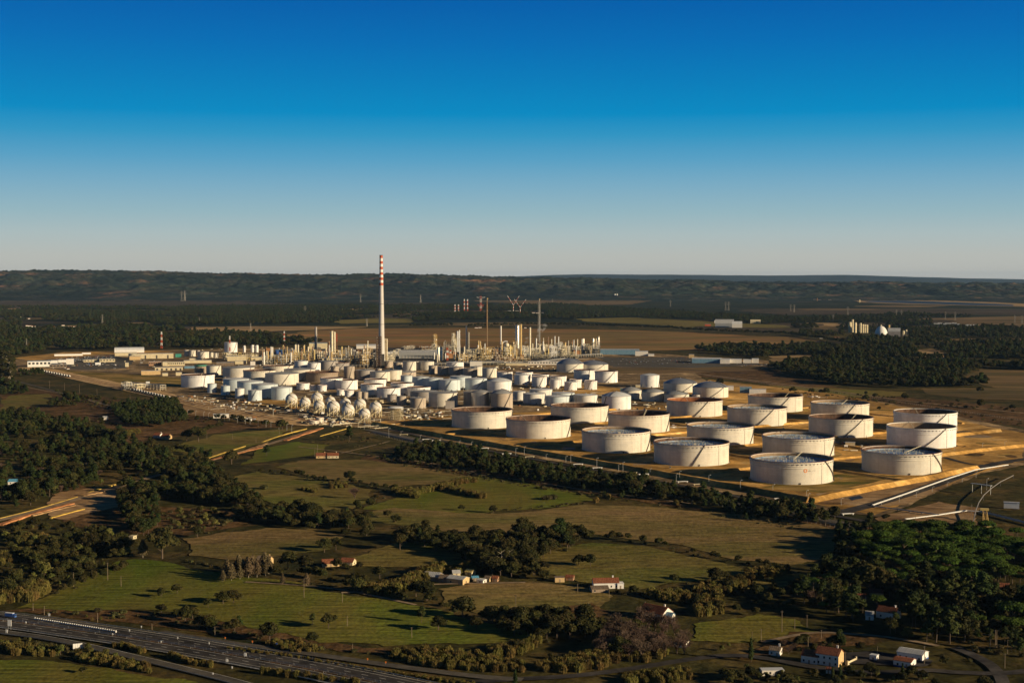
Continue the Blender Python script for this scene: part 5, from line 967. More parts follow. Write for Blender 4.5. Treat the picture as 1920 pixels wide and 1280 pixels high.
# ------------------------------------------------------------ BUILDINGS OF THE PLANT
BL = [
 (747, 819, 657, 672, 'galvanised', 'long ribbed grey hall in front of the process units', dict(depth=40, roof='gable', rm='sheet_roof', doors=0)), (722, 806, 660, 664, 'plaster_white', 'low white roofed block right of the chimney', dict(depth=24)),
 (578, 612, 643.5, 654, 'plaster_cream', 'cream shed with a blue grey roof behind the left units', dict(depth=40, rm='blue_roof')), (514, 552, 657, 664, 'blue', 'low shed with a blue roof in the left units', dict(depth=45, rm='blue_roof')), (667, 708, 646, 654, 'plaster_white', 'white hall left of the chimney', dict(depth=40, roof='gable', rm='roof_white')),
 (603, 648, 672, 677.5, 'plaster_cream', 'cream flat block behind the tall tanks', dict(depth=30)), (881, 904, 678, 687, 'plaster_white', 'bright white block behind the tan tanks', dict(depth=20)), (990, 1055, 678, 684, 'plaster_white', 'long white arcade building', dict(depth=14, windows=12)), (1016, 1030, 676.5, 684, 'plaster_white', 'white block with a reddish mark right of the arcade', dict(depth=14)),
 (948, 990, 681, 685.5, 'plaster_cream', 'low cream shed left of the arcade', dict(depth=12)), (1030, 1044, 649, 669, 'plaster_white', 'tall white block in the right units', dict(depth=16, windows=3)), (890, 945, 678, 684, 'plaster_cream', 'low pale shed behind white tanks', dict(depth=12)),
 (1127, 1200, 656, 665, 'blue_roof', 'long dark blue shed right of the process units', dict(depth=50, rm='sheet_roof')), (1192, 1216, 659, 667.5, 'plaster_white', 'white ended block of the blue shed', dict(depth=30)), (1216, 1227, 664, 668, 'plaster_white', 'low white annex right of the blue shed', dict(depth=14)),
 (1300, 1355, 673, 681, 'blue_roof', 'long shed with a white roof at the paved lot', dict(depth=46, rm='roof_white')), (1353, 1371, 674.5, 682, 'plaster_white', 'white end block of the long shed', dict(depth=46, rm='roof_white')), (1370, 1392, 674, 681, 'plaster_white', 'white block right of the long shed', dict(depth=26, rm='roof_white')), (1395, 1410, 674.5, 681, 'plaster_white', 'small white block at the lot edge', dict(depth=20, rm='roof_white')), (1411, 1424, 673, 681, 'plaster_white', 'last white block of the lot row', dict(depth=20, rm='roof_white')),
 (1292, 1302, 665, 671, 'plaster_ochre', 'small ochre hut at the lot', dict(depth=10)), (1388, 1410, 726, 737, 'blue_roof', 'dark sided container office near the rear open tanks', dict(depth=9)), (1406, 1437, 730, 738, 'white', 'white portable office near the rear open tanks', dict(depth=9)), (1364, 1376, 724, 732, 'white', 'small white cabin beside a blue domed tank', dict(depth=8)),
 (399, 428, 777, 784, 'plaster_white', 'small white substation beside the sidings', dict(depth=9)), (1884.5, 1912, 943.5, 954, 'white', 'white container at the right edge', dict(depth=5)), (1163, 1200, 729, 733, 'green_net', 'low green netted enclosure right of the white tanks', dict(depth=6)), (1192, 1201, 722, 726.5, 'plaster_cream', 'small cream hut left of the tall white tank', dict(depth=6)),
 (835, 852, 753, 767, 'grey_paint', 'low dark walled box before the wide beige tank', dict(depth=10, rm='steel')), (1586, 1604, 830, 838, 'plaster_cream', 'small cream hut between open tanks', dict(depth=5)),
 # offices at the left
 (213, 267, 655.5, 661.5, 'white', 'long white arched hall behind the offices', dict(depth=30, roof='arch', rm='roof_white')), (214, 254, 661.5, 667.5, 'plaster_cream', 'yellow block in front of the white hall', dict(depth=22)), (240, 322, 663.5, 672.5, 'plaster_cream', 'long cream warehouse of the office area', dict(depth=24, doors=4)), (328, 339, 664, 670, 'teal', 'green box beside the small tanks', dict(depth=12, rm='teal')),
 (50, 92, 677.5, 688, 'white', 'filling station with a blue roof at the far left', dict(depth=22, rm='blue_roof', windows=6)), (88, 106, 676, 682, 'white', 'white annex of the filling station', dict(depth=16)), (123, 137, 673, 683.5, 'plaster_white', 'white square block among the car parks', dict(depth=12)), (92, 123, 683.5, 690, 'brown_roof', 'low brown and green pavilion', dict(depth=12, windows=5)),
 (108, 123, 675, 680, 'white', 'low white canteen block', dict(depth=12)), (156, 185, 674.5, 679, 'plaster_cream', 'low cream row house, left part', dict(depth=12, windows=5)), (186, 214, 673.5, 679, 'plaster_cream', 'low cream row house, right part', dict(depth=12, windows=5)), (178, 188, 680, 684.5, 'white', 'small white kiosk by the car park', dict(depth=8)), (234, 240.5, 680.5, 688, 'plaster_cream', 'small upright cream tower house', dict(depth=8)),
 (278, 301, 678.5, 686, 'brick_wall', 'dark brown office block', dict(depth=14, windows=6)), (304, 313, 679, 686.5, 'plaster_cream', 'cream stair block of the office', dict(depth=12)), (314, 345, 679, 686, 'plaster_cream', 'long cream office block', dict(depth=14, windows=8)), (290, 341, 689, 694.5, 'plaster_cream', 'low pale workshop row', dict(depth=12, doors=6)), (264, 299, 695.5, 703, 'plaster_ochre', 'ochre flat block beside the dry plot', dict(depth=14, windows=0)),
 (304, 314, 700, 705, 'plaster_cream', 'small pale hut near the ochre block', dict(depth=7)), (329, 340, 698.5, 704.5, 'plaster_cream', 'small pale hut at the scaffolded tank', dict(depth=8)), (102, 153, 664, 667.5, 'white', 'long low white shed at the back', dict(depth=10)), (153, 169, 661.5, 664.5, 'white', 'short low white shed at the back', dict(depth=10)), (345, 372, 687, 691, 'blue_roof', 'low shed with a bluish roof', dict(depth=12, rm='blue_roof')),
 (242, 262, 668, 675, 'plaster_ochre', 'ochre house before the warehouse', dict(depth=12)), (344, 395, 676, 681, 'plaster_cream', 'long pale shed below the small tanks', dict(depth=14)), (405, 438, 680, 686, 'brown_roof', 'dark roofed long shed above the broad tanks', dict(depth=14)), (440, 462, 677, 683, 'plaster_cream', 'cream shed left of the small unit', dict(depth=12)), (469, 478, 678, 686, 'plaster_white', 'small white house with an arch', dict(depth=9)), (425, 460, 668, 677, 'plaster_cream', 'wide pale hall below the round bin', dict(depth=24)),
 (468, 490, 670, 676, 'plaster_cream', 'cream block left of the white column', dict(depth=12)), (355, 380, 672, 677, 'plaster_cream', 'pale wall block under the small tanks', dict(depth=8)), (448, 482, 686, 690, 'brown_roof', 'low dark shed beside the small white house', dict(depth=10)),
]
for x0, x1, yt, yb, m_, lb, kw in BL: simple_building(x0, x1, yt, yb, m_, lb, **kw)
# loading gantry at the railway
pipe_rack((232, 727), (306, 733), 11, 12, 'loading gantry over the railway', lv=3); frame_unit(240, 716, 731, 20, 'pale loading structure at the left end of the gantry', steel='pale_steel'); frame_unit(262, 720, 732, 18, 'loading platforms beside the railway', steel='pale_steel')
simple_building(273, 280, 716, 724, 'white', 'small white signal box by the railway', depth=6)
# tank wagons: proto then copies
def wagon():
    g = empty('tank_wagon', (0, 0, 0)); b = MB(); b.bar((-6, 0, 2.6), (6, 0, 2.6), 1.45, n=16); b.bar((-6.3, 0, 2.6), (-6, 0, 2.6), .9, 1.45, n=16); b.bar((6, 0, 2.6), (6.3, 0, 2.6), 1.45, .9, n=16); b.bar((0, 0, 4), (0, 0, 4.6), .6, n=8); o = b.build('tank_barrel', M['brown_paint'], g); auto_smooth(o.data)  # dark brown barrel carries the shade of the train sides in its paint
    b = MB(); b.bar((5.9, 0, 2.6), (6.34, 0, 2.6), 1.5, 1.3, n=16); b.build('sunlit_end', M['white'], g); b = MB(); b.cbox((0, 0, 4.3), (5, 1.2, .5)); b.build('sunlit_top', M['white'], g)  # white end and top strip paint in the sunlit spots
    b = MB(); b.box(-7, -1.2, .9, 7, 1.2, 1.25); b.build('underframe', M['black'], g)
    for x in (-5, 5): b = MB(); b.box(x - 1.6, -1.2, 0, x + 1.6, 1.2, .9); b.build('bogie', M['black'], g)
    return g
pw = None
def run(p0, p1, n, lb, grp, colr=None):
    global pw
    a = Vector(G(*p0)); c = Vector(G(*p1)); ang = math.atan2((c - a).y, (c - a).x)
    for i in range(n):
        if pw is None: pw = wagon(); g = pw
        else: g = copy_tree(pw)
        q_ = a.lerp(c, (i + .5) / n); g.location = (q_.x, q_.y, .9); g.rotation_euler = (0, 0, ang); tag(g, lb, 'railway wagon', grp)
run((80, 697.5), (132, 708), 11, 'tank wagon with shaded sides and sunlit end painted on, short far left train', 'wagons of the far left train')
run((248, 732.5), (325, 750), 15, 'tank wagon with painted shaded sides in the train beside the loading gantry', 'wagons of the gantry train')
# cars
def car(colm):
    g = empty('parked_car', (0, 0, 0)); b = MB(); b.poly([(-2.2, -.85), (2.2, -.85), (2.2, .85), (-2.2, .85)], .35, .95); b.build('body', M[colm], g)
    b = MB(); P = [(-1.7, -.8, .95), (1.1, -.8, .95), (1.1, .8, .95), (-1.7, .8, .95), (-1.2, -.65, 1.5), (.5, -.65, 1.5), (.5, .65, 1.5), (-1.2, .65, 1.5)]; b.add(P, [(4, 5, 6, 7), (0, 1, 5, 4), (1, 2, 6, 5), (2, 3, 7, 6), (3, 0, 4, 7)]); b.build('cabin', M['glass'], g)
    for x in (-1.4, 1.4):
        for y in (-.8, .8): b = MB(); b.bar((x, y - .1, .33), (x, y + .1, .33), .33, n=10); b.build('wheel', M['black'], g)
    return g
pc = {}
CN = {'white': 'white', 'galvanised': 'silver', 'blue': 'dark blue', 'red_paint': 'red', 'black': 'black', 'grey_paint': 'grey'}
def lot_cars(poly, n, where):
    w = [G(*p) for p in poly]; xs = [p[0] for p in w]; ys = [p[1] for p in w]; i = 0; a0 = random.choice([.2, .5]); used_ = set()
    while i < n:
        x, y = random.uniform(min(xs), max(xs)), random.uniform(min(ys), max(ys)); x = round(x / 3.1) * 3.1; y = round(y / 14) * 14
        if not inside(w, x, y) or (x, y) in used_: i += .02; continue
        used_.add((x, y)); cm = random.choice(['white', 'white', 'galvanised', 'galvanised', 'blue', 'red_paint', 'black', 'grey_paint'])
        if cm not in pc: pc[cm] = car(cm); g = pc[cm]
        else: g = copy_tree(pc[cm])
        g.location = (x, y, 1.0); g.rotation_euler = (0, 0, math.pi / 2 + random.choice([0, .03])); tag(g, '%s car parked %s' % (CN[cm], where), 'car', '%s cars parked %s' % (CN[cm], where)); i += 1
lot_cars([(106, 672), (212, 667), (215, 674), (140, 678), (106, 676)], 110, 'in the office car park'); lot_cars([(155, 681), (230, 684), (228, 688), (155, 687)], 25, 'below the cream row house')
lot_cars([(1120, 674), (1290, 672), (1300, 683), (1150, 685)], 60, 'on the paved lot at the right'); lot_cars([(1380, 683), (1440, 683), (1440, 686), (1390, 687)], 18, 'before the white blocks of the lot')
lot_cars([(1180, 800), (1560, 770), (1640, 830), (1500, 895), (1250, 880)], 10, 'on the tank farm ground')
lot_cars([(560, 776), (690, 790), (700, 797), (560, 790)], 14, 'below the spheres')
# yard clutter: pipes, crates, skips
def clutter(poly, n, where, mats=('pale_steel', 'concrete', 'galvanised', 'rust_steel', 'plaster_cream', 'white'), sz=1.0):
    w = [G(*p) for p in poly]; xs = [p[0] for p in w]; ys = [p[1] for p in w]; i = 0; guard = 0
    while i < n and guard < 5000:
        guard += 1; x, y = random.uniform(min(xs), max(xs)), random.uniform(min(ys), max(ys))
        if not inside(w, x, y): continue
        b = MB(); q_ = random.random(); L = random.uniform(3, 9) * sz; r_ = random.uniform(.3, .8) * sz; mt = random.choice(mats)
        if q_ < .5:
            for j in range(random.randint(2, 4)): b.bar((-L / 2, j * 2.1 * r_, r_), (L / 2, j * 2.1 * r_, r_), r_, n=8)
            for xx in (-L * .3, L * .3): b.cbox((xx, r_ * 3, .12), (.3, r_ * 9, .24))
            nm, lb, ct = 'pipe_bundle', 'bundle of pipes lying ' + where, 'pipes'
        elif q_ < .8:
            b.box(-L * .3, -1.2, 0, L * .3, 1.2, 2.3); b.box(-L * .3 - .05, -1.25, 2.3, L * .3 + .05, 1.25, 2.42)
            for xx in np.linspace(-L * .3, L * .3, 5): b.box(xx - .06, -1.28, .1, xx + .06, 1.28, 2.25)
            nm, lb, ct = 'storage_crate', 'ribbed crate standing ' + where, 'crate'
        else:
            b.bar((-L * .35, 0, 1.9), (L * .35, 0, 1.9), 1.0, n=14); b.box(-L * .25, -.8, 0, -L * .2, .8, 1.3); b.box(L * .2, -.8, 0, L * .25, .8, 1.3); nm, lb, ct = 'drum_vessel', 'horizontal drum resting ' + where, 'drum'
        o = b.build(nm, M[mt]); o.location = (x, y, .98); o.rotation_euler = (0, 0, random.choice([0, .5, 1.0, 1.57, 2.1])); tag(o, lb, ct, lb.replace('bundle', 'bundles').replace('crate', 'crates').replace('drum ', 'drums ')); i += 1
clutter([(330, 742), (430, 748), (520, 762), (540, 778), (440, 768), (340, 752)], 70, 'beside the sidings'); clutter([(440, 785), (480, 783), (478, 790), (440, 791)], 22, 'at the white substation', sz=1.2)
clutter([(570, 780), (640, 786), (700, 800), (620, 800), (560, 792)], 40, 'at the manifold below the spheres'); clutter([(740, 768), (830, 768), (835, 786), (760, 790)], 55, 'between spheres and open tanks'); clutter([(1130, 757), (1240, 755), (1250, 768), (1190, 772), (1140, 770)], 28, 'left of the rust lined tank')
clutter([(540, 765), (620, 770), (640, 780), (540, 772)], 25, 'under the spheres'); clutter([(860, 688), (1080, 686), (1080, 694), (900, 696)], 55, 'before the process units'); clutter([(470, 684), (600, 680), (600, 690), (480, 692)], 30, 'behind the broad tan tanks'); clutter([(700, 688), (800, 690), (760, 697), (700, 694)], 20, 'at the foot of the chimney')
clutter([(400, 708), (440, 700), (450, 712), (410, 722)], 16, 'right of the wide white tank'); clutter([(900, 757), (1010, 745), (1060, 760), (1000, 776), (962, 772)], 20, 'behind the front open tanks'); clutter([(1560, 826), (1640, 836), (1620, 850), (1570, 846)], 14, 'between the right open tanks'); clutter([(1200, 815), (1290, 790), (1280, 800), (1210, 822)], 10, 'between the middle open tanks')
clutter([(60, 676), (140, 670), (300, 676), (340, 690), (230, 694), (100, 694)], 40, 'around the offices'); clutter([(690, 740), (770, 745), (760, 762), (700, 760)], 20, 'behind the rightmost sphere'); clutter([(985, 716), (1060, 728), (1010, 732), (960, 735)], 16, 'below the white tanks')
clutter([(340, 655), (480, 653), (700, 653), (700, 657), (480, 658), (340, 658)], 30, 'behind the plant'); clutter([(1040, 655), (1130, 652), (1130, 668), (1060, 672)], 25, 'in the right units'); clutter([(1465, 742), (1550, 740), (1560, 748), (1480, 750)], 14, 'behind the rear open tanks', mats=('debris', 'bare_earth'))
def pipework(poly, n, lb, m='concrete', L=(8, 34), h=(.6, 2.2), tall=.15):
    w = [G(*p) for p in poly]; xs = [p[0] for p in w]; ys = [p[1] for p in w]; b = MB(); i = 0; gd = 0; a0 = math.atan2(-.823, .568)
    while i < n and gd < n * 40:
        gd += 1; x, y = random.uniform(min(xs), max(xs)), random.uniform(min(ys), max(ys))
        if not inside(w, x, y): continue
        if random.random() < tall: b.bar((x, y, .9), (x, y, random.uniform(3, 8)), random.uniform(.2, .45), n=5); i += 1; continue
        a = a0 + random.choice([0, math.pi / 2]); l = random.uniform(*L) / 2; z = .9 + random.uniform(*h); dx, dy = math.cos(a) * l, math.sin(a) * l; r = random.uniform(.12, .34)
        for q_ in range(random.randint(1, 3)): ox, oy = -math.sin(a) * q_ * r * 3, math.cos(a) * q_ * r * 3; b.bar((x - dx + ox, y - dy + oy, z), (x + dx + ox, y + dy + oy, z), r, n=5)
        for t in (-.8, 0, .8): b.cbox((x + dx * t, y + dy * t, (z + .9) / 2), (.3, .3, z - .9))
        i += 1
    tag(b.build('pipework', M[m]), lb, kind='stuff')
pipework([(545, 740), (700, 740), (860, 755), (850, 790), (700, 792), (560, 780)], 130, 'tangle of pale pipes on the ground among spheres and tanks'); pipework([(400, 705), (700, 690), (960, 700), (1120, 710), (1130, 760), (860, 750), (520, 735)], 330, 'pale pipe runs between the small tanks', h=(.4, 1.6)); pipework([(640, 730), (960, 730), (1130, 735), (1000, 768), (800, 768)], 120, 'grey pipe runs between the small tanks', m='steel')
pipework([(480, 672), (700, 662), (700, 690), (480, 690)], 90, 'pale pipework on the ground of the left units', tall=.5); pipework([(810, 660), (1125, 655), (1125, 672), (1000, 684), (810, 686)], 130, 'pale pipework on the ground of the central units', tall=.5); pipework([(810, 660), (1000, 660), (1000, 684), (820, 686)], 90, 'ochre pipework on the ground of the central units', m='ochre_steel', tall=.6); pipework([(490, 668), (700, 664), (700, 688), (490, 688)], 70, 'ochre pipework on the ground of the left units', m='ochre_steel', tall=.6)
pipework([(330, 742), (560, 770), (560, 790), (420, 775), (320, 750)], 60, 'long pipes beside the sidings'); pipework([(850, 808), (1250, 780), (1500, 765), (1640, 830), (1500, 900), (1200, 880)], 36, 'thin pipes between the large open tanks', h=(.3, .8), tall=.05); pipework([(560, 788), (640, 782), (760, 800), (720, 806), (600, 802)], 60, 'pale manifold pipes at the gate', m='pale_steel')
# small filter tanks by the gate
tank(592, 606.5, 783, 794, 'open', Kp, 'low round basin at the gate below the spheres', stair=None); tank(580, 597, 789, 796.5, 'open', Kp, 'very low round basin at the gate', stair=None)
# white pipelines along the right road
def pipeline(pts, n, r, z, lb, m='white'):
    w = [Vector(G(*p)) for p in pts]; g = empty('pipeline', (0, 0, 0), label=lb, cat='pipeline', group='white pipelines'); b = MB(); s_ = MB()
    for i in range(n):
        off = (i - (n - 1) / 2) * r * 2.8; q_ = []
        for j, p in enumerate(w):
            d = (w[min(len(w) - 1, j + 1)] - w[max(0, j - 1)]).normalized(); q_.append((p.x - d.y * off, p.y + d.x * off, z))
        for a, c in zip(q_[:-1], q_[1:]): b.bar(a, c, r, n=8)
    b.build('pipe', M[m], g)
    for c, a in along([tuple(p) for p in w], 12): s_.cbox((c.x, c.y, (z + .8) / 2), (.4, n * r * 3, z - .8 if z > 1.2 else .5), a)
    s_.build('supports', M['concrete'], g)
pipeline([(1636, 950), (1700, 928), (1780, 899), (1830, 883), (1890, 874)], 2, .42, 1.8, 'straight white pipelines along the right road')
pipeline([(1698, 976), (1760, 968), (1812, 960), (1840, 962)], 3, .32, 1.6, 'white pipelines at the lower right corner'); pipeline([(1640, 952), (1700, 960), (1760, 968), (1810, 960)], 2, .45, 1.8, 'grey pipelines bending round the corner', m='galvanised'); pipeline([(1840, 962), (1880, 972), (1990, 1000)], 4, .45, 1.8, 'pipelines leaving at the right edge', m='galvanised')
pipeline([(700, 811), (900, 856), (1200, 913), (1500, 971), (1600, 992)], 5, .35, 1.2, 'dull pipes lying in the front trench', m='steel')
for i, (x, y) in enumerate([(757, 817), (800, 826), (818, 828), (892, 843), (908, 843), (950, 853), (993, 859), (1084, 873), (1120, 880), (1185, 889), (1207, 892), (1280, 906), (1310, 911), (1462, 938), (1590, 967)]):
    X, Y = G(x, y); b = MB(); b.cbox((0, 0, 1.2), (12, 1.6, .3)); b.cbox((-5, 0, .6), (.6, 1.4, 1.2)); b.cbox((5, 0, .6), (.6, 1.4, 1.2)); b.cbox((0, 3, 1.0), (9, .8, .3)); o = b.build('trench_bridge', M['white' if i % 3 else 'plaster_cream']); o.location = (X, Y, .98); o.rotation_euler = (0, 0, .35)
    tag(o, 'short white crossing slab over the front pipe trench', 'foot bridge', 'short crossing slabs over the front pipe trench')
# arched pipe bridge and conveyors at the right
g = empty('curved_pipe', (0, 0, 0), label='thin pale curved pipe running away on low posts at the lower right', cat='pipeline'); b = MB(); c_ = MB()
P = [(*G(x, y), z) for x, y, z in ((1823, 1000, 1), (1825, 985, 3), (1829, 967, 4.5), (1835, 952, 5), (1844, 938, 5), (1858, 925, 5), (1876, 911, 4.5), (1900, 898, 4))]
for a, c in zip(P[:-1], P[1:]): b.bar(a, c, .4, n=8)
b.build('pipe', M['steel'], g)
for p in P[1:]: c_.cbox((p[0], p[1], p[2] / 2), (.5, .5, p[2]))
c_.build('supports', M['dark_steel'], g)
X, Y = G(1850, 985); g = empty('conveyor_frame', (X, Y, 0), -.25, label='yellowish sloping conveyor frame at the lower right', cat='conveyor'); b = MB()
for x in (-1.6, 1.6):
    b.bar((x, -8, 1), (x, 26, 9), .3, n=4)
    for j in range(8): b.bar((x, -8 + j * 4.5, 0), (x, -8 + j * 4.5, 1 + (j * 4.5) * .235), .2, n=4)
for j in range(12): b.cbox((0, -8 + j * 3, 1.1 + j * .7), (3.2, .3, .3))
b.build('steel_frame', M['ochre_steel'], g); b = MB(); b.cbox((0, 26, 9.8), (7, 4, 1.6)); b.cbox((1, -9, 1.6), (4, 3, 3)); b.build('drive_house', M['yellow_steel'], g)
X, Y = G(1840, 925); g = empty('sign_canopy', (X, Y, 0), -.9, label='thin elevated canopy on posts by the right road bend', cat='canopy'); b = MB(); b.cbox((0, 0, 9), (22, 3, .6)); b.build('roof', M['galvanised'], g); b = MB()
for x in (-10, 0, 10): b.bar((x, 0, 0), (x, 0, 9), .25, n=5)
b.build('post', M['galvanised'], g)
# lamp posts
LP = None
def lamp(px, yt, yb, grp, lb):
    global LP
    X, Y = G(px, yb); h = GZ(px, yt, Y)
    if LP is None:
        LP = empty('lamp_post', (0, 0, 0)); b = MB(); b.bar((0, 0, 0), (0, 0, 10), .17, .11, n=6); b.bar((0, 0, 10), (1.2, 0, 10.2), .09, n=4); b.build('post', M['galvanised'], LP); b = MB(); b.cbox((1.5, 0, 10.15), (1.1, .5, .35)); b.build('lamp_head', M['white'], LP); g = LP
    else: g = copy_tree(LP)
    g.location = (X, Y, .9); g.scale = (1, 1, (h - .9) / 10); tag(g, lb, 'lamp post', grp)
for x, yt, yb in [(683, 796, 806), (729, 803, 822), (752, 808, 816), (788, 815, 823), (826, 820, 829), (861, 826, 838), (884, 828, 840), (900, 832, 842), (967, 840, 854), (983, 837, 854), (1024, 851, 861), (1061, 855, 868), (1070, 853, 868), (1119, 858, 876), (1160, 870, 884), (1168, 866, 884), (1219, 878, 890), (1268, 888, 906), (1274, 883, 900), (1329, 890, 909), (1388, 900, 920), (1449, 908, 928), (1512, 919, 938), (1515, 925, 947)]: lamp(x, yt, yb, 'lamp posts along the front service road', 'slim grey lamp post on the front service road')
for x, yt, yb in [(1577, 934, 949), (1653, 940, 949), (1686, 931, 942), (1718, 921, 933), (1748, 912, 923), (1776, 904, 913), (1804, 896, 905), (1830, 884, 897), (1850, 897, 920), (1790, 838, 845), (1842, 830, 839), (1884, 827, 837)]: lamp(x, yt, yb, 'lamp posts along the right road', 'slim grey lamp post on the right road')
for i in range(16): lamp(352 + i * 13 + (i % 3) * 2, 768 + i * 1.9, 779 + i * 2.1, 'lamp posts along the sidings', 'slim lamp post along the railway sidings')
# ------------------------------------------------------------ FAR STRUCTURES: cement works, farms, pylons
CW = [(1593.5, 604, 623.5, 6, 'cement silo with a rounded foot, leftmost'), (1598.2, 599, 623, 4.5, 'tallest cement silo with a white cap'), (1603.5, 605, 624, 5, 'cement silo right of the tallest one'), (1613, 606, 624, 5, 'wide pale cement silo, first of the right group'), (1618, 608, 624, 4.5, 'pale cement silo, second of the right group'), (1622, 608.5, 624, 4, 'pale cement silo, third of the right group'), (1625.5, 609, 624, 4, 'pale cement silo, last of the right group')]
for px, yt, yb, w, lb in CW: column(px, yt, yb, w, 'plaster_cream', lb, plats=1, top='flat', name='cement_silo', cat='silo', group='cement silos')
X, Y = G(1652, 629); s = Y / FPX; R = 12 * s; g = empty('storage_dome', (X, Y, 0), label='large white storage dome of the cement works', cat='dome'); b = MB(); b.lathe([(R * math.cos(t), 18 * s * math.sin(t)) for t in np.linspace(0, 1.56, 12)], 40); o = b.build('dome_shell', M['white'], g); auto_smooth(o.data); b = MB(); b.cbox((0, 0, 18.5 * s), (4, 4, 6)); b.bar((R * .3, 0, 17 * s), (R * .95, 0, 0), 1.2, n=4); b.build('gallery', M['pale_steel'], g)
column(1667, 609, 629, 3, 'ochre_steel', 'brown tower between dome and grey shed', plats=3); simple_building(1668, 1691, 618.5, 631, 'grey_paint', 'grey arched shed right of the storage dome', depth=45, roof='arch', rm='sheet_roof')
column(1694, 620, 631, 4, 'plaster_cream', 'short pale silo right of the grey shed', plats=0); column(1699, 618, 630, 3.4, 'plaster_cream', 'slim pale silo at the right end of the works', plats=1); frame_unit(1788, 614, 625, 10, 'rusty lattice plant below the white hamlet', steel='rust_steel')
simple_building(1343, 1378, 604, 613.5, 'galvanised', 'long arched shed with a sunlit end, far behind', depth=60, roof='arch', rm='sheet_roof'); simple_building(1374, 1393, 605, 614.5, 'plaster_white', 'sunlit arched end hall of the far shed', depth=40, roof='arch', rm='roof_white'); simple_building(1340, 1350, 601, 606, 'plaster_white', 'white block on the far shed', depth=20); simple_building(1408, 1427, 601.5, 606.5, 'plaster_cream', 'low cream dome shed behind the far shed', depth=30, roof='arch', rm='plaster_cream'); simple_building(1322, 1333, 608, 611.5, 'red_paint', 'small reddish shed left of the far shed', depth=14)
FH = [(1124, 1131, 556.3, 558.7), (1172, 1178, 557.5, 559), (1180, 1187, 557, 560), (1191, 1200, 556, 558.7), (1203, 1208, 557, 559.5), (1213, 1218, 558, 560), (1140, 1146, 557.5, 559), (1164, 1170, 557.5, 559.2)]
for x0, x1, yt, yb in FH: simple_building(x0, x1, yt, yb, 'plaster_white', 'tiny white farm building on the brown upland', name='farmhouse', depth=25, group='white farm buildings on the upland', roof='gable', rm='roof_white')
column(1153, 551, 559, 2.6, 'white', 'left white grain silo on the upland', plats=0, name='grain_silo', cat='silo'); column(1157, 551, 559, 2.6, 'white', 'right white grain silo on the upland', plats=0, name='grain_silo', cat='silo')
def hamlet(pts, lb, grp, m='plaster_white', rm='tile_roof', sz=(9, 16)):
    for x, y in pts:
        X, Y = G(x, y); s = Y / FPX; w = random.uniform(*sz); simple_building(x - w / s / 2, x + w / s / 2, y - 4.5 / s, y, m, lb, name='house', cat='house', group=grp, depth=8, roof='gable', rm=rm)
hamlet([(1757, 608), (1763, 607), (1772, 608.5), (1778, 607.5), (1785, 608), (1790, 607), (1797, 609), (1812, 611), (1818, 610.5), (1825, 611.5), (1830, 610.5)], 'small white house of the far right hamlet', 'houses of the far right hamlet', rm='roof_white', sz=(12, 26))
hamlet([(50, 611.5), (56, 612), (62, 613), (86, 614), (92, 613.5), (98, 613.5), (104, 614), (118, 611), (130, 613), (138, 613.5)], 'small house of the far left hamlet', 'houses of the far left hamlet', sz=(10, 18)); hamlet([(3, 589), (9, 588.5), (54, 598), (40, 595), (165, 601)], 'tiny pale house at the far left edge', 'houses at the far left edge')
hamlet([(378, 535.5), (385, 536.5), (392, 537.5), (399, 538.5), (406, 539.5), (372, 535)], 'tiny white house high on the left ridge', 'white houses on the left ridge', rm='roof_white', sz=(16, 34)); hamlet([(1528, 562), (1537, 562.5), (1546, 562), (1556, 562.5)], 'tiny house before the reservoir', 'houses left of the reservoir', sz=(16, 30)); hamlet([(825, 575), (1005, 667), (1520, 653), (1566, 690), (1640, 658), (1794, 659), (900, 615), (893, 615.5), (985, 615.5)], 'lone pale house in the plain', 'lone pale houses in the plain', sz=(10, 18))
hamlet([(1000, 587), (1008, 587.5), (1016, 587)], 'pale house beside the red and white mast', 'pale houses beside the mast', sz=(14, 24)); hamlet([(1540, 635), (1560, 636), (1580, 637), (1569, 634.5)], 'pale building on the track before the cement works', 'buildings before the cement works', sz=(10, 18))
column(1532, 559, 564, 1.6, 'rust_steel', 'small reddish tower before the reservoir', plats=0, name='water_tower', cat='tower'); column(1611.5, 562, 567, 2.4, 'plaster_cream', 'small cream intake tower on the shore', plats=0, top='flat', name='intake_tower', cat='tower')
# distant ridge trees and church-like block
simple_building(56, 62, 501.5, 508, 'brown_paint', 'dark block on the skyline at the left', depth=25).location.z = 0
PY = {}
def pylon(px, yt, yb, lb, grp='grey power pylons in the far plain', kind='grey', at=None):
    X, Y = at or G(px, yb); h = GZ(px, yt, Y); key = kind
    if key not in PY:
        g = empty('power_pylon', (0, 0, 0)); b = MB(); lattice(b, 7, 2.2, 0, 28, 6, r=.28); lattice(b, 2.2, 1.2, 28, 44, 5, r=.22); b.bar((0, 0, 44), (0, 0, 47), .3, n=4); b.build('tower', M['steel'], g)
        for z, L in ((30, 8), (36, 9.5), (42, 6.5)):
            b = MB(); b.bar((-L, 0, z), (L, 0, z), .3, n=4); b.bar((-L, 0, z), (0, 0, z + 1.8), .2, n=3); b.bar((L, 0, z), (0, 0, z + 1.8), .2, n=3)
            for x in (-L, L): b.bar((x, 0, z), (x, 0, z - 2), .18, n=4)
            b.build('cross_arm', M['steel'], g)
        PY[key] = g
    else: g = copy_tree(PY[key])
    g.location = (X, Y, 0); f = h / 47; g.scale = (f, f, f); g.rotation_euler = (0, 0, random.uniform(-.3, .3)); tag(g, lb, 'pylon', grp)
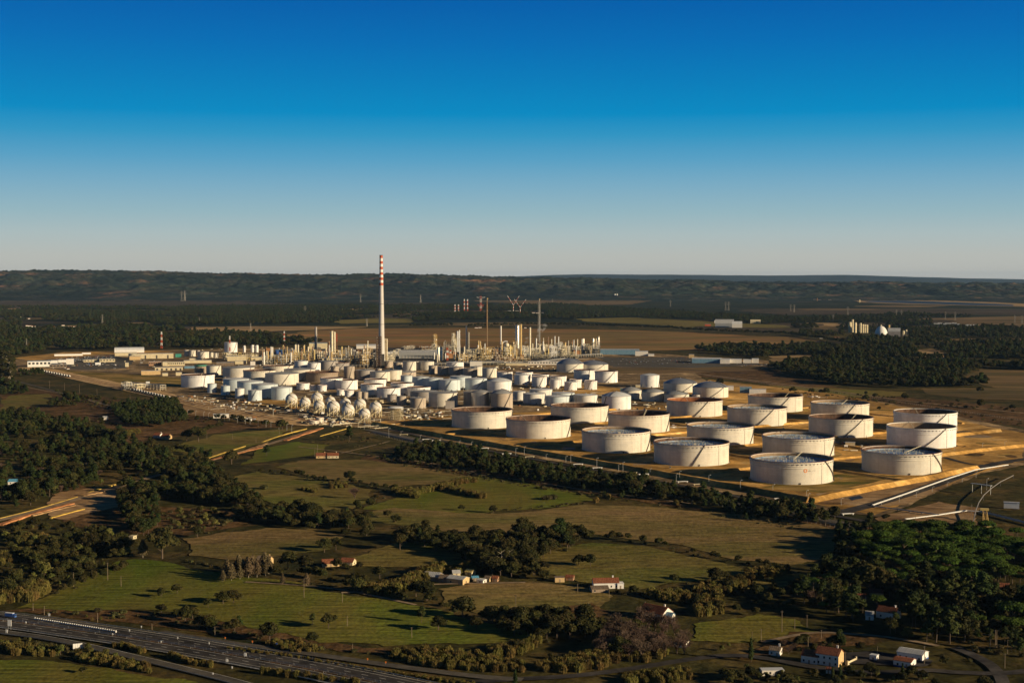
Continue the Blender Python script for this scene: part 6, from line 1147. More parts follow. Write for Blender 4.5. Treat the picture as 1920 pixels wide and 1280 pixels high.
for i, (x, yt, yb) in enumerate([(28, 536, 551), (34, 536, 552), (182, 542, 554), (191.5, 543, 555), (340.5, 545, 565), (346.5, 544, 564), (1360.5, 565, 582), (1366, 565, 582.5), (1482.5, 570, 584), (1489, 570, 585), (1589.5, 574, 590), (1680.5, 580, 597), (1690.5, 580, 596), (1772.5, 584, 599), (1790.5, 584, 600), (1902.5, 590, 605), (1916, 590.5, 606), (192, 589, 609), (374, 594, 608), (676, 551, 567), (788.5, 552, 567), (572, 573, 590), (688, 596, 612), (1036, 560, 568), (1257, 562, 575), (1562, 589, 603), (1738, 609, 619), (1846, 614, 625), (470, 605, 620), (50, 634, 657), (1500, 640, 655)]):
    if x < 350 and yb < 570: pass
    d = 'with its twin close by' if i < 17 and i != 10 else 'standing alone'
    pylon(x, yt, yb, 'grey lattice power pylon %s in the far plain' % d, grp='grey power pylons %s' % d)
# lattice support structures with red and white arms
def ymast(px, ytl, yfork, yb, spread, lb):
    X, Y = G(px, yb); s = Y / FPX; h1 = GZ(px, yfork, Y); h2 = GZ(px, ytl, Y); g = empty('red_white_pylon', (X, Y, 0), label=lb, cat='pylon', group='red and white crossing pylons'); w = spread * s
    seg = lambda p, q_, n, r, nm: [(lambda bb: (lattice_bar(bb, Vector(p).lerp(Vector(q_), i / n), Vector(p).lerp(Vector(q_), (i + 1) / n), r), bb.build(nm, M['red_paint' if i % 2 else 'white'], g)))(MB()) for i in range(n)]
    seg((0, 0, 0), (0, 0, h1), 4, 1.3, 'leg'); seg((0, 0, h1), (-w, 0, h2), 5, .9, 'arm'); seg((0, 0, h1), (w, 0, h2), 5, .9, 'arm')
    b = MB(); b.bar((-w * 1.1, 0, 1.5), (w * 1.1, 0, 1.5), .8, n=4); b.build('base_beam', M['white'], g)
def lattice_bar(b, p, q_, r): b.bar(p, q_, r * 1.1, n=4)
ymast(962.6, 554.5, 572, 583, 11, 'red and white Y shaped pylon, the farther one'); ymast(975.3, 561, 576, 591, 11, 'red and white Y shaped pylon, the nearer one')
X, Y = G(901.6, 584); s = Y / FPX; g = empty('red_white_pylon', (X, Y, 0), label='red and white pylon with two levels of wide arms', cat='pylon'); hT = GZ(901.6, 555, Y)
for i in range(5): b = MB(); lattice(b, 3.2 * s * .9, 3.2 * s * .9, hT * i / 5, hT * (i + 1) / 5, 2, r=.55); b.build('tower', M['red_paint' if i % 2 == 0 else 'white'], g)
for z, L in ((.93, 8), (.45, 6.5), (.36, 5)):
    b = MB(); b.bar((-L * s, 0, hT * z), (L * s, 0, hT * z), .8, n=4); b.bar((-L * s, 0, hT * z), (0, 0, hT * (z - .12)), .6, n=4); b.bar((L * s, 0, hT * z), (0, 0, hT * (z - .12)), .6, n=4); b.build('cross_arm', M['white' if z > .9 else 'red_paint'], g)
for x, yt, yb in [(853, 571, 587), (859.5, 571, 587), (870.5, 561, 583), (876.5, 561, 583)]: mast(x, yt, yb, 1.4, 'slim red and white mast of the left group behind the plant', w1=1, group='slim red and white masts behind the plant')
# ------------------------------------------------------------ NEAR BUILDINGS
def house(x0, x1, yb, hw, d, rz, wall, rm, label, windows=3, chimney=True, name='house', cat='house', group=None, gable_m=None, pitch=.32, blue=False, floors=1, z=0, roof=True):
    X, Y = G((x0 + x1) / 2, yb); s = Y / FPX; w = (x1 - x0) * s / max(.35, abs(math.cos(rz))); g = empty(name, (X, Y + d / 2, z), rz, label=label, cat=cat, group=group)
    rr = d * pitch; b = MB(); b.box(-w / 2, -d / 2, -.5, w / 2, d / 2, hw); b.build('wall', M[wall], g)
    if roof:
        b = MB(); b.add([(-w / 2, -d / 2, hw), (-w / 2, d / 2, hw), (-w / 2, 0, hw + rr), (w / 2, -d / 2, hw), (w / 2, d / 2, hw), (w / 2, 0, hw + rr)], [(0, 2, 1), (3, 4, 5)]); b.build('gable', M[gable_m or wall], g)
        b = MB(); o_ = .35
        for s_ in (-1, 1):
            e = rr * o_ / (d / 2); v = [(-w / 2 - o_, s_ * (d / 2 + o_), hw - e), (w / 2 + o_, s_ * (d / 2 + o_), hw - e), (w / 2 + o_, 0, hw + rr), (-w / 2 - o_, 0, hw + rr)]; b.add(v + [(x, y, zz + .22) for x, y, zz in v], [(0, 1, 2, 3), (4, 7, 6, 5), (0, 4, 5, 1), (0, 3, 7, 4), (1, 5, 6, 2), (2, 6, 7, 3)])
            n = int(w / 1.2)
            for i in range(n): x = -w / 2 + w * (i + .5) / n; b.bar((x, s_ * (d / 2 + o_), hw - e + .25), (x, 0, hw + rr + .25), .09, n=3, cap=False)
        R = b.build('roof', M[rm], g)
        if chimney: b = MB(); b.cbox((w * .3, d * .15, hw + rr * .8 + .5), (.9, .7, 2.2)); b.cbox((w * .3, d * .15, hw + rr * .8 + 1.7), (1.1, .9, .2)); b.build('chimney', M[wall], R)
    else: b = MB(); b.box(-w / 2 - .2, -d / 2 - .2, hw + .003, w / 2 + .2, d / 2 + .2, hw + .25); b.build('roof', M[rm], g)
    for fl in range(floors):
        zb = .9 + fl * 2.9
        for i in range(windows):
            x = -w / 2 + w * (i + .5) / windows
            if i == windows // 2 and fl == 0: b = MB(); b.box(x - .5, -d / 2 - .05, 0, x + .5, -d / 2 - .003, 2.1); b.build('door', M['brown_paint'], g); continue
            b = MB(); b.box(x - .5, -d / 2 - .05, zb, x + .5, -d / 2 - .003, zb + 1.2); W1 = b.build('window', M['glass'], g); b = MB(); b.box(x - .62, -d / 2 - .12, zb - .14, x + .62, -d / 2 - .003, zb - .004); b.build('sill', M['plaster_white'], W1)
    if gable_m: b = MB(); b.box(w / 2 + .002, -d / 2, -.4, w / 2 + .04, d / 2, hw); b.build('side_wall', M[gable_m], g)
    b = MB(); b.box(w / 2 + .043, -.6, .9, w / 2 + .09, .5, 2.1); b.build('window', M['glass'], g)
    if blue: b = MB(); t = .05; b.box(-w / 2 - t, -d / 2 - t, 0, w / 2 + t, -d / 2, .9); b.box(w / 2, -d / 2 - t, 0, w / 2 + t, d / 2 + t, .9); b.build('blue_skirting', M['blue'], g)
    return g, w
house(1540, 1578, 1248, 6.2, 9, -.55, 'plaster_white', 'tile_roof', 'two storey house with a sunlit ochre gable and red roof', windows=4, floors=2, gable_m='plaster_ochre')
house(1511, 1538, 1244, 4.2, 8, -.55, 'plaster_white', 'tile_roof', 'low white wing left of the ochre gabled house', windows=3, chimney=False)
house(1552, 1560, 1262, 2.2, 3, -.5, 'plaster_white', 'tile_roof', 'tiny lean-to in front of the ochre gabled house', windows=1, chimney=False)
X, Y = G(1582, 1250); g = empty('garden_wall', (X, Y, 0), .9, label='pale yellow garden wall with gate pillars right of the ochre house', cat='wall'); b = MB(); b.box(5, -.15, 0, 15, .15, 1.9); b.build('wall', M['plaster_cream'], g)
for x in (4.6, 15.3): b = MB(); b.box(x - .4, -.4, 0, x + .4, .4, 2.6); b.build('gate_pillar', M['plaster_cream'], g)
house(1686, 1714, 1251, 3.4, 8, -.62, 'white', 'tile_roof', 'white and blue hut with a reddish roof at the forecourt', windows=2, blue=True, chimney=False, pitch=.14); house(1696, 1736, 1238, 3.8, 10, -.62, 'white', 'sheet_roof', 'larger white and blue building with a grey roof behind the hut', windows=4, blue=True, chimney=False, pitch=.14)
house(1635, 1646, 1239, 3.2, 3.5, -.6, 'white', 'roof_white', 'tiny white and blue kiosk left of the forecourt', windows=1, blue=True, roof=False, chimney=False)
house(1428, 1470, 1266, 2.8, 5, .05, 'plaster_white', 'roof_white', 'flat white shelter at the bottom edge', windows=4, roof=False, chimney=False)
house(1447, 1466, 1229, 3.0, 7, -.4, 'plaster_white', 'brown_roof', 'ruined pale house among dry bushes', windows=2, pitch=.2)
house(1112, 1160, 1103, 4.0, 8, .08, 'white', 'tile_roof', 'white farmhouse with a long red roof', windows=5); house(1157, 1169, 1103, 3.4, 6, .08, 'white', 'white', 'white cube annex of the farmhouse', windows=1, roof=False, chimney=False)
house(1108, 1140, 1111, 2.6, 9, .15, 'brown_paint', 'brown_roof', 'low brown shed roof in front of the white farmhouse', windows=3, chimney=False, pitch=.15); house(1040, 1058, 1091, 3.2, 5, .1, 'plaster_ochre', 'brown_roof', 'small roofless ochre walled barn left of the farmhouse', windows=1, roof=False)
house(1062, 1076, 1088, 2.4, 4, -.3, 'brick_wall', 'tile_roof', 'tiny brick hut behind the ochre barn', windows=1, chimney=False)
house(1212, 1252, 1162, 4.5, 11, -.75, 'plaster_white', 'tile_roof', 'red roofed house half hidden by bare trees', windows=3); house(1252, 1263, 1166, 3.5, 6, -.5, 'plaster_white', 'blue_roof', 'bluish roofed annex behind the bare trees', windows=1, chimney=False)
house(1268, 1290, 1213, 3.2, 6, -.4, 'plaster_white', 'brown_roof', 'small white building right of the bare trees', windows=2, roof=False)
# shacks compound
house(797, 826, 1089, 3.2, 9, -.35, 'brown_paint', 'sheet_roof', 'dark barn with a grey roof at the shacks', windows=2, chimney=False, pitch=.25); house(843, 874, 1095, 3.6, 9, -.5, 'plaster_ochre', 'sheet_roof', 'shed with a pale metal roof and ochre wall', windows=2, chimney=False, pitch=.16); house(825, 841, 1092, 3, 6, -.4, 'brick_wall', 'brown_roof', 'brick lean-to between the two barns', windows=1, chimney=False)
house(884, 896, 1089, 2.4, 5, .2, 'wood_pole', 'tarp_blue', 'hut under a bright blue tarp', windows=1, chimney=False, pitch=.15); house(897, 909, 1094, 2.4, 5, -.5, 'plaster_white', 'sheet_roof', 'small white shack right of the blue tarp', windows=1, chimney=False, pitch=.1); house(910, 920, 1090, 2.4, 4, -.4, 'plaster_ochre', 'brown_roof', 'small ochre shack of the compound', windows=1, chimney=False); house(924, 934, 1090, 2.4, 4, -.3, 'brick_wall', 'tile_roof', 'rightmost reddish shack of the compound', windows=1, chimney=False); house(848, 862, 1080, 2.4, 5, .2, 'plaster_cream', 'sheet_roof', 'pale hut behind the metal roofed shed', windows=1, chimney=False)
house(875, 888, 1078, 2.2, 5, -.6, 'plaster_cream', 'yellow_steel', 'yellowish hut at the back of the compound', windows=1, chimney=False)
house(603, 634, 1062, 2.4, 8, .2, 'plaster_ochre', 'tile_roof', 'long low shed with a rusty roof behind the trees', windows=3, chimney=False); house(640, 664, 1060, 2.8, 7, -.3, 'plaster_cream', 'tile_roof', 'second low shed with a patched red roof', windows=2, chimney=False); house(482, 508, 1058, 3.4, 7, -.3, 'plaster_ochre', 'brown_roof', 'brown house behind the pale poplars', windows=2)
house(592, 612, 859, 3.0, 9, .1, 'plaster_ochre', 'tile_roof', 'red roofed farm building, left one of two', windows=2); house(613, 634, 859, 3.1, 9, .1, 'plaster_cream', 'tile_roof', 'sunlit farm building with a red roof, right one of two', windows=3)
house(289, 302, 821, 3.6, 9, -.4, 'plaster_white', 'tile_roof', 'white walled hut with an orange roof near the left wood', windows=1); house(303, 318, 823, 3.4, 9, -.4, 'plaster_ochre', 'tile_roof', 'ochre hut right of the white walled one', windows=1, chimney=False); house(303, 316, 842, 3, 6, .2, 'plaster_cream', 'sheet_roof', 'small cream hut below the left farm', windows=1, chimney=False, roof=False)
house(14, 42, 908, 3, 12, .1, 'plaster_white', 'tarp_blue', 'shed with a pale blue roof in the left wood', windows=3, chimney=False, pitch=.15); house(0, 16, 886, 3.2, 8, .2, 'plaster_ochre', 'tile_roof', 'red roofed hut at the left edge', windows=2); house(192, 201, 787, 3, 7, .2, 'plaster_white', 'sheet_roof', 'small white hut below the left railway', windows=1, chimney=False)
house(243, 252, 1011, 2.6, 5, -.3, 'plaster_cream', 'plaster_cream', 'pale hut hidden among left trees', windows=1, roof=False); house(186, 206, 832 - 5, 2.4, 5, -.3, 'yellow_steel', 'yellow_steel', 'yellow and orange machine shed by the left wood', windows=1, roof=False)
house(1606, 1624, 1129, 3.2, 6, -.4, 'plaster_white', 'tile_roof', 'white walled hut with a red roof in the pine wood', windows=1, chimney=False); house(1634, 1658, 1119, 3, 6, -.3, 'plaster_ochre', 'tile_roof', 'long orange lit roof in the pine wood', windows=2, chimney=False); house(1654, 1684, 1160, 4.2, 8, -.7, 'white', 'tile_roof', 'white house with tall chimneys in the pine wood', windows=2); house(1626, 1640, 1162, 3, 6, -.3, 'white', 'sheet_roof', 'small white shed left of the tall chimneyed house', windows=1, chimney=False); house(1876, 1894, 1108, 3, 6, -.3, 'brick_wall', 'tile_roof', 'reddish hut far right in the wood', windows=1, chimney=False)
# ------------------------------------------------------------ road furniture
SG = [(18, 1163, 1182, 8, 'tall white panel sign at the left edge'), (12.5, 1181, 1190, 4, 'small white sign beside the slip road'), (92, 1151, 1158, 4, 'white sign above the motorway'), (460, 1225, 1235, 4.5, 'white panel sign between the carriageways'), (425.5, 1236, 1245, 4.5, 'white panel sign before a reed clump'), (399, 1262, 1267, 3, 'small white sign by the slip road, lower right'), (435, 1250, 1256, 2.5, 'very small white sign by the reeds'), (235.5, 1246, 1250, 2.5, 'small white square sign in the slip road hedge')]
def sign(px, yt, yb, wpx, lb, m='white', back='galvanised', grp=None, rz=-.25, frac=.6):
    X, Y = G(px, yb); s = Y / FPX; h = GZ(px, yt, Y); w = wpx * s; g = empty('road_sign', (X, Y, .5), rz, label=lb, cat='road sign', group=grp); b = MB()
    for x in ((-w * .35, w * .35) if w > 1.2 else (0,)): b.bar((x, 0, 0), (x, 0, h), .07, n=5)
    b.build('post', M['galvanised'], g); b = MB(); b.box(-w / 2, -.06, h * (1 - frac), w / 2, .06, h); b.box(-w / 2 - .05, .06, h * (1 - frac) - .05, w / 2 + .05, .1, h + .05); b.build('panel', M[m], g)
for px, yt, yb, w, lb in SG: sign(px, yt, yb, w, lb)
g = empty('billboard', (*G(146, 1219), .5), .35, label='white four panelled board beside the slip road', cat='billboard'); b = MB()
for i in range(4): b.box(-2.6 + i * 1.3, -.1, .8, -1.4 + i * 1.3, .1, 3.6)
b.build('panel', M['white'], g); b = MB()
for x in (-2.4, 0, 2.4): b.bar((x, .2, 0), (x, .2, 3.2), .1, n=5)
b.build('post', M['galvanised'], g)
sign(518.5, 1206, 1215, 3.5, 'small blue motorway sign above the slip road', m='blue')
for i, (x, y) in enumerate([(265, 1179), (333, 1200), (392, 1210), (422, 1200), (473, 1207), (689, 1240), (723, 1246), (302, 1207), (211, 1193), (48.5, 1171), (242.5, 1186)]): sign(x, y - 5, y + 1, 2, 'small %s delineator sign beside the motorway' % ('orange' if i in (3, 4, 5, 6) else 'white'), m='orange' if i in (3, 4, 5, 6) else 'white', grp='small %s delineator signs by the motorway' % ('orange' if i in (3, 4, 5, 6) else 'white'), frac=.5)
# lorry on the motorway
X, Y = G(21, 1160); g = empty('lorry', (X, Y, .98), -.35, label='dark blue lorry with a white roof on the motorway', cat='lorry'); g.scale = (.68, .75, .75); b = MB(); b.box(-6, -1.25, 1.0, 2.6, 1.25, 3.7); b.build('cargo_box', M['blue'], g); b = MB(); b.box(-6.02, -1.27, 3.7, 2.62, 1.27, 3.95); b.build('roof', M['white'], g)
b = MB(); b.poly([(2.9, -1.2), (5, -1.2), (5, 1.2), (2.9, 1.2)], .7, 3.1); b.build('cab', M['blue'], g); b = MB(); b.box(4.95, -1.05, 1.8, 5.05, 1.05, 2.8); b.build('windscreen', M['glass'], g)
for x in (-5, -3.8, 3.9):
    for y in (-1.1, 1.1): b = MB(); b.bar((x, y - .15, .5), (x, y + .15, .5), .5, n=12); b.build('wheel', M['black'], g)
# utility poles
POLE = [(202, 1054, 1088), (227, 1079, 1100), (138, 1072, 1101), (570, 1084, 1121), (642, 1111, 1130), (651, 1154, 1174), (661, 1206, 1222), (772, 1175, 1196), (967, 1114, 1151), (927, 1140, 1152), (1083, 1094, 1110), (1142, 1103, 1120), (1210, 1127, 1141), (1466, 1144, 1185), (1490, 1159, 1180), (1513, 1152, 1176), (1410, 1183, 1200), (1427, 1178, 1202), (1515, 1193, 1216), (1585, 1221, 1263), (1645, 1211, 1226), (1733, 1210, 1246), (1856, 1188, 1216), (1866, 1180, 1214), (1868.5, 1180, 1213), (1889, 1198, 1225), (1884, 1224, 1252), (285, 1168, 1180), (403, 1174, 1192), (83, 1135, 1152), (183, 1148, 1166), (1540, 1180, 1198), (595, 833, 850), (590, 842, 856), (388, 811, 824), (436, 813, 824), (502, 821, 833), (480, 820, 830), (549, 807, 817), (524, 805, 815), (1821, 945, 998), (1716, 958, 975), (93, 713, 728), (121, 717, 732), (149, 720, 737), (182, 728, 745), (244, 740, 755), (168, 783, 800), (99, 816, 835), (62, 1130, 1145)]
pp = None
for i, (x, yt, yb) in enumerate(POLE):
    X, Y = G(x, yb); h = GZ(x, yt, Y)
    if pp is None:
        pp = empty('utility_pole', (0, 0, 0)); b = MB(); b.bar((0, 0, 0), (0, 0, 10), .2, .12, n=7); b.build('post', M['wood_pole'], pp); b = MB(); b.bar((-.9, 0, 9.4), (.9, 0, 9.4), .08, n=4)
        for q_ in (-.8, 0, .8): b.bar((q_, 0, 9.4), (q_, 0, 9.8), .06, n=5)
        b.build('cross_arm', M['dark_steel'], pp); g = pp
    else: g = copy_tree(pp)
    g.location = (X, Y, 0); g.scale = (1, 1, h / 10); g.rotation_euler = (0, 0, random.uniform(-.5, .5))
    wh = 'in the near meadows' if yb > 1080 and x < 1000 else ('near the roadside houses' if yb > 1080 else 'below the refinery')
    tag(g, 'slim wooden utility pole ' + wh, 'utility pole', 'utility poles ' + wh)
# perimeter fence right of the tank farm
FP = [(1320, 704), (1450, 722), (1600, 742), (1700, 757), (1800, 772), (1920, 790)]
w = [G(*p) for p in FP]; g = empty('perimeter_fence', (0, 0, 0), label='long thin wire fence on posts beyond the right tanks', cat='fence'); b = MB(); c = MB(); L = along(w, 6)
for q_, a in L: b.cbox((q_.x, q_.y, 1.4), (.22, .22, 2.8))
for (q_, a), (q2, a2) in zip(L[:-1], L[1:]):
    for z in (.8, 1.7, 2.6): c.bar((q_.x, q_.y, z), (q2.x, q2.y, z), .05, n=3, cap=False)
o = b.build('post', M['concrete'], g); o['kind'] = 'stuff'; c.build('wire', M['galvanised'], g)
w = [G(*p) for p in [(690, 812), (900, 862), (1200, 920), (1500, 978), (1640, 1003), (1830, 1000)]]; g = empty('perimeter_fence', (0, 0, 0), label='low wire fence below the front pipe trench', cat='fence'); b = MB(); c = MB(); L = along(w, 5)
for q_, a in L: b.cbox((q_.x, q_.y, 1.2), (.16, .16, 2.4))
for (q_, a), (q2, a2) in zip(L[:-1], L[1:]):
    for z in (.7, 1.5, 2.3): c.bar((q_.x, q_.y, z), (q2.x, q2.y, z), .04, n=3, cap=False)
o = b.build('post', M['concrete'], g); o['kind'] = 'stuff'; c.build('wire', M['galvanised'], g)
# ------------------------------------------------------------ VEGETATION
def leafm(name, cols, rnd=.35, tr=0):
    M[name] = mat(name, cols, scale=.35, rough=.85, spec=.15, rnd=rnd, detail=3); M[name].node_tree.nodes['Principled BSDF'].inputs['Subsurface Weight'].default_value = 0
leafm('oak_leaf', [(.014, .020, .005), (.036, .036, .009), (.070, .058, .018)]); leafm('pine_leaf', [(.012, .022, .006), (.028, .042, .010), (.055, .060, .016)])
leafm('stone_pine_leaf', [(.022, .048, .006), (.042, .080, .009), (.070, .105, .014)], rnd=.2); leafm('shrub_leaf', [(.030, .034, .012), (.060, .056, .020), (.095, .075, .032)], rnd=.4)
leafm('bright_leaf', [(.06, .075, .016), (.10, .105, .026), (.15, .13, .04)], rnd=.35); leafm('reed_leaf', [(.07, .065, .016), (.14, .115, .030), (.24, .18, .055)], rnd=.4)
leafm('bare_twig', [(.085, .055, .040), (.14, .095, .070)], rnd=.2); leafm('poplar_leaf', [(.055, .043, .020), (.105, .082, .042), (.17, .13, .07)], rnd=.25); leafm('far_leaf', [(.012, .022, .010), (.024, .036, .014), (.040, .048, .020)], rnd=.35)
def ico(sub=1):
    bm = bmesh.new(); bmesh.ops.create_icosphere(bm, subdivisions=sub, radius=1); v = np.array([x.co[:] for x in bm.verts]); f = [tuple(q.index for q in p.verts) for p in bm.faces]; bm.free(); return v, f
IV, IF = ico(2)
def crown_mesh(name, lobes, nleaf, size, m, seed, flat=0.0, core=.72):
    rs = np.random.RandomState(seed); V = []; F = []
    for (cx, cy, cz, rx, ry, rz) in lobes:
        n0 = len(V); nz = 1 + .16 * np.sin(IV[:, 0] * 5 + seed) * np.cos(IV[:, 1] * 4 + cz) + .10 * rs.randn(len(IV)) * .6
        pts = IV * nz[:, None] * np.array([rx, ry, rz]) * core + np.array([cx, cy, cz]); V += pts.tolist(); F += [tuple(i + n0 for i in f) for f in IF]
    vol = np.array([l[3] * l[4] + l[3] * l[5] for l in lobes]); vol = vol / vol.sum(); li = rs.choice(len(lobes), nleaf, p=vol)
    d = rs.randn(nleaf, 3); d /= np.linalg.norm(d, axis=1)[:, None]; d[:, 2] = np.where(d[:, 2] < -.35, -d[:, 2], d[:, 2])
    L = np.array(lobes)[li]; rr = rs.uniform(.78, 1.22, nleaf)[:, None]; P = L[:, :3] + d * L[:, 3:] * rr
    nrm = d + rs.randn(nleaf, 3) * .55; nrm[:, 2] += flat; nrm /= np.linalg.norm(nrm, axis=1)[:, None]
    a = np.cross(nrm, rs.randn(nleaf, 3)); a /= np.linalg.norm(a, axis=1)[:, None]; b_ = np.cross(nrm, a); s_ = (size * rs.uniform(.6, 1.4, nleaf))[:, None]
    for i in range(nleaf):
        n0 = len(V); p = P[i]; A = a[i] * s_[i]; B = b_[i] * s_[i] * .8
        V += [(p - A - B * .4).tolist(), (p + B * .9 - A * .2).tolist(), (p + A + B * .3).tolist(), (p - B * .8 + A * .2).tolist()]; F.append((n0, n0 + 1, n0 + 2, n0 + 3))
    me = bpy.data.meshes.new(name); me.from_pydata(V, [], F); me.materials.append(M[m]); me.update(); return me
def trunk_mesh(h, r, m, lean=0.0, limbs=4, seed=0, hb=.4, spread=.25):
    rs = random.Random(seed); b = MB(); p = Vector((0, 0, -.3)); top = Vector((lean * h, 0, h)); mid = p.lerp(top, .5) + Vector((rs.uniform(-.03, .03) * h, 0, 0)); b.bar(p, mid, r, r * .75, n=7, cap=False); b.bar(mid, top, r * .75, r * .35, n=6, cap=False)
    for i in range(limbs):
        t = hb + (1 - hb) * i / limbs; a = rs.random() * 6.28; s = p.lerp(top, t); b.bar(s, s + Vector((math.cos(a) * spread * h, math.sin(a) * spread * h, spread * h * .7)), r * .45, r * .12, n=5, cap=False)
    me = bpy.data.meshes.new('trunk'); me.from_pydata(b.v, [], b.f); me.materials.append(M[m]); me.update(); return me
def lobes_oak(seed, h=10, w=5, n=7, lo=.42):
    rs = random.Random(seed); L = [(0, 0, h * .62, w * .62, w * .62, h * .30)]
    for i in range(n):
        a = 6.28 * i / n + rs.uniform(-.6, .6); r = w * rs.uniform(.38, .78); q_ = w * rs.uniform(.20, .48); L.append((r * math.cos(a), r * math.sin(a), h * rs.uniform(lo, .72), q_, q_, q_ * .85))
    for i in range(3): a = rs.random() * 6.28; L.append((w * .3 * math.cos(a), w * .3 * math.sin(a), h * rs.uniform(.74, .84), w * .34, w * .34, h * .14))
    return L
def lobes_pine(seed, h=12, w=3.6):
    rs = random.Random(seed); L = []
    for i in range(9):
        t = i / 8; a = rs.random() * 6.28; ww = w * (1.0 - .32 * t) * rs.uniform(.7, 1.2); off = w * .5 * (1 - t * .6); L.append((off * math.cos(a), off * math.sin(a), h * (.40 + .50 * t), ww * .6, ww * .6, h * .085))
    return L
def lobes_stone(seed, h=11, w=5.5):
    rs = random.Random(seed); L = [(0, 0, h * .80, w * .72, w * .72, h * .15)]
    for i in range(8): a = 6.28 * i / 8 + rs.uniform(-.3, .3); r = w * rs.uniform(.5, .72); q_ = w * rs.uniform(.26, .38); L.append((r * math.cos(a), r * math.sin(a), h * rs.uniform(.74, .84), q_, q_, q_ * .5))
    return L
def reed_mesh(seed, h=4.6, w=1.8, n=190):
    rs = np.random.RandomState(seed); V = []; F = []
    for i in range(n):
        a = rs.rand() * 6.28; r = w * math.sqrt(rs.rand()); x, y = r * math.cos(a), r * math.sin(a); hh = h * rs.uniform(.7, 1.08) * (1 - .25 * (r / w) ** 2); ln = rs.uniform(-.14, .14, 2) * hh + np.array([x, y]) * .12; t = rs.rand() * 3.14; wv = rs.uniform(.08, .17); c, s = math.cos(t) * wv, math.sin(t) * wv; n0 = len(V)
        V += [(x - c * .6, y - s * .6, 0), (x + c * .6, y + s * .6, 0), (x + ln[0] * .5 + c, y + ln[1] * .5 + s, hh * .6), (x + ln[0] * .5 - c, y + ln[1] * .5 - s, hh * .6), (x + ln[0] + c * .7, y + ln[1] + s * .7, hh), (x + ln[0] - c * .7, y + ln[1] - s * .7, hh)]
        F += [(n0, n0 + 1, n0 + 2, n0 + 3), (n0 + 3, n0 + 2, n0 + 4, n0 + 5)]
        for k_ in range(2):      # side leaves
            z = hh * rs.uniform(.3, .85); t2 = rs.rand() * 6.28; l = rs.uniform(.5, 1.0); f = z / hh; bx, by = x + ln[0] * f, y + ln[1] * f; n0 = len(V); V += [(bx, by, z), (bx + l * math.cos(t2) * .6, by + l * math.sin(t2) * .6, z + .35), (bx + l * math.cos(t2), by + l * math.sin(t2), z - .05), (bx + l * math.cos(t2) * .5, by + l * math.sin(t2) * .5, z + .1)]; F.append((n0, n0 + 1, n0 + 2, n0 + 3))
    me = bpy.data.meshes.new('reeds'); me.from_pydata(V, [], F); me.materials.append(M['reed_leaf']); me.update(); return me
def twig_mesh(seed, h=9, m='bare_twig', depth=4, r0=.28, leafy=0):
    rs = random.Random(seed); b = MB()
    def grow(p, d, L, r, k_):
        q_ = p + d * L; b.bar(p, q_, r, r * .6, n=3, cap=False)
        if k_ == 0: return
        for _ in range(4 if k_ > 2 else 3):
            nd = (d + Vector((rs.gauss(0, .5), rs.gauss(0, .5), rs.gauss(.12, .3)))).normalized(); grow(p.lerp(q_, rs.uniform(.45, 1)), nd, L * rs.uniform(.6, .85), max(.05, r * .5), k_ - 1)
    for i in range(4): a = 6.28 * i / 4 + rs.random(); grow(Vector((0, 0, h * .15)), Vector((math.cos(a) * .5, math.sin(a) * .5, 1)).normalized(), h * .30, r0, depth)
    me = bpy.data.meshes.new('twigs'); me.from_pydata(b.v, [], b.f); me.materials.append(M[m]); me.update(); return me
SPEC = {}
def spec(key, name, cat, crowns, trunk, h): SPEC[key] = dict(name=name, cat=cat, crowns=crowns, trunk=trunk, h=h)
spec('oak', 'broadleaf_tree', 'tree', [crown_mesh('oak_crown', lobes_oak(i, 10, 5.2, 8 + i), 1300, .40, 'oak_leaf', i) for i in range(4)], trunk_mesh(6, .32, 'bark', seed=1), 10)
spec('pine', 'pine_tree', 'tree', [crown_mesh('pine_crown', lobes_pine(i + 10), 1150, .36, 'pine_leaf', i + 9, flat=.5) for i in range(4)], trunk_mesh(11, .24, 'bark', seed=2, limbs=6, spread=.12), 12)
spec('stone', 'umbrella_pine', 'tree', [crown_mesh('umbrella_crown', lobes_stone(i + 20), 900, .40, 'stone_pine_leaf', i + 20, flat=.8) for i in range(3)], trunk_mesh(8.5, .3, 'bark', seed=3, limbs=5, hb=.6, spread=.28), 11)
spec('shrub', 'shrub', 'shrub', [crown_mesh('shrub_crown', [(rx, ry, .9, 1.5, 1.5, 1.25) for rx, ry in ((0, 0), (1.0 - i * .3, .8), (-1.1, .4 + i * .2), (.2, -1.1))], 330, .24, 'shrub_leaf', i + 30) for i in range(3)], None, 2.4)
spec('bright', 'leafy_shrub', 'shrub', [crown_mesh('leafy_crown', lobes_oak(i + 40, 6, 3.2, 5, .3), 600, .34, 'bright_leaf', i + 40) for i in range(3)], trunk_mesh(3.4, .18, 'bark', seed=4), 6)
spec('poplar', 'poplar_tree', 'tree', [crown_mesh('poplar_crown', [(0, 0, z, 1.5 * f, 1.5 * f, 1.5) for z, f in ((2.4, 1.5), (4, 1.7), (5.6, 1.5), (7.4, 1.0), (8.8, .6))], 1100, .32, 'poplar_leaf', i + 50, core=.6) for i in range(3)], trunk_mesh(9, .16, 'pale_bark', seed=5, limbs=7, spread=.12), 10)
spec('bare', 'bare_tree', 'tree', [twig_mesh(i + 60) for i in range(3)], trunk_mesh(3.5, .3, 'bark', seed=6, limbs=3), 9)
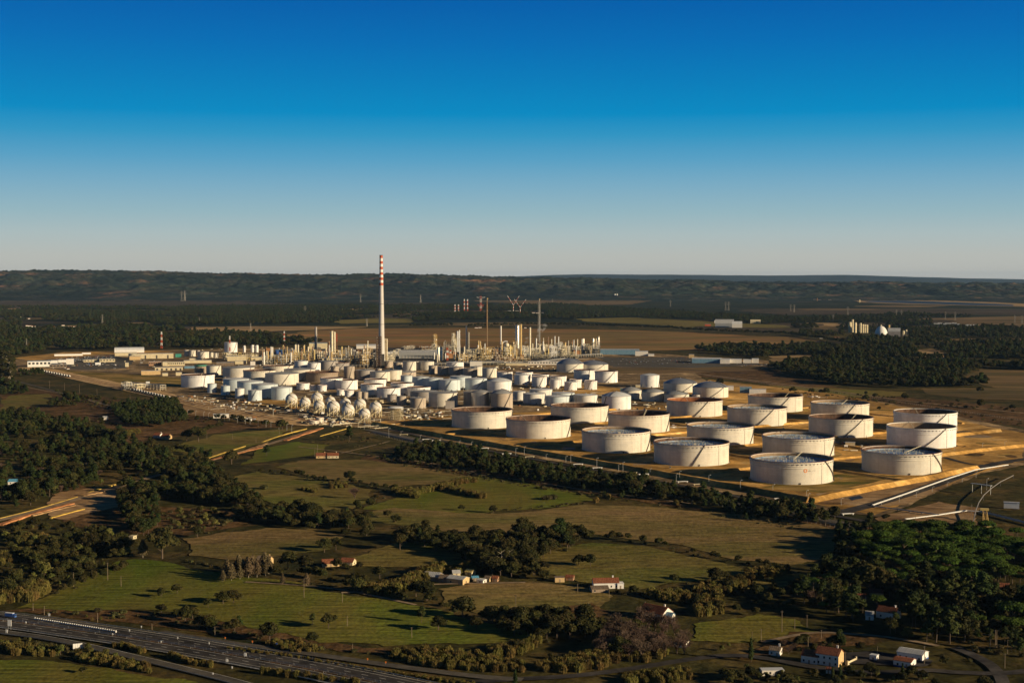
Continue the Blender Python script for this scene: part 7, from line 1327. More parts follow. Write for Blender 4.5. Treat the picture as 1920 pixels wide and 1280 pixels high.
spec('euc', 'eucalyptus_tree', 'tree', [crown_mesh('eucalyptus_crown', [(rs_[0] * 3.4, rs_[1] * 3.4, 6 + i_ * 1.2, 2.2, 2.2, 1.5) for i_, rs_ in enumerate(np.random.RandomState(i + 3).uniform(-1, 1, (9, 2)))], 900, .42, 'oak_leaf', i + 70, core=.7) for i in range(2)], trunk_mesh(15, .42, 'pale_bark', seed=7, limbs=8, spread=.22), 18)
spec('cypress', 'cypress_tree', 'tree', [crown_mesh('cypress_crown', [(0, 0, z, f, f, 1.3) for z, f in ((1.6, .95), (3, 1.1), (4.6, 1.0), (6.2, .8), (7.8, .5))], 600, .25, 'pine_leaf', 80)], trunk_mesh(4, .16, 'bark', seed=8, limbs=0), 9)
REQ = {k_: [] for k_ in SPEC}      # (x, y, h, label, group)
REEDP = [reed_mesh(i) for i in range(3)]
def req(key, x, y, h, label, group=None, own=False): REQ[key].append((x, y, h, label, group, own))
def spot(key, px, yb, hpx, label, gp=None):      # one tree placed on its own: foot pixel and height in pixels
    X, Y = G(px, yb); req(key, X, Y, hpx * Y / FPX, label, 'pale poplars in the feathery row' if 'feathery' in label else None, True)
def in_clear(x, y, px_margin=0):
    for w_, bb in CLB:
        if bb[0] <= x <= bb[1] and bb[2] <= y <= bb[3] and inside(w_, x, y): return True
    return False
CLB = [(w_, (min(p[0] for p in w_), max(p[0] for p in w_), min(p[1] for p in w_), max(p[1] for p in w_))) for w_ in CLEAR]
GAPS = [[G(*p) for p in q_] for q_ in ([(1600, 1117), (1662, 1112), (1668, 1140), (1605, 1144)], [(1622, 1148), (1692, 1146), (1690, 1178), (1622, 1176)], [(1872, 1100), (1900, 1100), (1896, 1118), (1872, 1118)], [(8, 898), (48, 898), (50, 925), (8, 925)], [(1745, 604), (1840, 606), (1840, 617), (1745, 614)], [(40, 606), (145, 606), (145, 620), (40, 620)], [(1582, 618), (1705, 624), (1705, 637), (1582, 633)], [(1530, 630), (1590, 632), (1590, 643), (1530, 643)], [(995, 583), (1022, 583), (1022, 592), (995, 592)], [(1335, 608), (1400, 608), (1400, 620), (1335, 620)])]
def wood(poly, mix, spacing, h, where, clear=True, world=False):
    w_ = poly if world else [G(*p) for p in poly]; xs = [p[0] for p in w_]; ys = [p[1] for p in w_]; keys = list(mix); pr = np.array([mix[k_] for k_ in keys], float); pr /= pr.sum()
    X = np.arange(min(xs), max(xs) + spacing, spacing); Y = np.arange(min(ys), max(ys) + spacing, spacing); n = 0
    for yv in Y:
        for xv in X:
            x = xv + RS.uniform(-.5, .5) * spacing; y = yv + RS.uniform(-.5, .5) * spacing
            dn = math.sin(x * .021 + 1.3 * math.sin(y * .013)) * math.cos(y * .017 + math.sin(x * .009)) + .5 * math.sin(x * .06 + y * .045)
            if dn < -.32 and RS.rand() < .8: continue
            if not inside(w_, x, y) or (clear and in_clear(x, y)): continue
            if any(inside(gp_, x, y) for gp_ in GAPS): continue
            k_ = keys[RS.choice(len(keys), p=pr)]; hh = (RS.uniform(*h) if RS.rand() > .12 else h[1] * RS.uniform(1.05, 1.35)) * (1 + .14 * dn) * SPEC[k_]['h'] / 10.; nm = {'oak': 'dark round tree', 'pine': 'ragged dark pine', 'stone': 'green flat topped umbrella pine', 'shrub': 'low dark bush', 'bright': 'yellowish green bush', 'poplar': 'pale slender poplar', 'bare': 'leafless purplish tree', 'euc': 'tall open eucalyptus', 'cypress': 'narrow cypress'}[k_]
            req(k_, x, y, hh, nm + ' ' + where, nm + 's ' + where); n += 1
    return n
def hedge(pts, mix, step, h, where, wid=4):
    w_ = [Vector(G(*p)) for p in pts]; keys = list(mix); pr = np.array([mix[k_] for k_ in keys], float); pr /= pr.sum()
    for c, a in along([tuple(p) for p in w_], step):
        k_ = keys[RS.choice(len(keys), p=pr)]; nm = {'oak': 'dark round tree', 'pine': 'ragged dark pine', 'stone': 'umbrella pine', 'shrub': 'low dark bush', 'bright': 'yellowish green bush', 'poplar': 'pale slender poplar', 'bare': 'leafless tree', 'euc': 'tall eucalyptus', 'cypress': 'narrow cypress'}[k_]
        req(k_, c.x + RS.uniform(-wid, wid), c.y + RS.uniform(-wid, wid), RS.uniform(*h) * SPEC[k_]['h'] / 10., nm + ' ' + where, nm + 's ' + where)
# --- near woods (heights are for a 10 m tree; other kinds scale with it)
wood([(0, 778), (60, 785), (180, 803), (240, 832), (330, 852), (395, 890), (385, 902), (290, 888), (215, 903), (130, 925), (0, 966)], {'pine': 5, 'oak': 4, 'bright': .6, 'bare': .4, 'shrub': 1}, 9.5, (5, 12), 'in the large wood at the left')
wood([(235, 900), (300, 893), (380, 877), (470, 915), (490, 955), (430, 952), (300, 935), (240, 930)], {'oak': 6, 'pine': 3}, 8, (8, 12), 'in the wood right of the trench')
wood([(220, 940), (290, 940), (300, 990), (270, 1010), (240, 1000)], {'pine': 4, 'oak': 3}, 8, (7, 11), 'around the heath at the left')
wood([(0, 1000), (60, 985), (150, 990), (220, 1005), (262, 1035), (205, 1066), (115, 1106), (60, 1112), (0, 1125)], {'oak': 4, 'bright': 3, 'shrub': 2}, 7.5, (4.5, 9), 'in the thicket at the lower left')
wood([(300, 962), (420, 955), (440, 975), (390, 1000), (320, 995)], {'shrub': 6, 'bright': 1}, 9, (5, 11), 'on the brown heath')
wood([(440, 948), (560, 958), (600, 978), (720, 968), (780, 985), (880, 1012), (1000, 1006), (1085, 1002), (1105, 1018), (1020, 1048), (940, 1062), (850, 1042), (760, 1018), (640, 1006), (520, 985), (430, 972)], {'oak': 8, 'shrub': 2, 'pine': .6}, 8.0, (6.5, 11), 'in the long central tree belt', clear=False)
wood([(862, 1045), (940, 1030), (1010, 1052), (1040, 1088), (960, 1084), (885, 1072)], {'oak': 7, 'shrub': 2}, 8, (7, 11), 'behind the shacks', clear=False)
wood([(735, 852), (800, 838), (880, 852), (1010, 882), (1200, 912), (1400, 945), (1560, 978), (1545, 990), (1400, 968), (1280, 948), (1130, 922), (1000, 906), (860, 880), (760, 868)], {'pine': 6, 'oak': 4, 'shrub': 2}, 8.0, (6.5, 10.5), 'in the belt between refinery and fields', clear=False)
wood([(1600, 1034), (1650, 1006), (1750, 1000), (1860, 1012), (2050, 1035), (2050, 1110), (1820, 1100), (1700, 1088), (1620, 1064)], {'stone': 10, 'pine': .5}, 8.2, (8.5, 11.5), 'in the bright canopy at the right', clear=False)
wood([(1495, 1095), (1560, 1075), (1620, 1068), (1700, 1092), (1850, 1104), (2050, 1118), (2050, 1225), (1870, 1200), (1760, 1212), (1690, 1196), (1620, 1172), (1540, 1150), (1490, 1125)], {'pine': 7, 'oak': 3, 'stone': 1, 'bare': .4, 'bright': .3}, 9.2, (6, 12.5), 'in the dark wood at the lower right', clear=False)
wood([(1560, 990), (1640, 1000), (1620, 1030), (1580, 1068), (1540, 1085), (1530, 1060), (1575, 1020)], {'pine': 5, 'oak': 3, 'shrub': 3}, 8.5, (6, 11), 'along the left edge of the umbrella pines', clear=False)
wood([(1780, 1205), (1880, 1195), (1960, 1200), (1960, 1240), (1900, 1238), (1830, 1225)], {'pine': 3, 'shrub': 5}, 9, (6, 10), 'beside the corner side road')
wood([(860, 1158), (960, 1162), (1080, 1158), (1130, 1178), (1110, 1205), (1000, 1205), (900, 1190), (940, 1175)], {'oak': 8, 'shrub': 2}, 7.5, (6, 10), 'in the dark hollow left of the bare trees', clear=False)
wood([(1350, 1268), (1500, 1268), (1560, 1275), (1700, 1272), (1920, 1270), (1980, 1300), (1300, 1310)], {'bright': 3, 'oak': 3, 'shrub': 2}, 7, (4, 7), 'along the bottom right edge', clear=False)
wood([(330, 1158), (420, 1178), (560, 1200), (700, 1222), (700, 1228), (560, 1212), (420, 1190), (330, 1168)], {'shrub': 5, 'oak': 1.5}, 6.5, (5, 8), 'between meadow and motorway', clear=False)
wood([(60, 1143), (300, 1150), (330, 1160), (200, 1162), (60, 1148)], {'shrub': 5}, 9, (4, 9), 'on the heath above the motorway', clear=False)
wood([(0, 1200), (50, 1195), (120, 1212), (200, 1225), (280, 1248), (270, 1256), (160, 1240), (60, 1222), (0, 1222)], {'shrub': 5, 'bright': 3}, 6, (4, 8), 'below the slip road', clear=False)
wood([(1340, 1085), (1420, 1080), (1490, 1120), (1480, 1150), (1400, 1140), (1340, 1120)], {'shrub': 4, 'oak': 3}, 8.5, (5, 8), 'in the plots left of the pine wood')
wood([(1280, 1210), (1440, 1160), (1560, 1185), (1440, 1200), (1300, 1232)], {'shrub': 5, 'bright': 2}, 10, (4, 8), 'above the roadside houses')
wood([(560, 1215), (700, 1228), (860, 1222), (990, 1215), (1050, 1235), (1000, 1255), (840, 1250), (700, 1236)], {'bright': 4, 'shrub': 3, 'oak': 1}, 6.5, (4, 7.5), 'above the local road', clear=False)
wood([(200, 768), (330, 755), (350, 790), (300, 802), (235, 800)], {'pine': 8, 'oak': 1}, 9, (8, 11), 'in the grove below the railway'); wood([(85, 752), (140, 745), (150, 762), (95, 765)], {'pine': 5, 'oak': 3}, 10, (8, 11), 'in the small left grove'); wood([(0, 715), (50, 735), (58, 752), (0, 760)], {'pine': 6, 'oak': 2}, 9.5, (8, 12), 'at the left edge')
wood([(28, 690), (85, 692), (80, 706), (30, 708)], {'pine': 6}, 10, (8, 11), 'beside the filling station'); wood([(-40, 715), (24, 712), (22, 680), (-40, 676)], {'oak': 4, 'euc': 2}, 11, (13, 19), 'in the tall stand at the left edge')
wood([(60, 770), (200, 790), (230, 800), (120, 800), (0, 780)], {'shrub': 5, 'oak': 2}, 14, (6, 10), 'on the scrub left of the grove'); wood([(100, 735), (340, 770), (420, 792), (300, 790), (150, 765)], {'shrub': 5, 'oak': 1.2}, 13, (6, 10), 'scattered below the railway')
wood([(560, 820), (700, 818), (760, 850), (640, 852), (560, 840)], {'shrub': 6}, 14, (6, 9), 'scattered near the red roofed farm'); wood([(680, 852), (760, 862), (1000, 905), (1200, 935), (1500, 985), (1500, 995), (1200, 945), (1000, 915), (760, 875)], {'shrub': 6, 'pine': 1}, 9, (5, 9), 'on the heath below the tree belt', clear=False)
wood([(1580, 740), (1920, 790), (1920, 800), (1700, 765), (1560, 745)], {'shrub': 6}, 22, (7, 14), 'beyond the right tanks', clear=False); wood([(1440, 728), (1560, 735), (1760, 752), (1900, 765), (1900, 772), (1700, 757), (1500, 740)], {'shrub': 5, 'oak': 1}, 17, (7, 12), 'along the right ditch', clear=False)
wood([(1400, 1250), (1480, 1262), (1620, 1268), (1750, 1264), (1760, 1275), (1600, 1278), (1400, 1275)], {'bright': 3, 'oak': 2, 'shrub': 3}, 6.5, (4, 7), 'in front of the roadside houses', clear=False)
wood([(1480, 1190), (1560, 1200), (1600, 1215), (1640, 1215), (1700, 1222), (1690, 1228), (1590, 1222), (1500, 1222)], {'oak': 3, 'shrub': 4}, 7, (4, 7), 'behind the roadside houses', clear=False)
wood([(1700, 1225), (1780, 1222), (1830, 1240), (1800, 1256), (1740, 1255)], {'shrub': 5, 'oak': 1}, 8, (4, 7), 'right of the blue and white buildings', clear=False)
# hedges
hedge([(485, 885), (560, 893), (600, 902), (660, 905), (720, 918)], {'oak': 4, 'shrub': 4}, 6.5, (4, 7.5), 'in the hedge below the oval pasture'); hedge([(720, 918), (780, 925), (830, 915)], {'oak': 4, 'shrub': 3}, 6, (4, 7), 'in the hedge left of the reeds')
hedge([(640, 965), (680, 952), (715, 932)], {'shrub': 6, 'oak': 1}, 5, (5, 9), 'in the short slanting hedge'); hedge([(915, 962), (960, 955), (1040, 950), (1115, 942)], {'shrub': 8, 'oak': 1}, 6, (5, 9), 'in the low hedge across the big pastures')
hedge([(1100, 1008), (1150, 1012), (1190, 1014)], {'oak': 4, 'shrub': 3}, 7, (5, 8), 'in the hedge right of the belt'); hedge([(1190, 1016), (1250, 1026), (1320, 1044), (1400, 1056), (1480, 1068)], {'oak': 5, 'shrub': 4}, 7.5, (4.5, 7.5), 'in the hedge above the farmhouse pasture')
hedge([(345, 1052), (400, 1062), (440, 1068)], {'shrub': 5}, 6, (5, 9), 'under the brown pasture'); hedge([(560, 1088), (650, 1105), (760, 1125), (830, 1135), (900, 1158)], {'oak': 4, 'shrub': 4}, 7, (4, 7.5), 'in the hedge right of the long meadow')
hedge([(480, 1075), (560, 1080), (640, 1090), (700, 1098)], {'oak': 5, 'shrub': 3}, 6.5, (5, 9), 'in the dark hedge above the long meadow'); hedge([(110, 1112), (170, 1092), (235, 1065)], {'oak': 5, 'shrub': 3}, 6.5, (6, 8), 'along the upper left edge of the meadow')
hedge([(1270, 1092), (1330, 1100), (1400, 1092), (1480, 1100)], {'shrub': 5, 'oak': 2}, 7, (5, 8), 'in the hedge right of the farmhouse'); hedge([(0, 1128), (60, 1120), (100, 1108)], {'bright': 4, 'shrub': 3}, 6, (5, 8), 'at the lower left meadow corner')
hedge([(1160, 1112), (1240, 1125), (1340, 1140), (1420, 1155)], {'oak': 3, 'shrub': 4}, 7, (5, 8), 'in the hedge below the farmhouse'); hedge([(330, 845), (400, 862), (330, 866)], {'oak': 4, 'pine': 2}, 8, (7, 11), 'at the wood edge by the trench')
hedge([(590, 1068), (640, 1068), (680, 1066)], {'shrub': 4, 'oak': 1}, 4.5, (5, 9), 'in front of the rusty sheds', 3); hedge([(380, 810), (420, 800)], {'oak': 4}, 9, (7, 9), 'near the left farm'); hedge([(400, 785), (440, 790), (480, 796), (505, 793)], {'oak': 3, 'shrub': 2}, 16, (7, 11), 'below the substation'); hedge([(600, 905), (690, 903)], {'shrub': 3}, 9, (5, 8), 'at the oval pasture edge')
# single trees
for a in [('oak', 304, 1047, 62, 'massive dark round tree at the wood edge left of the brown pasture'), ('oak', 370, 1008, 22, 'round green bush on the heath'), ('oak', 540, 1066, 34, 'large round tree left of the rusty sheds'), ('oak', 574, 1072, 34, 'second large round tree left of the rusty sheds'), ('oak', 608, 1035, 28, 'round tree at the head of the small pasture'), ('oak', 630, 1030, 24, 'round tree right of the head of the small pasture'), ('oak', 750, 1031, 34, 'large lone round tree on the green strip'),
          ('oak', 655, 903, 22, 'round tree standing above the first hedge'), ('bare', 665, 935, 26, 'brown bare tree beside the bushes'), ('euc', 940, 1068, 48, 'tall pale stemmed eucalyptus behind the shacks'), ('euc', 955, 1066, 42, 'second pale stemmed eucalyptus behind the shacks'), ('oak', 712, 1085, 26, 'round tree above the reed bank'), ('oak', 670, 1110, 30, 'round tree at the hedge track'),
          ('oak', 302, 1120, 20, 'round tree alone in the long meadow, left one'), ('oak', 332, 1113, 20, 'round tree alone in the long meadow, beside the left one'), ('oak', 390, 1140, 20, 'round tree at the meadow, left of a pair'), ('oak', 418, 1132, 26, 'left tree of a round pair in the meadow'), ('oak', 438, 1130, 26, 'right tree of a round pair in the meadow'), ('oak', 303, 1151, 20, 'small round tree near the motorway meadow edge'), ('oak', 332, 1158, 18, 'small dark round tree by the heath'), ('oak', 361, 1159, 24, 'round tree by the motorway heath'),
          ('pine', 448, 1178, 26, 'dark pine at the meadow foot'), ('oak', 388, 1180, 30, 'dark spreading tree above the motorway'), ('pine', 586, 1170, 22, 'small pine in the meadow, left of a pair'), ('oak', 616, 1178, 30, 'larger tree in the meadow, right of a pair'), ('pine', 790, 1168, 34, 'tall pine near the meadow end'), ('oak', 822, 1182, 30, 'round tree near the meadow end'), ('oak', 893, 1180, 26, 'loose tree near the meadow end'), ('oak', 800, 1125, 38, 'big dark tree right of the reed bank'), ('oak', 780, 1118, 32, 'dark tree left of the big one at the reed bank'),
          ('oak', 1085, 1060, 22, 'left bush tree of the pair in the farmhouse pasture'), ('oak', 1107, 1061, 24, 'right bush tree of the pair in the farmhouse pasture'), ('oak', 1342, 1092, 30, 'round tree in the plots right of the farmhouse'), ('oak', 865, 957, 12, 'small bush alone in the green pasture'), ('shrub', 1036, 936, 10, 'flat bush on the upper green pasture'), ('shrub', 1025, 937, 9, 'bush beside the flat bush on the pasture'), ('oak', 925, 962, 16, 'round bush at the start of the low hedge'), ('shrub', 495, 917, 9, 'lone small bush on the left pasture'),
          ('pine', 655, 827, 30, 'broad dark pine standing alone below the spheres'), ('oak', 529, 807, 22, 'round dark tree beside the trench head'), ('oak', 497, 800, 14, 'dark tree left of the trench head'), ('oak', 372, 828, 30, 'large dark tree near the left farm'), ('oak', 350, 826, 22, 'second dark tree near the left farm'), ('oak', 434, 870, 28, 'lone loose tree beside the trench'), ('pine', 500, 855, 22, 'umbrella shaped tree on the pasture'), ('oak', 195, 826, 22, 'round dark tree before the left farm'),
          ('oak', 1697, 752, 16, 'lone dark tree before the right ditch'), ('oak', 1838, 737, 14, 'lone round tree in the far right field'), ('oak', 1350, 722, 14, 'dark bush behind the blue domed tanks'), ('cypress', 1408, 1240, 46, 'tall dark cypress left of the ruined house'), ('cypress', 1561, 1276, 28, 'left cypress before the ochre house'), ('cypress', 1575, 1274, 30, 'right cypress before the ochre house'), ('cypress', 1692, 1272, 30, 'cypress before the white and blue hut'), ('pine', 1575, 1215, 38, 'dark pine behind the ochre gabled house'), ('cypress', 966, 1290, 36, 'dark cypress at the bottom middle'),
          ('pine', 1580, 1100, 60, 'tall loose pine at the wood edge right of the pastures'), ('oak', 1660, 958 + 18, 14, 'round dark bush at the corner of the trench'), ('oak', 1565, 975, 28, 'dark tree at the trench end'), ('oak', 1520, 975, 26, 'dark tree left of the trench end'), ('pine', 1470, 955, 26, 'dark pine by the front road'), ('oak', 155, 1262, 14, 'round bush in the lower left meadow'), ('oak', 1350, 722, 12, 'dark bush beyond the blue domed tanks'),
          ('oak', 1648, 770, 9, 'small bush beyond the open tanks'), ('bare', 1216, 1176, 34, 'bare tree before the left end of the half hidden house'), ('bare', 1228, 1181, 36, 'wide bare tree below the half hidden house'), ('bare', 1240, 1176, 30, 'bare tree before the gable of the half hidden house'), ('bare', 1262, 1178, 30, 'bare tree right of the half hidden house'), ('bare', 1205, 1168, 30, 'bare tree left of the half hidden house'), ('bare', 1250, 1184, 40, 'bare tree before the red roof'), ('poplar', 268, 1045, 34, 'yellowish poplar beside the massive tree'), ('bright', 84, 1083, 30, 'bright yellow green tree in the thicket'), ('euc', 1460, 960, 30, 'open crowned tree by the front road')]:
    spot(*a)
for i in range(22): spot('poplar', 418 + i * 4 + (i % 2) * 2, 1091 - i * .6 - (i % 4) * 3, 22 + (i * 7) % 17, 'pale poplar in the feathery row above the meadow')
wood([(1110, 1215), (1150, 1180), (1230, 1160), (1310, 1190), (1290, 1225), (1200, 1238), (1120, 1232)], {'bare': 8, 'oak': 1}, 6.5, (10, 13), 'in the thicket of bare trees', clear=False)
wood([(1150, 1160), (1210, 1150), (1220, 1165), (1160, 1175)], {'bare': 6}, 7, (10, 12), 'left of the half hidden house', clear=False); wood([(1450, 1212), (1500, 1208), (1510, 1228), (1460, 1235)], {'bare': 4, 'shrub': 2}, 6, (4, 6), 'around the ruined house', clear=False)
for a in [('poplar', 530, 1095, 20, 'pale grey green tree below the large round trees'), ('poplar', 575, 1098, 24, 'second pale grey green tree below the large round trees')]: spot(*a)
# --- far woods
wood([(1300, 656), (1400, 652), (1560, 652), (1750, 656), (1960, 660), (1960, 674), (1700, 674), (1500, 676), (1380, 669)], {'oak': 6, 'pine': 4}, 13, (10, 16), 'in the dark wood beyond the paved lot'); wood([(1450, 690), (1500, 679), (1700, 680), (1960, 688), (1960, 702), (1770, 712), (1868, 724), (1700, 728), (1550, 722), (1452, 704)], {'oak': 6, 'pine': 4}, 11, (10, 15), 'in the dark wood beyond the right tanks')
wood([(-20, 640), (-20, 596), (150, 611), (330, 615), (350, 626), (450, 627), (560, 637), (640, 642), (560, 648), (400, 652), (200, 655), (100, 657), (20, 672), (-20, 672)], {'oak': 6, 'pine': 5}, 17, (12, 18), 'in the wood behind the offices')
wood([(-20, 575), (330, 576), (600, 574), (800, 574), (1050, 572), (1330, 590), (1500, 598), (1700, 590), (1960, 600), (1960, 656), (1600, 650), (1500, 642), (1500, 618), (1280, 606), (1050, 598), (850, 600), (720, 606), (640, 606), (330, 611), (120, 604), (-20, 592)], {'oak': 6, 'pine': 5}, 21, (11, 16), 'in the woods of the far plain')
hedge([(880, 613), (1000, 610), (1130, 612), (1280, 618)], {'oak': 5}, 16, (12, 18), 'along the top of the reddish field'); hedge([(770, 612), (850, 612)], {'oak': 5}, 14, (12, 18), 'in the dark clump above the reddish field'); hedge([(1280, 620), (1480, 628), (1560, 640), (1620, 650)], {'oak': 5}, 15, (11, 17), 'along the far right field edge')
# skyline trees: clumps
# ---- build: the trees that show largest become things, the rest one mass per place
HIDE = []
def scatter(name, pts, protos, label):
    me = bpy.data.meshes.new(name); me.from_pydata([(p[0], p[1], p[2]) for p in pts], [], []); a = me.attributes.new('scl', 'FLOAT', 'POINT'); a.data.foreach_set('value', [p[3] for p in pts]); a = me.attributes.new('rot', 'FLOAT', 'POINT'); a.data.foreach_set('value', [float(v) for v in RS.uniform(0, 6.28, len(pts))]); a = me.attributes.new('pick', 'INT', 'POINT'); a.data.foreach_set('value', [int(v) for v in RS.randint(0, len(protos), len(pts))])
    o = bpy.data.objects.new(name, me); COL.objects.link(o); tag(o, label, kind='stuff')
    ng = bpy.data.node_groups.new('scatter', 'GeometryNodeTree'); ng.interface.new_socket('Geometry', in_out='INPUT', socket_type='NodeSocketGeometry'); ng.interface.new_socket('Geometry', in_out='OUTPUT', socket_type='NodeSocketGeometry'); N = ng.nodes; Lk = ng.links
    gi = N.new('NodeGroupInput'); go = N.new('NodeGroupOutput'); ip = N.new('GeometryNodeInstanceOnPoints'); m2p = N.new('GeometryNodeMeshToPoints'); jn = N.new('GeometryNodeJoinGeometry')
    for pr in protos[::-1]: oi = N.new('GeometryNodeObjectInfo'); oi.inputs['Object'].default_value = pr; oi.inputs['As Instance'].default_value = True; oi.transform_space = 'ORIGINAL'; Lk.new(oi.outputs['Geometry'], jn.inputs[0])
    def at(n, t): q_ = N.new('GeometryNodeInputNamedAttribute'); q_.data_type = t; q_.inputs['Name'].default_value = n; return q_.outputs[0]
    cb = N.new('ShaderNodeCombineXYZ'); Lk.new(at('rot', 'FLOAT'), cb.inputs[2]); Lk.new(gi.outputs[0], m2p.inputs[0]); Lk.new(m2p.outputs[0], ip.inputs['Points']); Lk.new(jn.outputs[0], ip.inputs['Instance']); ip.inputs['Pick Instance'].default_value = True; Lk.new(at('pick', 'INT'), ip.inputs['Instance Index']); Lk.new(cb.outputs[0], ip.inputs['Rotation']); Lk.new(at('scl', 'FLOAT'), ip.inputs['Scale']); Lk.new(ip.outputs[0], go.inputs[0])
    md = o.modifiers.new('scatter', 'NODES'); md.node_group = ng; return o
PLURAL = {'oak': 'dark round trees', 'pine': 'ragged dark pines', 'stone': 'umbrella pines', 'shrub': 'low dark bushes', 'bright': 'yellowish bushes', 'poplar': 'pale poplars', 'bare': 'leafless trees', 'euc': 'tall eucalyptus trees', 'cypress': 'cypresses'}
LIMIT = {'oak': 290, 'pine': 290, 'stone': 290, 'shrub': 290}
stat = {}
for key, L in REQ.items():
    sp_ = SPEC[key]; L = [t for t in L]; L.sort(key=lambda t: -((t[2] / t[1]) + (1 if t[5] else 0))); ind = L[:LIMIT.get(key, 280)]; rest = L[LIMIT.get(key, 280):]; stat[key] = (len(ind), len(rest)); cob = {}
    for i, (x, y, h, lb, gp, own) in enumerate(ind):
        vi = i % len(sp_['crowns']); g = empty(sp_['name'], (x, y, .2 if not sp_['trunk'] else 0), random.random() * 6.28, label=lb, cat=sp_['cat'], group=gp); f = h / sp_['h']; wv = random.uniform(.88, 1.15); g.scale = (f * wv, f * wv, f)
        if sp_['trunk']: o = bpy.data.objects.new('trunk', sp_['trunk']); COL.objects.link(o); o.parent = g
        o = bpy.data.objects.new('crown' if sp_['trunk'] else 'foliage', sp_['crowns'][vi]); COL.objects.link(o); o.parent = g; cob[vi] = o
    if rest:
        by = {}
        for t in rest: by.setdefault(t[3].split(' ', 2)[-1] if False else (t[4] or 'x'), []).append(t)
        for gp, T_ in by.items():
            nm = {'oak': 'woodland', 'pine': 'pine_woodland', 'stone': 'umbrella_pine_canopy', 'shrub': 'scrub'}.get(key, 'thicket'); scatter(nm, [(t[0], t[1], 0, t[2] / sp_['h']) for t in T_], [cob[q_] for q_ in sorted(cob)], 'mass of ' + gp)
print('TREES', stat)
# reeds and cane: masses nobody could count
def reeds(poly, spacing, hs, lb, line=False, wid=3):
    pts = []
    if line:
        for c, a in along([G(*p) for p in poly], spacing):
            for _ in range(3): pts.append((c.x + RS.uniform(-wid, wid), c.y + RS.uniform(-wid, wid), 0, RS.uniform(*hs)))
    else:
        w_ = [G(*p) for p in poly]; xs = [p[0] for p in w_]; ys = [p[1] for p in w_]
        for yv in np.arange(min(ys), max(ys), spacing):
            for xv in np.arange(min(xs), max(xs), spacing):
                x, y = xv + RS.uniform(-.5, .5) * spacing, yv + RS.uniform(-.5, .5) * spacing
                if inside(w_, x, y): pts.append((x, y, 0, RS.uniform(*hs)))
    if not pts: return
    global RP
    if RP is None:      # three reed clumps stand on their own and serve as sources
        RP = []
        for i, (px, py) in enumerate([(1140, 934), (1118, 941), (1268, 946)]): o = bpy.data.objects.new('reed_clump', REEDP[i]); COL.objects.link(o); o.location = (*G(px, py), 0); o.scale = (1.3, 1.3, 1.1); tag(o, ['tuft of yellow cane at the end of the pale track', 'small tuft of cane left of the track end', 'yellow cane tuft on the heath below the belt'][i], 'reed clump'); RP.append(o)
    scatter('reed_bed', pts, RP, lb)
RP = None
reeds([(825, 918), (855, 922), (905, 934)], 2.6, (.9, 1.3), 'tall yellow cane in the left half of the pasture strip', True, 4.5); reeds([(776, 934), (774, 926), (800, 922), (835, 912), (870, 905), (888, 903)], 2.4, (.9, 1.35), 'golden cane strip curving across the pastures', True, 4)
reeds([(730, 922), (770, 920), (778, 934), (750, 930)], 3.5, (.9, 1.3), 'dense cane at the bend of the strip'); reeds([(615, 917), (650, 915), (648, 908), (620, 908)], 4, (.7, 1.0), 'pale grassy bushes left of the brown bare tree'); reeds([(560, 915), (600, 920), (595, 926), (565, 920)], 4, (.6, .9), 'pale tussocks beside the pasture')
reeds([(680, 1105), (730, 1100), (780, 1078), (830, 1062), (835, 1072), (790, 1095), (740, 1112), (690, 1116)], 3.2, (.9, 1.4), 'tall cane bank left of the shacks'); reeds([(830, 1072), (900, 1062), (920, 1056), (925, 1064), (860, 1078)], 3.4, (.8, 1.2), 'cane behind the shacks')
reeds([(30, 1118), (60, 1100), (85, 1098), (90, 1110), (60, 1128), (35, 1130)], 3.2, (1.0, 1.5), 'bright yellow cane at the meadow corner'); reeds([(0, 1110), (30, 1105), (30, 1128), (0, 1132)], 3.4, (.9, 1.4), 'yellow cane at the left edge')
reeds([(0, 1040), (60, 1035), (50, 1050), (0, 1060)], 4, (.8, 1.2), 'dull cane in the lower left thicket'); reeds([(30, 1000), (90, 1008), (80, 1016), (20, 1012)], 4.5, (.7, 1.1), 'pale cane at the thicket top')
reeds([(1300, 1108), (1350, 1095), (1400, 1090), (1410, 1098), (1340, 1118), (1300, 1118)], 3.6, (.8, 1.3), 'cane rows right of the farmhouse'); reeds([(1210, 1112), (1290, 1112), (1310, 1124), (1250, 1128), (1200, 1118)], 3.6, (.8, 1.2), 'cane hedge below the farmhouse'); reeds([(1390, 1078), (1440, 1068), (1480, 1068), (1470, 1080), (1410, 1090)], 3.8, (.8, 1.2), 'pale cane at the end of the pasture hedge'); reeds([(1300, 1130), (1350, 1120), (1360, 1150), (1310, 1158)], 4.2, (.8, 1.2), 'cane by the green plot')
reeds([(1160, 1235), (1180, 1215), (1240, 1215), (1260, 1228), (1200, 1245)], 4.5, (.7, 1.1), 'yellowish undergrowth below the bare trees'); reeds([(1000, 1255), (1060, 1238), (1150, 1225), (1165, 1240), (1120, 1258), (1040, 1262)], 3.8, (.8, 1.2), 'yellow green cane above the local road'); reeds([(915, 1222), (980, 1210), (1010, 1192), (1015, 1205), (980, 1228), (930, 1235)], 3.6, (.8, 1.2), 'cane clump in the dark hollow'); reeds([(1170, 1270), (1290, 1258), (1300, 1272), (1240, 1285), (1165, 1285)], 4, (.6, 1.0), 'rough cane below the local road')
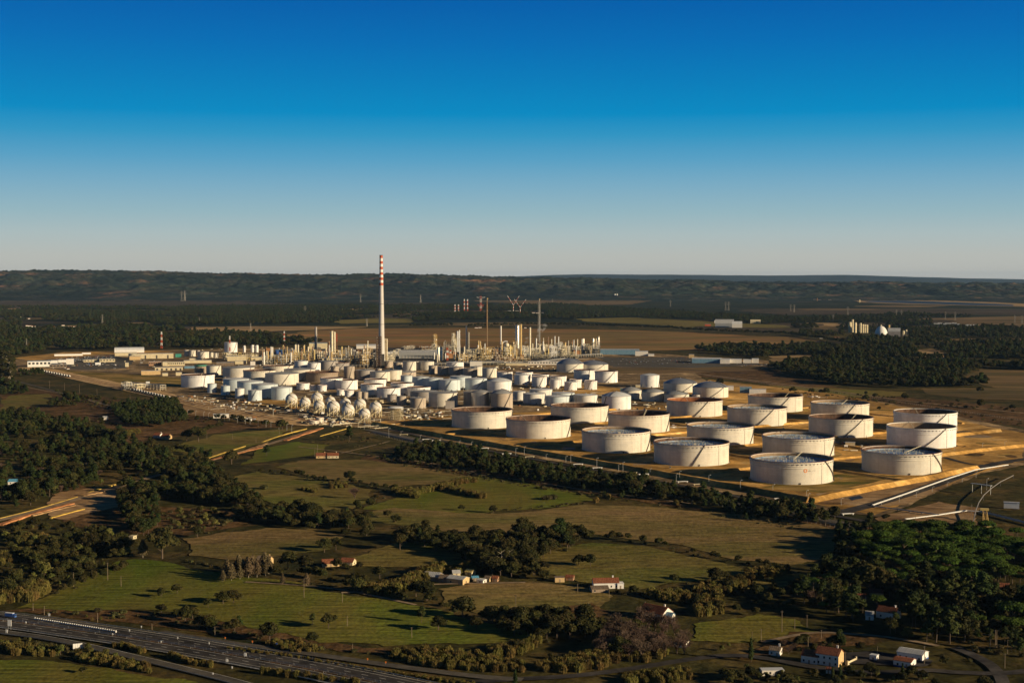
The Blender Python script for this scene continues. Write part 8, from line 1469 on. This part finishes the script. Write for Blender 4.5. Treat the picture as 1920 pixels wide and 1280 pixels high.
reeds([(735, 1228), (800, 1218), (900, 1232), (980, 1248), (980, 1262), (880, 1258), (760, 1245)], 4.0, (.7, 1.1), 'wide green cane bank above the slip road'); reeds([(500, 1205), (560, 1208), (595, 1222), (560, 1228), (500, 1215)], 4.2, (.6, 1.0), 'yellow cane by the blue sign')
reeds([(430, 1217), (560, 1234), (700, 1258), (860, 1280), (960, 1300)], 3.0, (.30, .5), 'low green hedge strip between slip road and motorway', True, 1.6); reeds([(215, 1212), (240, 1215), (270, 1225)], 4, (.4, .8), 'grass tufts between motorway and slip road', True, 1.5); reeds([(320, 1232), (350, 1242), (400, 1250)], 4, (.4, .9), 'cane tufts between motorway and slip road', True, 1.5)
reeds([(500, 1262), (540, 1268), (600, 1275), (680, 1285)], 5, (.5, 1.0), 'cane tufts at the bottom between the roads', True, 2); reeds([(135, 1228), (180, 1232), (280, 1252), (285, 1262), (200, 1250), (140, 1238)], 3.8, (.6, 1.0), 'yellow green thicket below the slip road'); reeds([(0, 1215), (40, 1212), (110, 1222), (100, 1232), (20, 1228)], 4, (.6, 1.0), 'yellow green thicket at the bottom left'); reeds([(140, 1154), (200, 1158), (230, 1162), (180, 1165)], 5, (.3, .5), 'yellowish tufts on the motorway heath')
reeds([(1640, 1015), (1660, 1008), (1675, 1012), (1650, 1020)], 4, (.7, 1.1), 'bright green cane at the head of the pine wood'); reeds([(240, 818), (265, 812), (260, 806), (225, 812)], 4, (.6, 1), 'pale cane near the left farm')
# ------------------------------------------------------------ HAZE
if HAZE:
    b = MB(); b.box(-24000, -1200, -6, 24000, 43000, 330); m = bpy.data.materials.new('haze'); m.use_nodes = True; t = m.node_tree; t.nodes.clear(); o_ = t.nodes.new('ShaderNodeOutputMaterial'); v = t.nodes.new('ShaderNodeVolumePrincipled')
    v.inputs['Color'].default_value = (.36, .62, 1.0, 1); v.inputs['Density'].default_value = HAZE; v.inputs['Anisotropy'].default_value = 0.0; t.links.new(v.outputs[0], o_.inputs['Volume']); o = b.build('haze', m); tag(o, 'thin blue haze over the whole plain', kind='stuff')
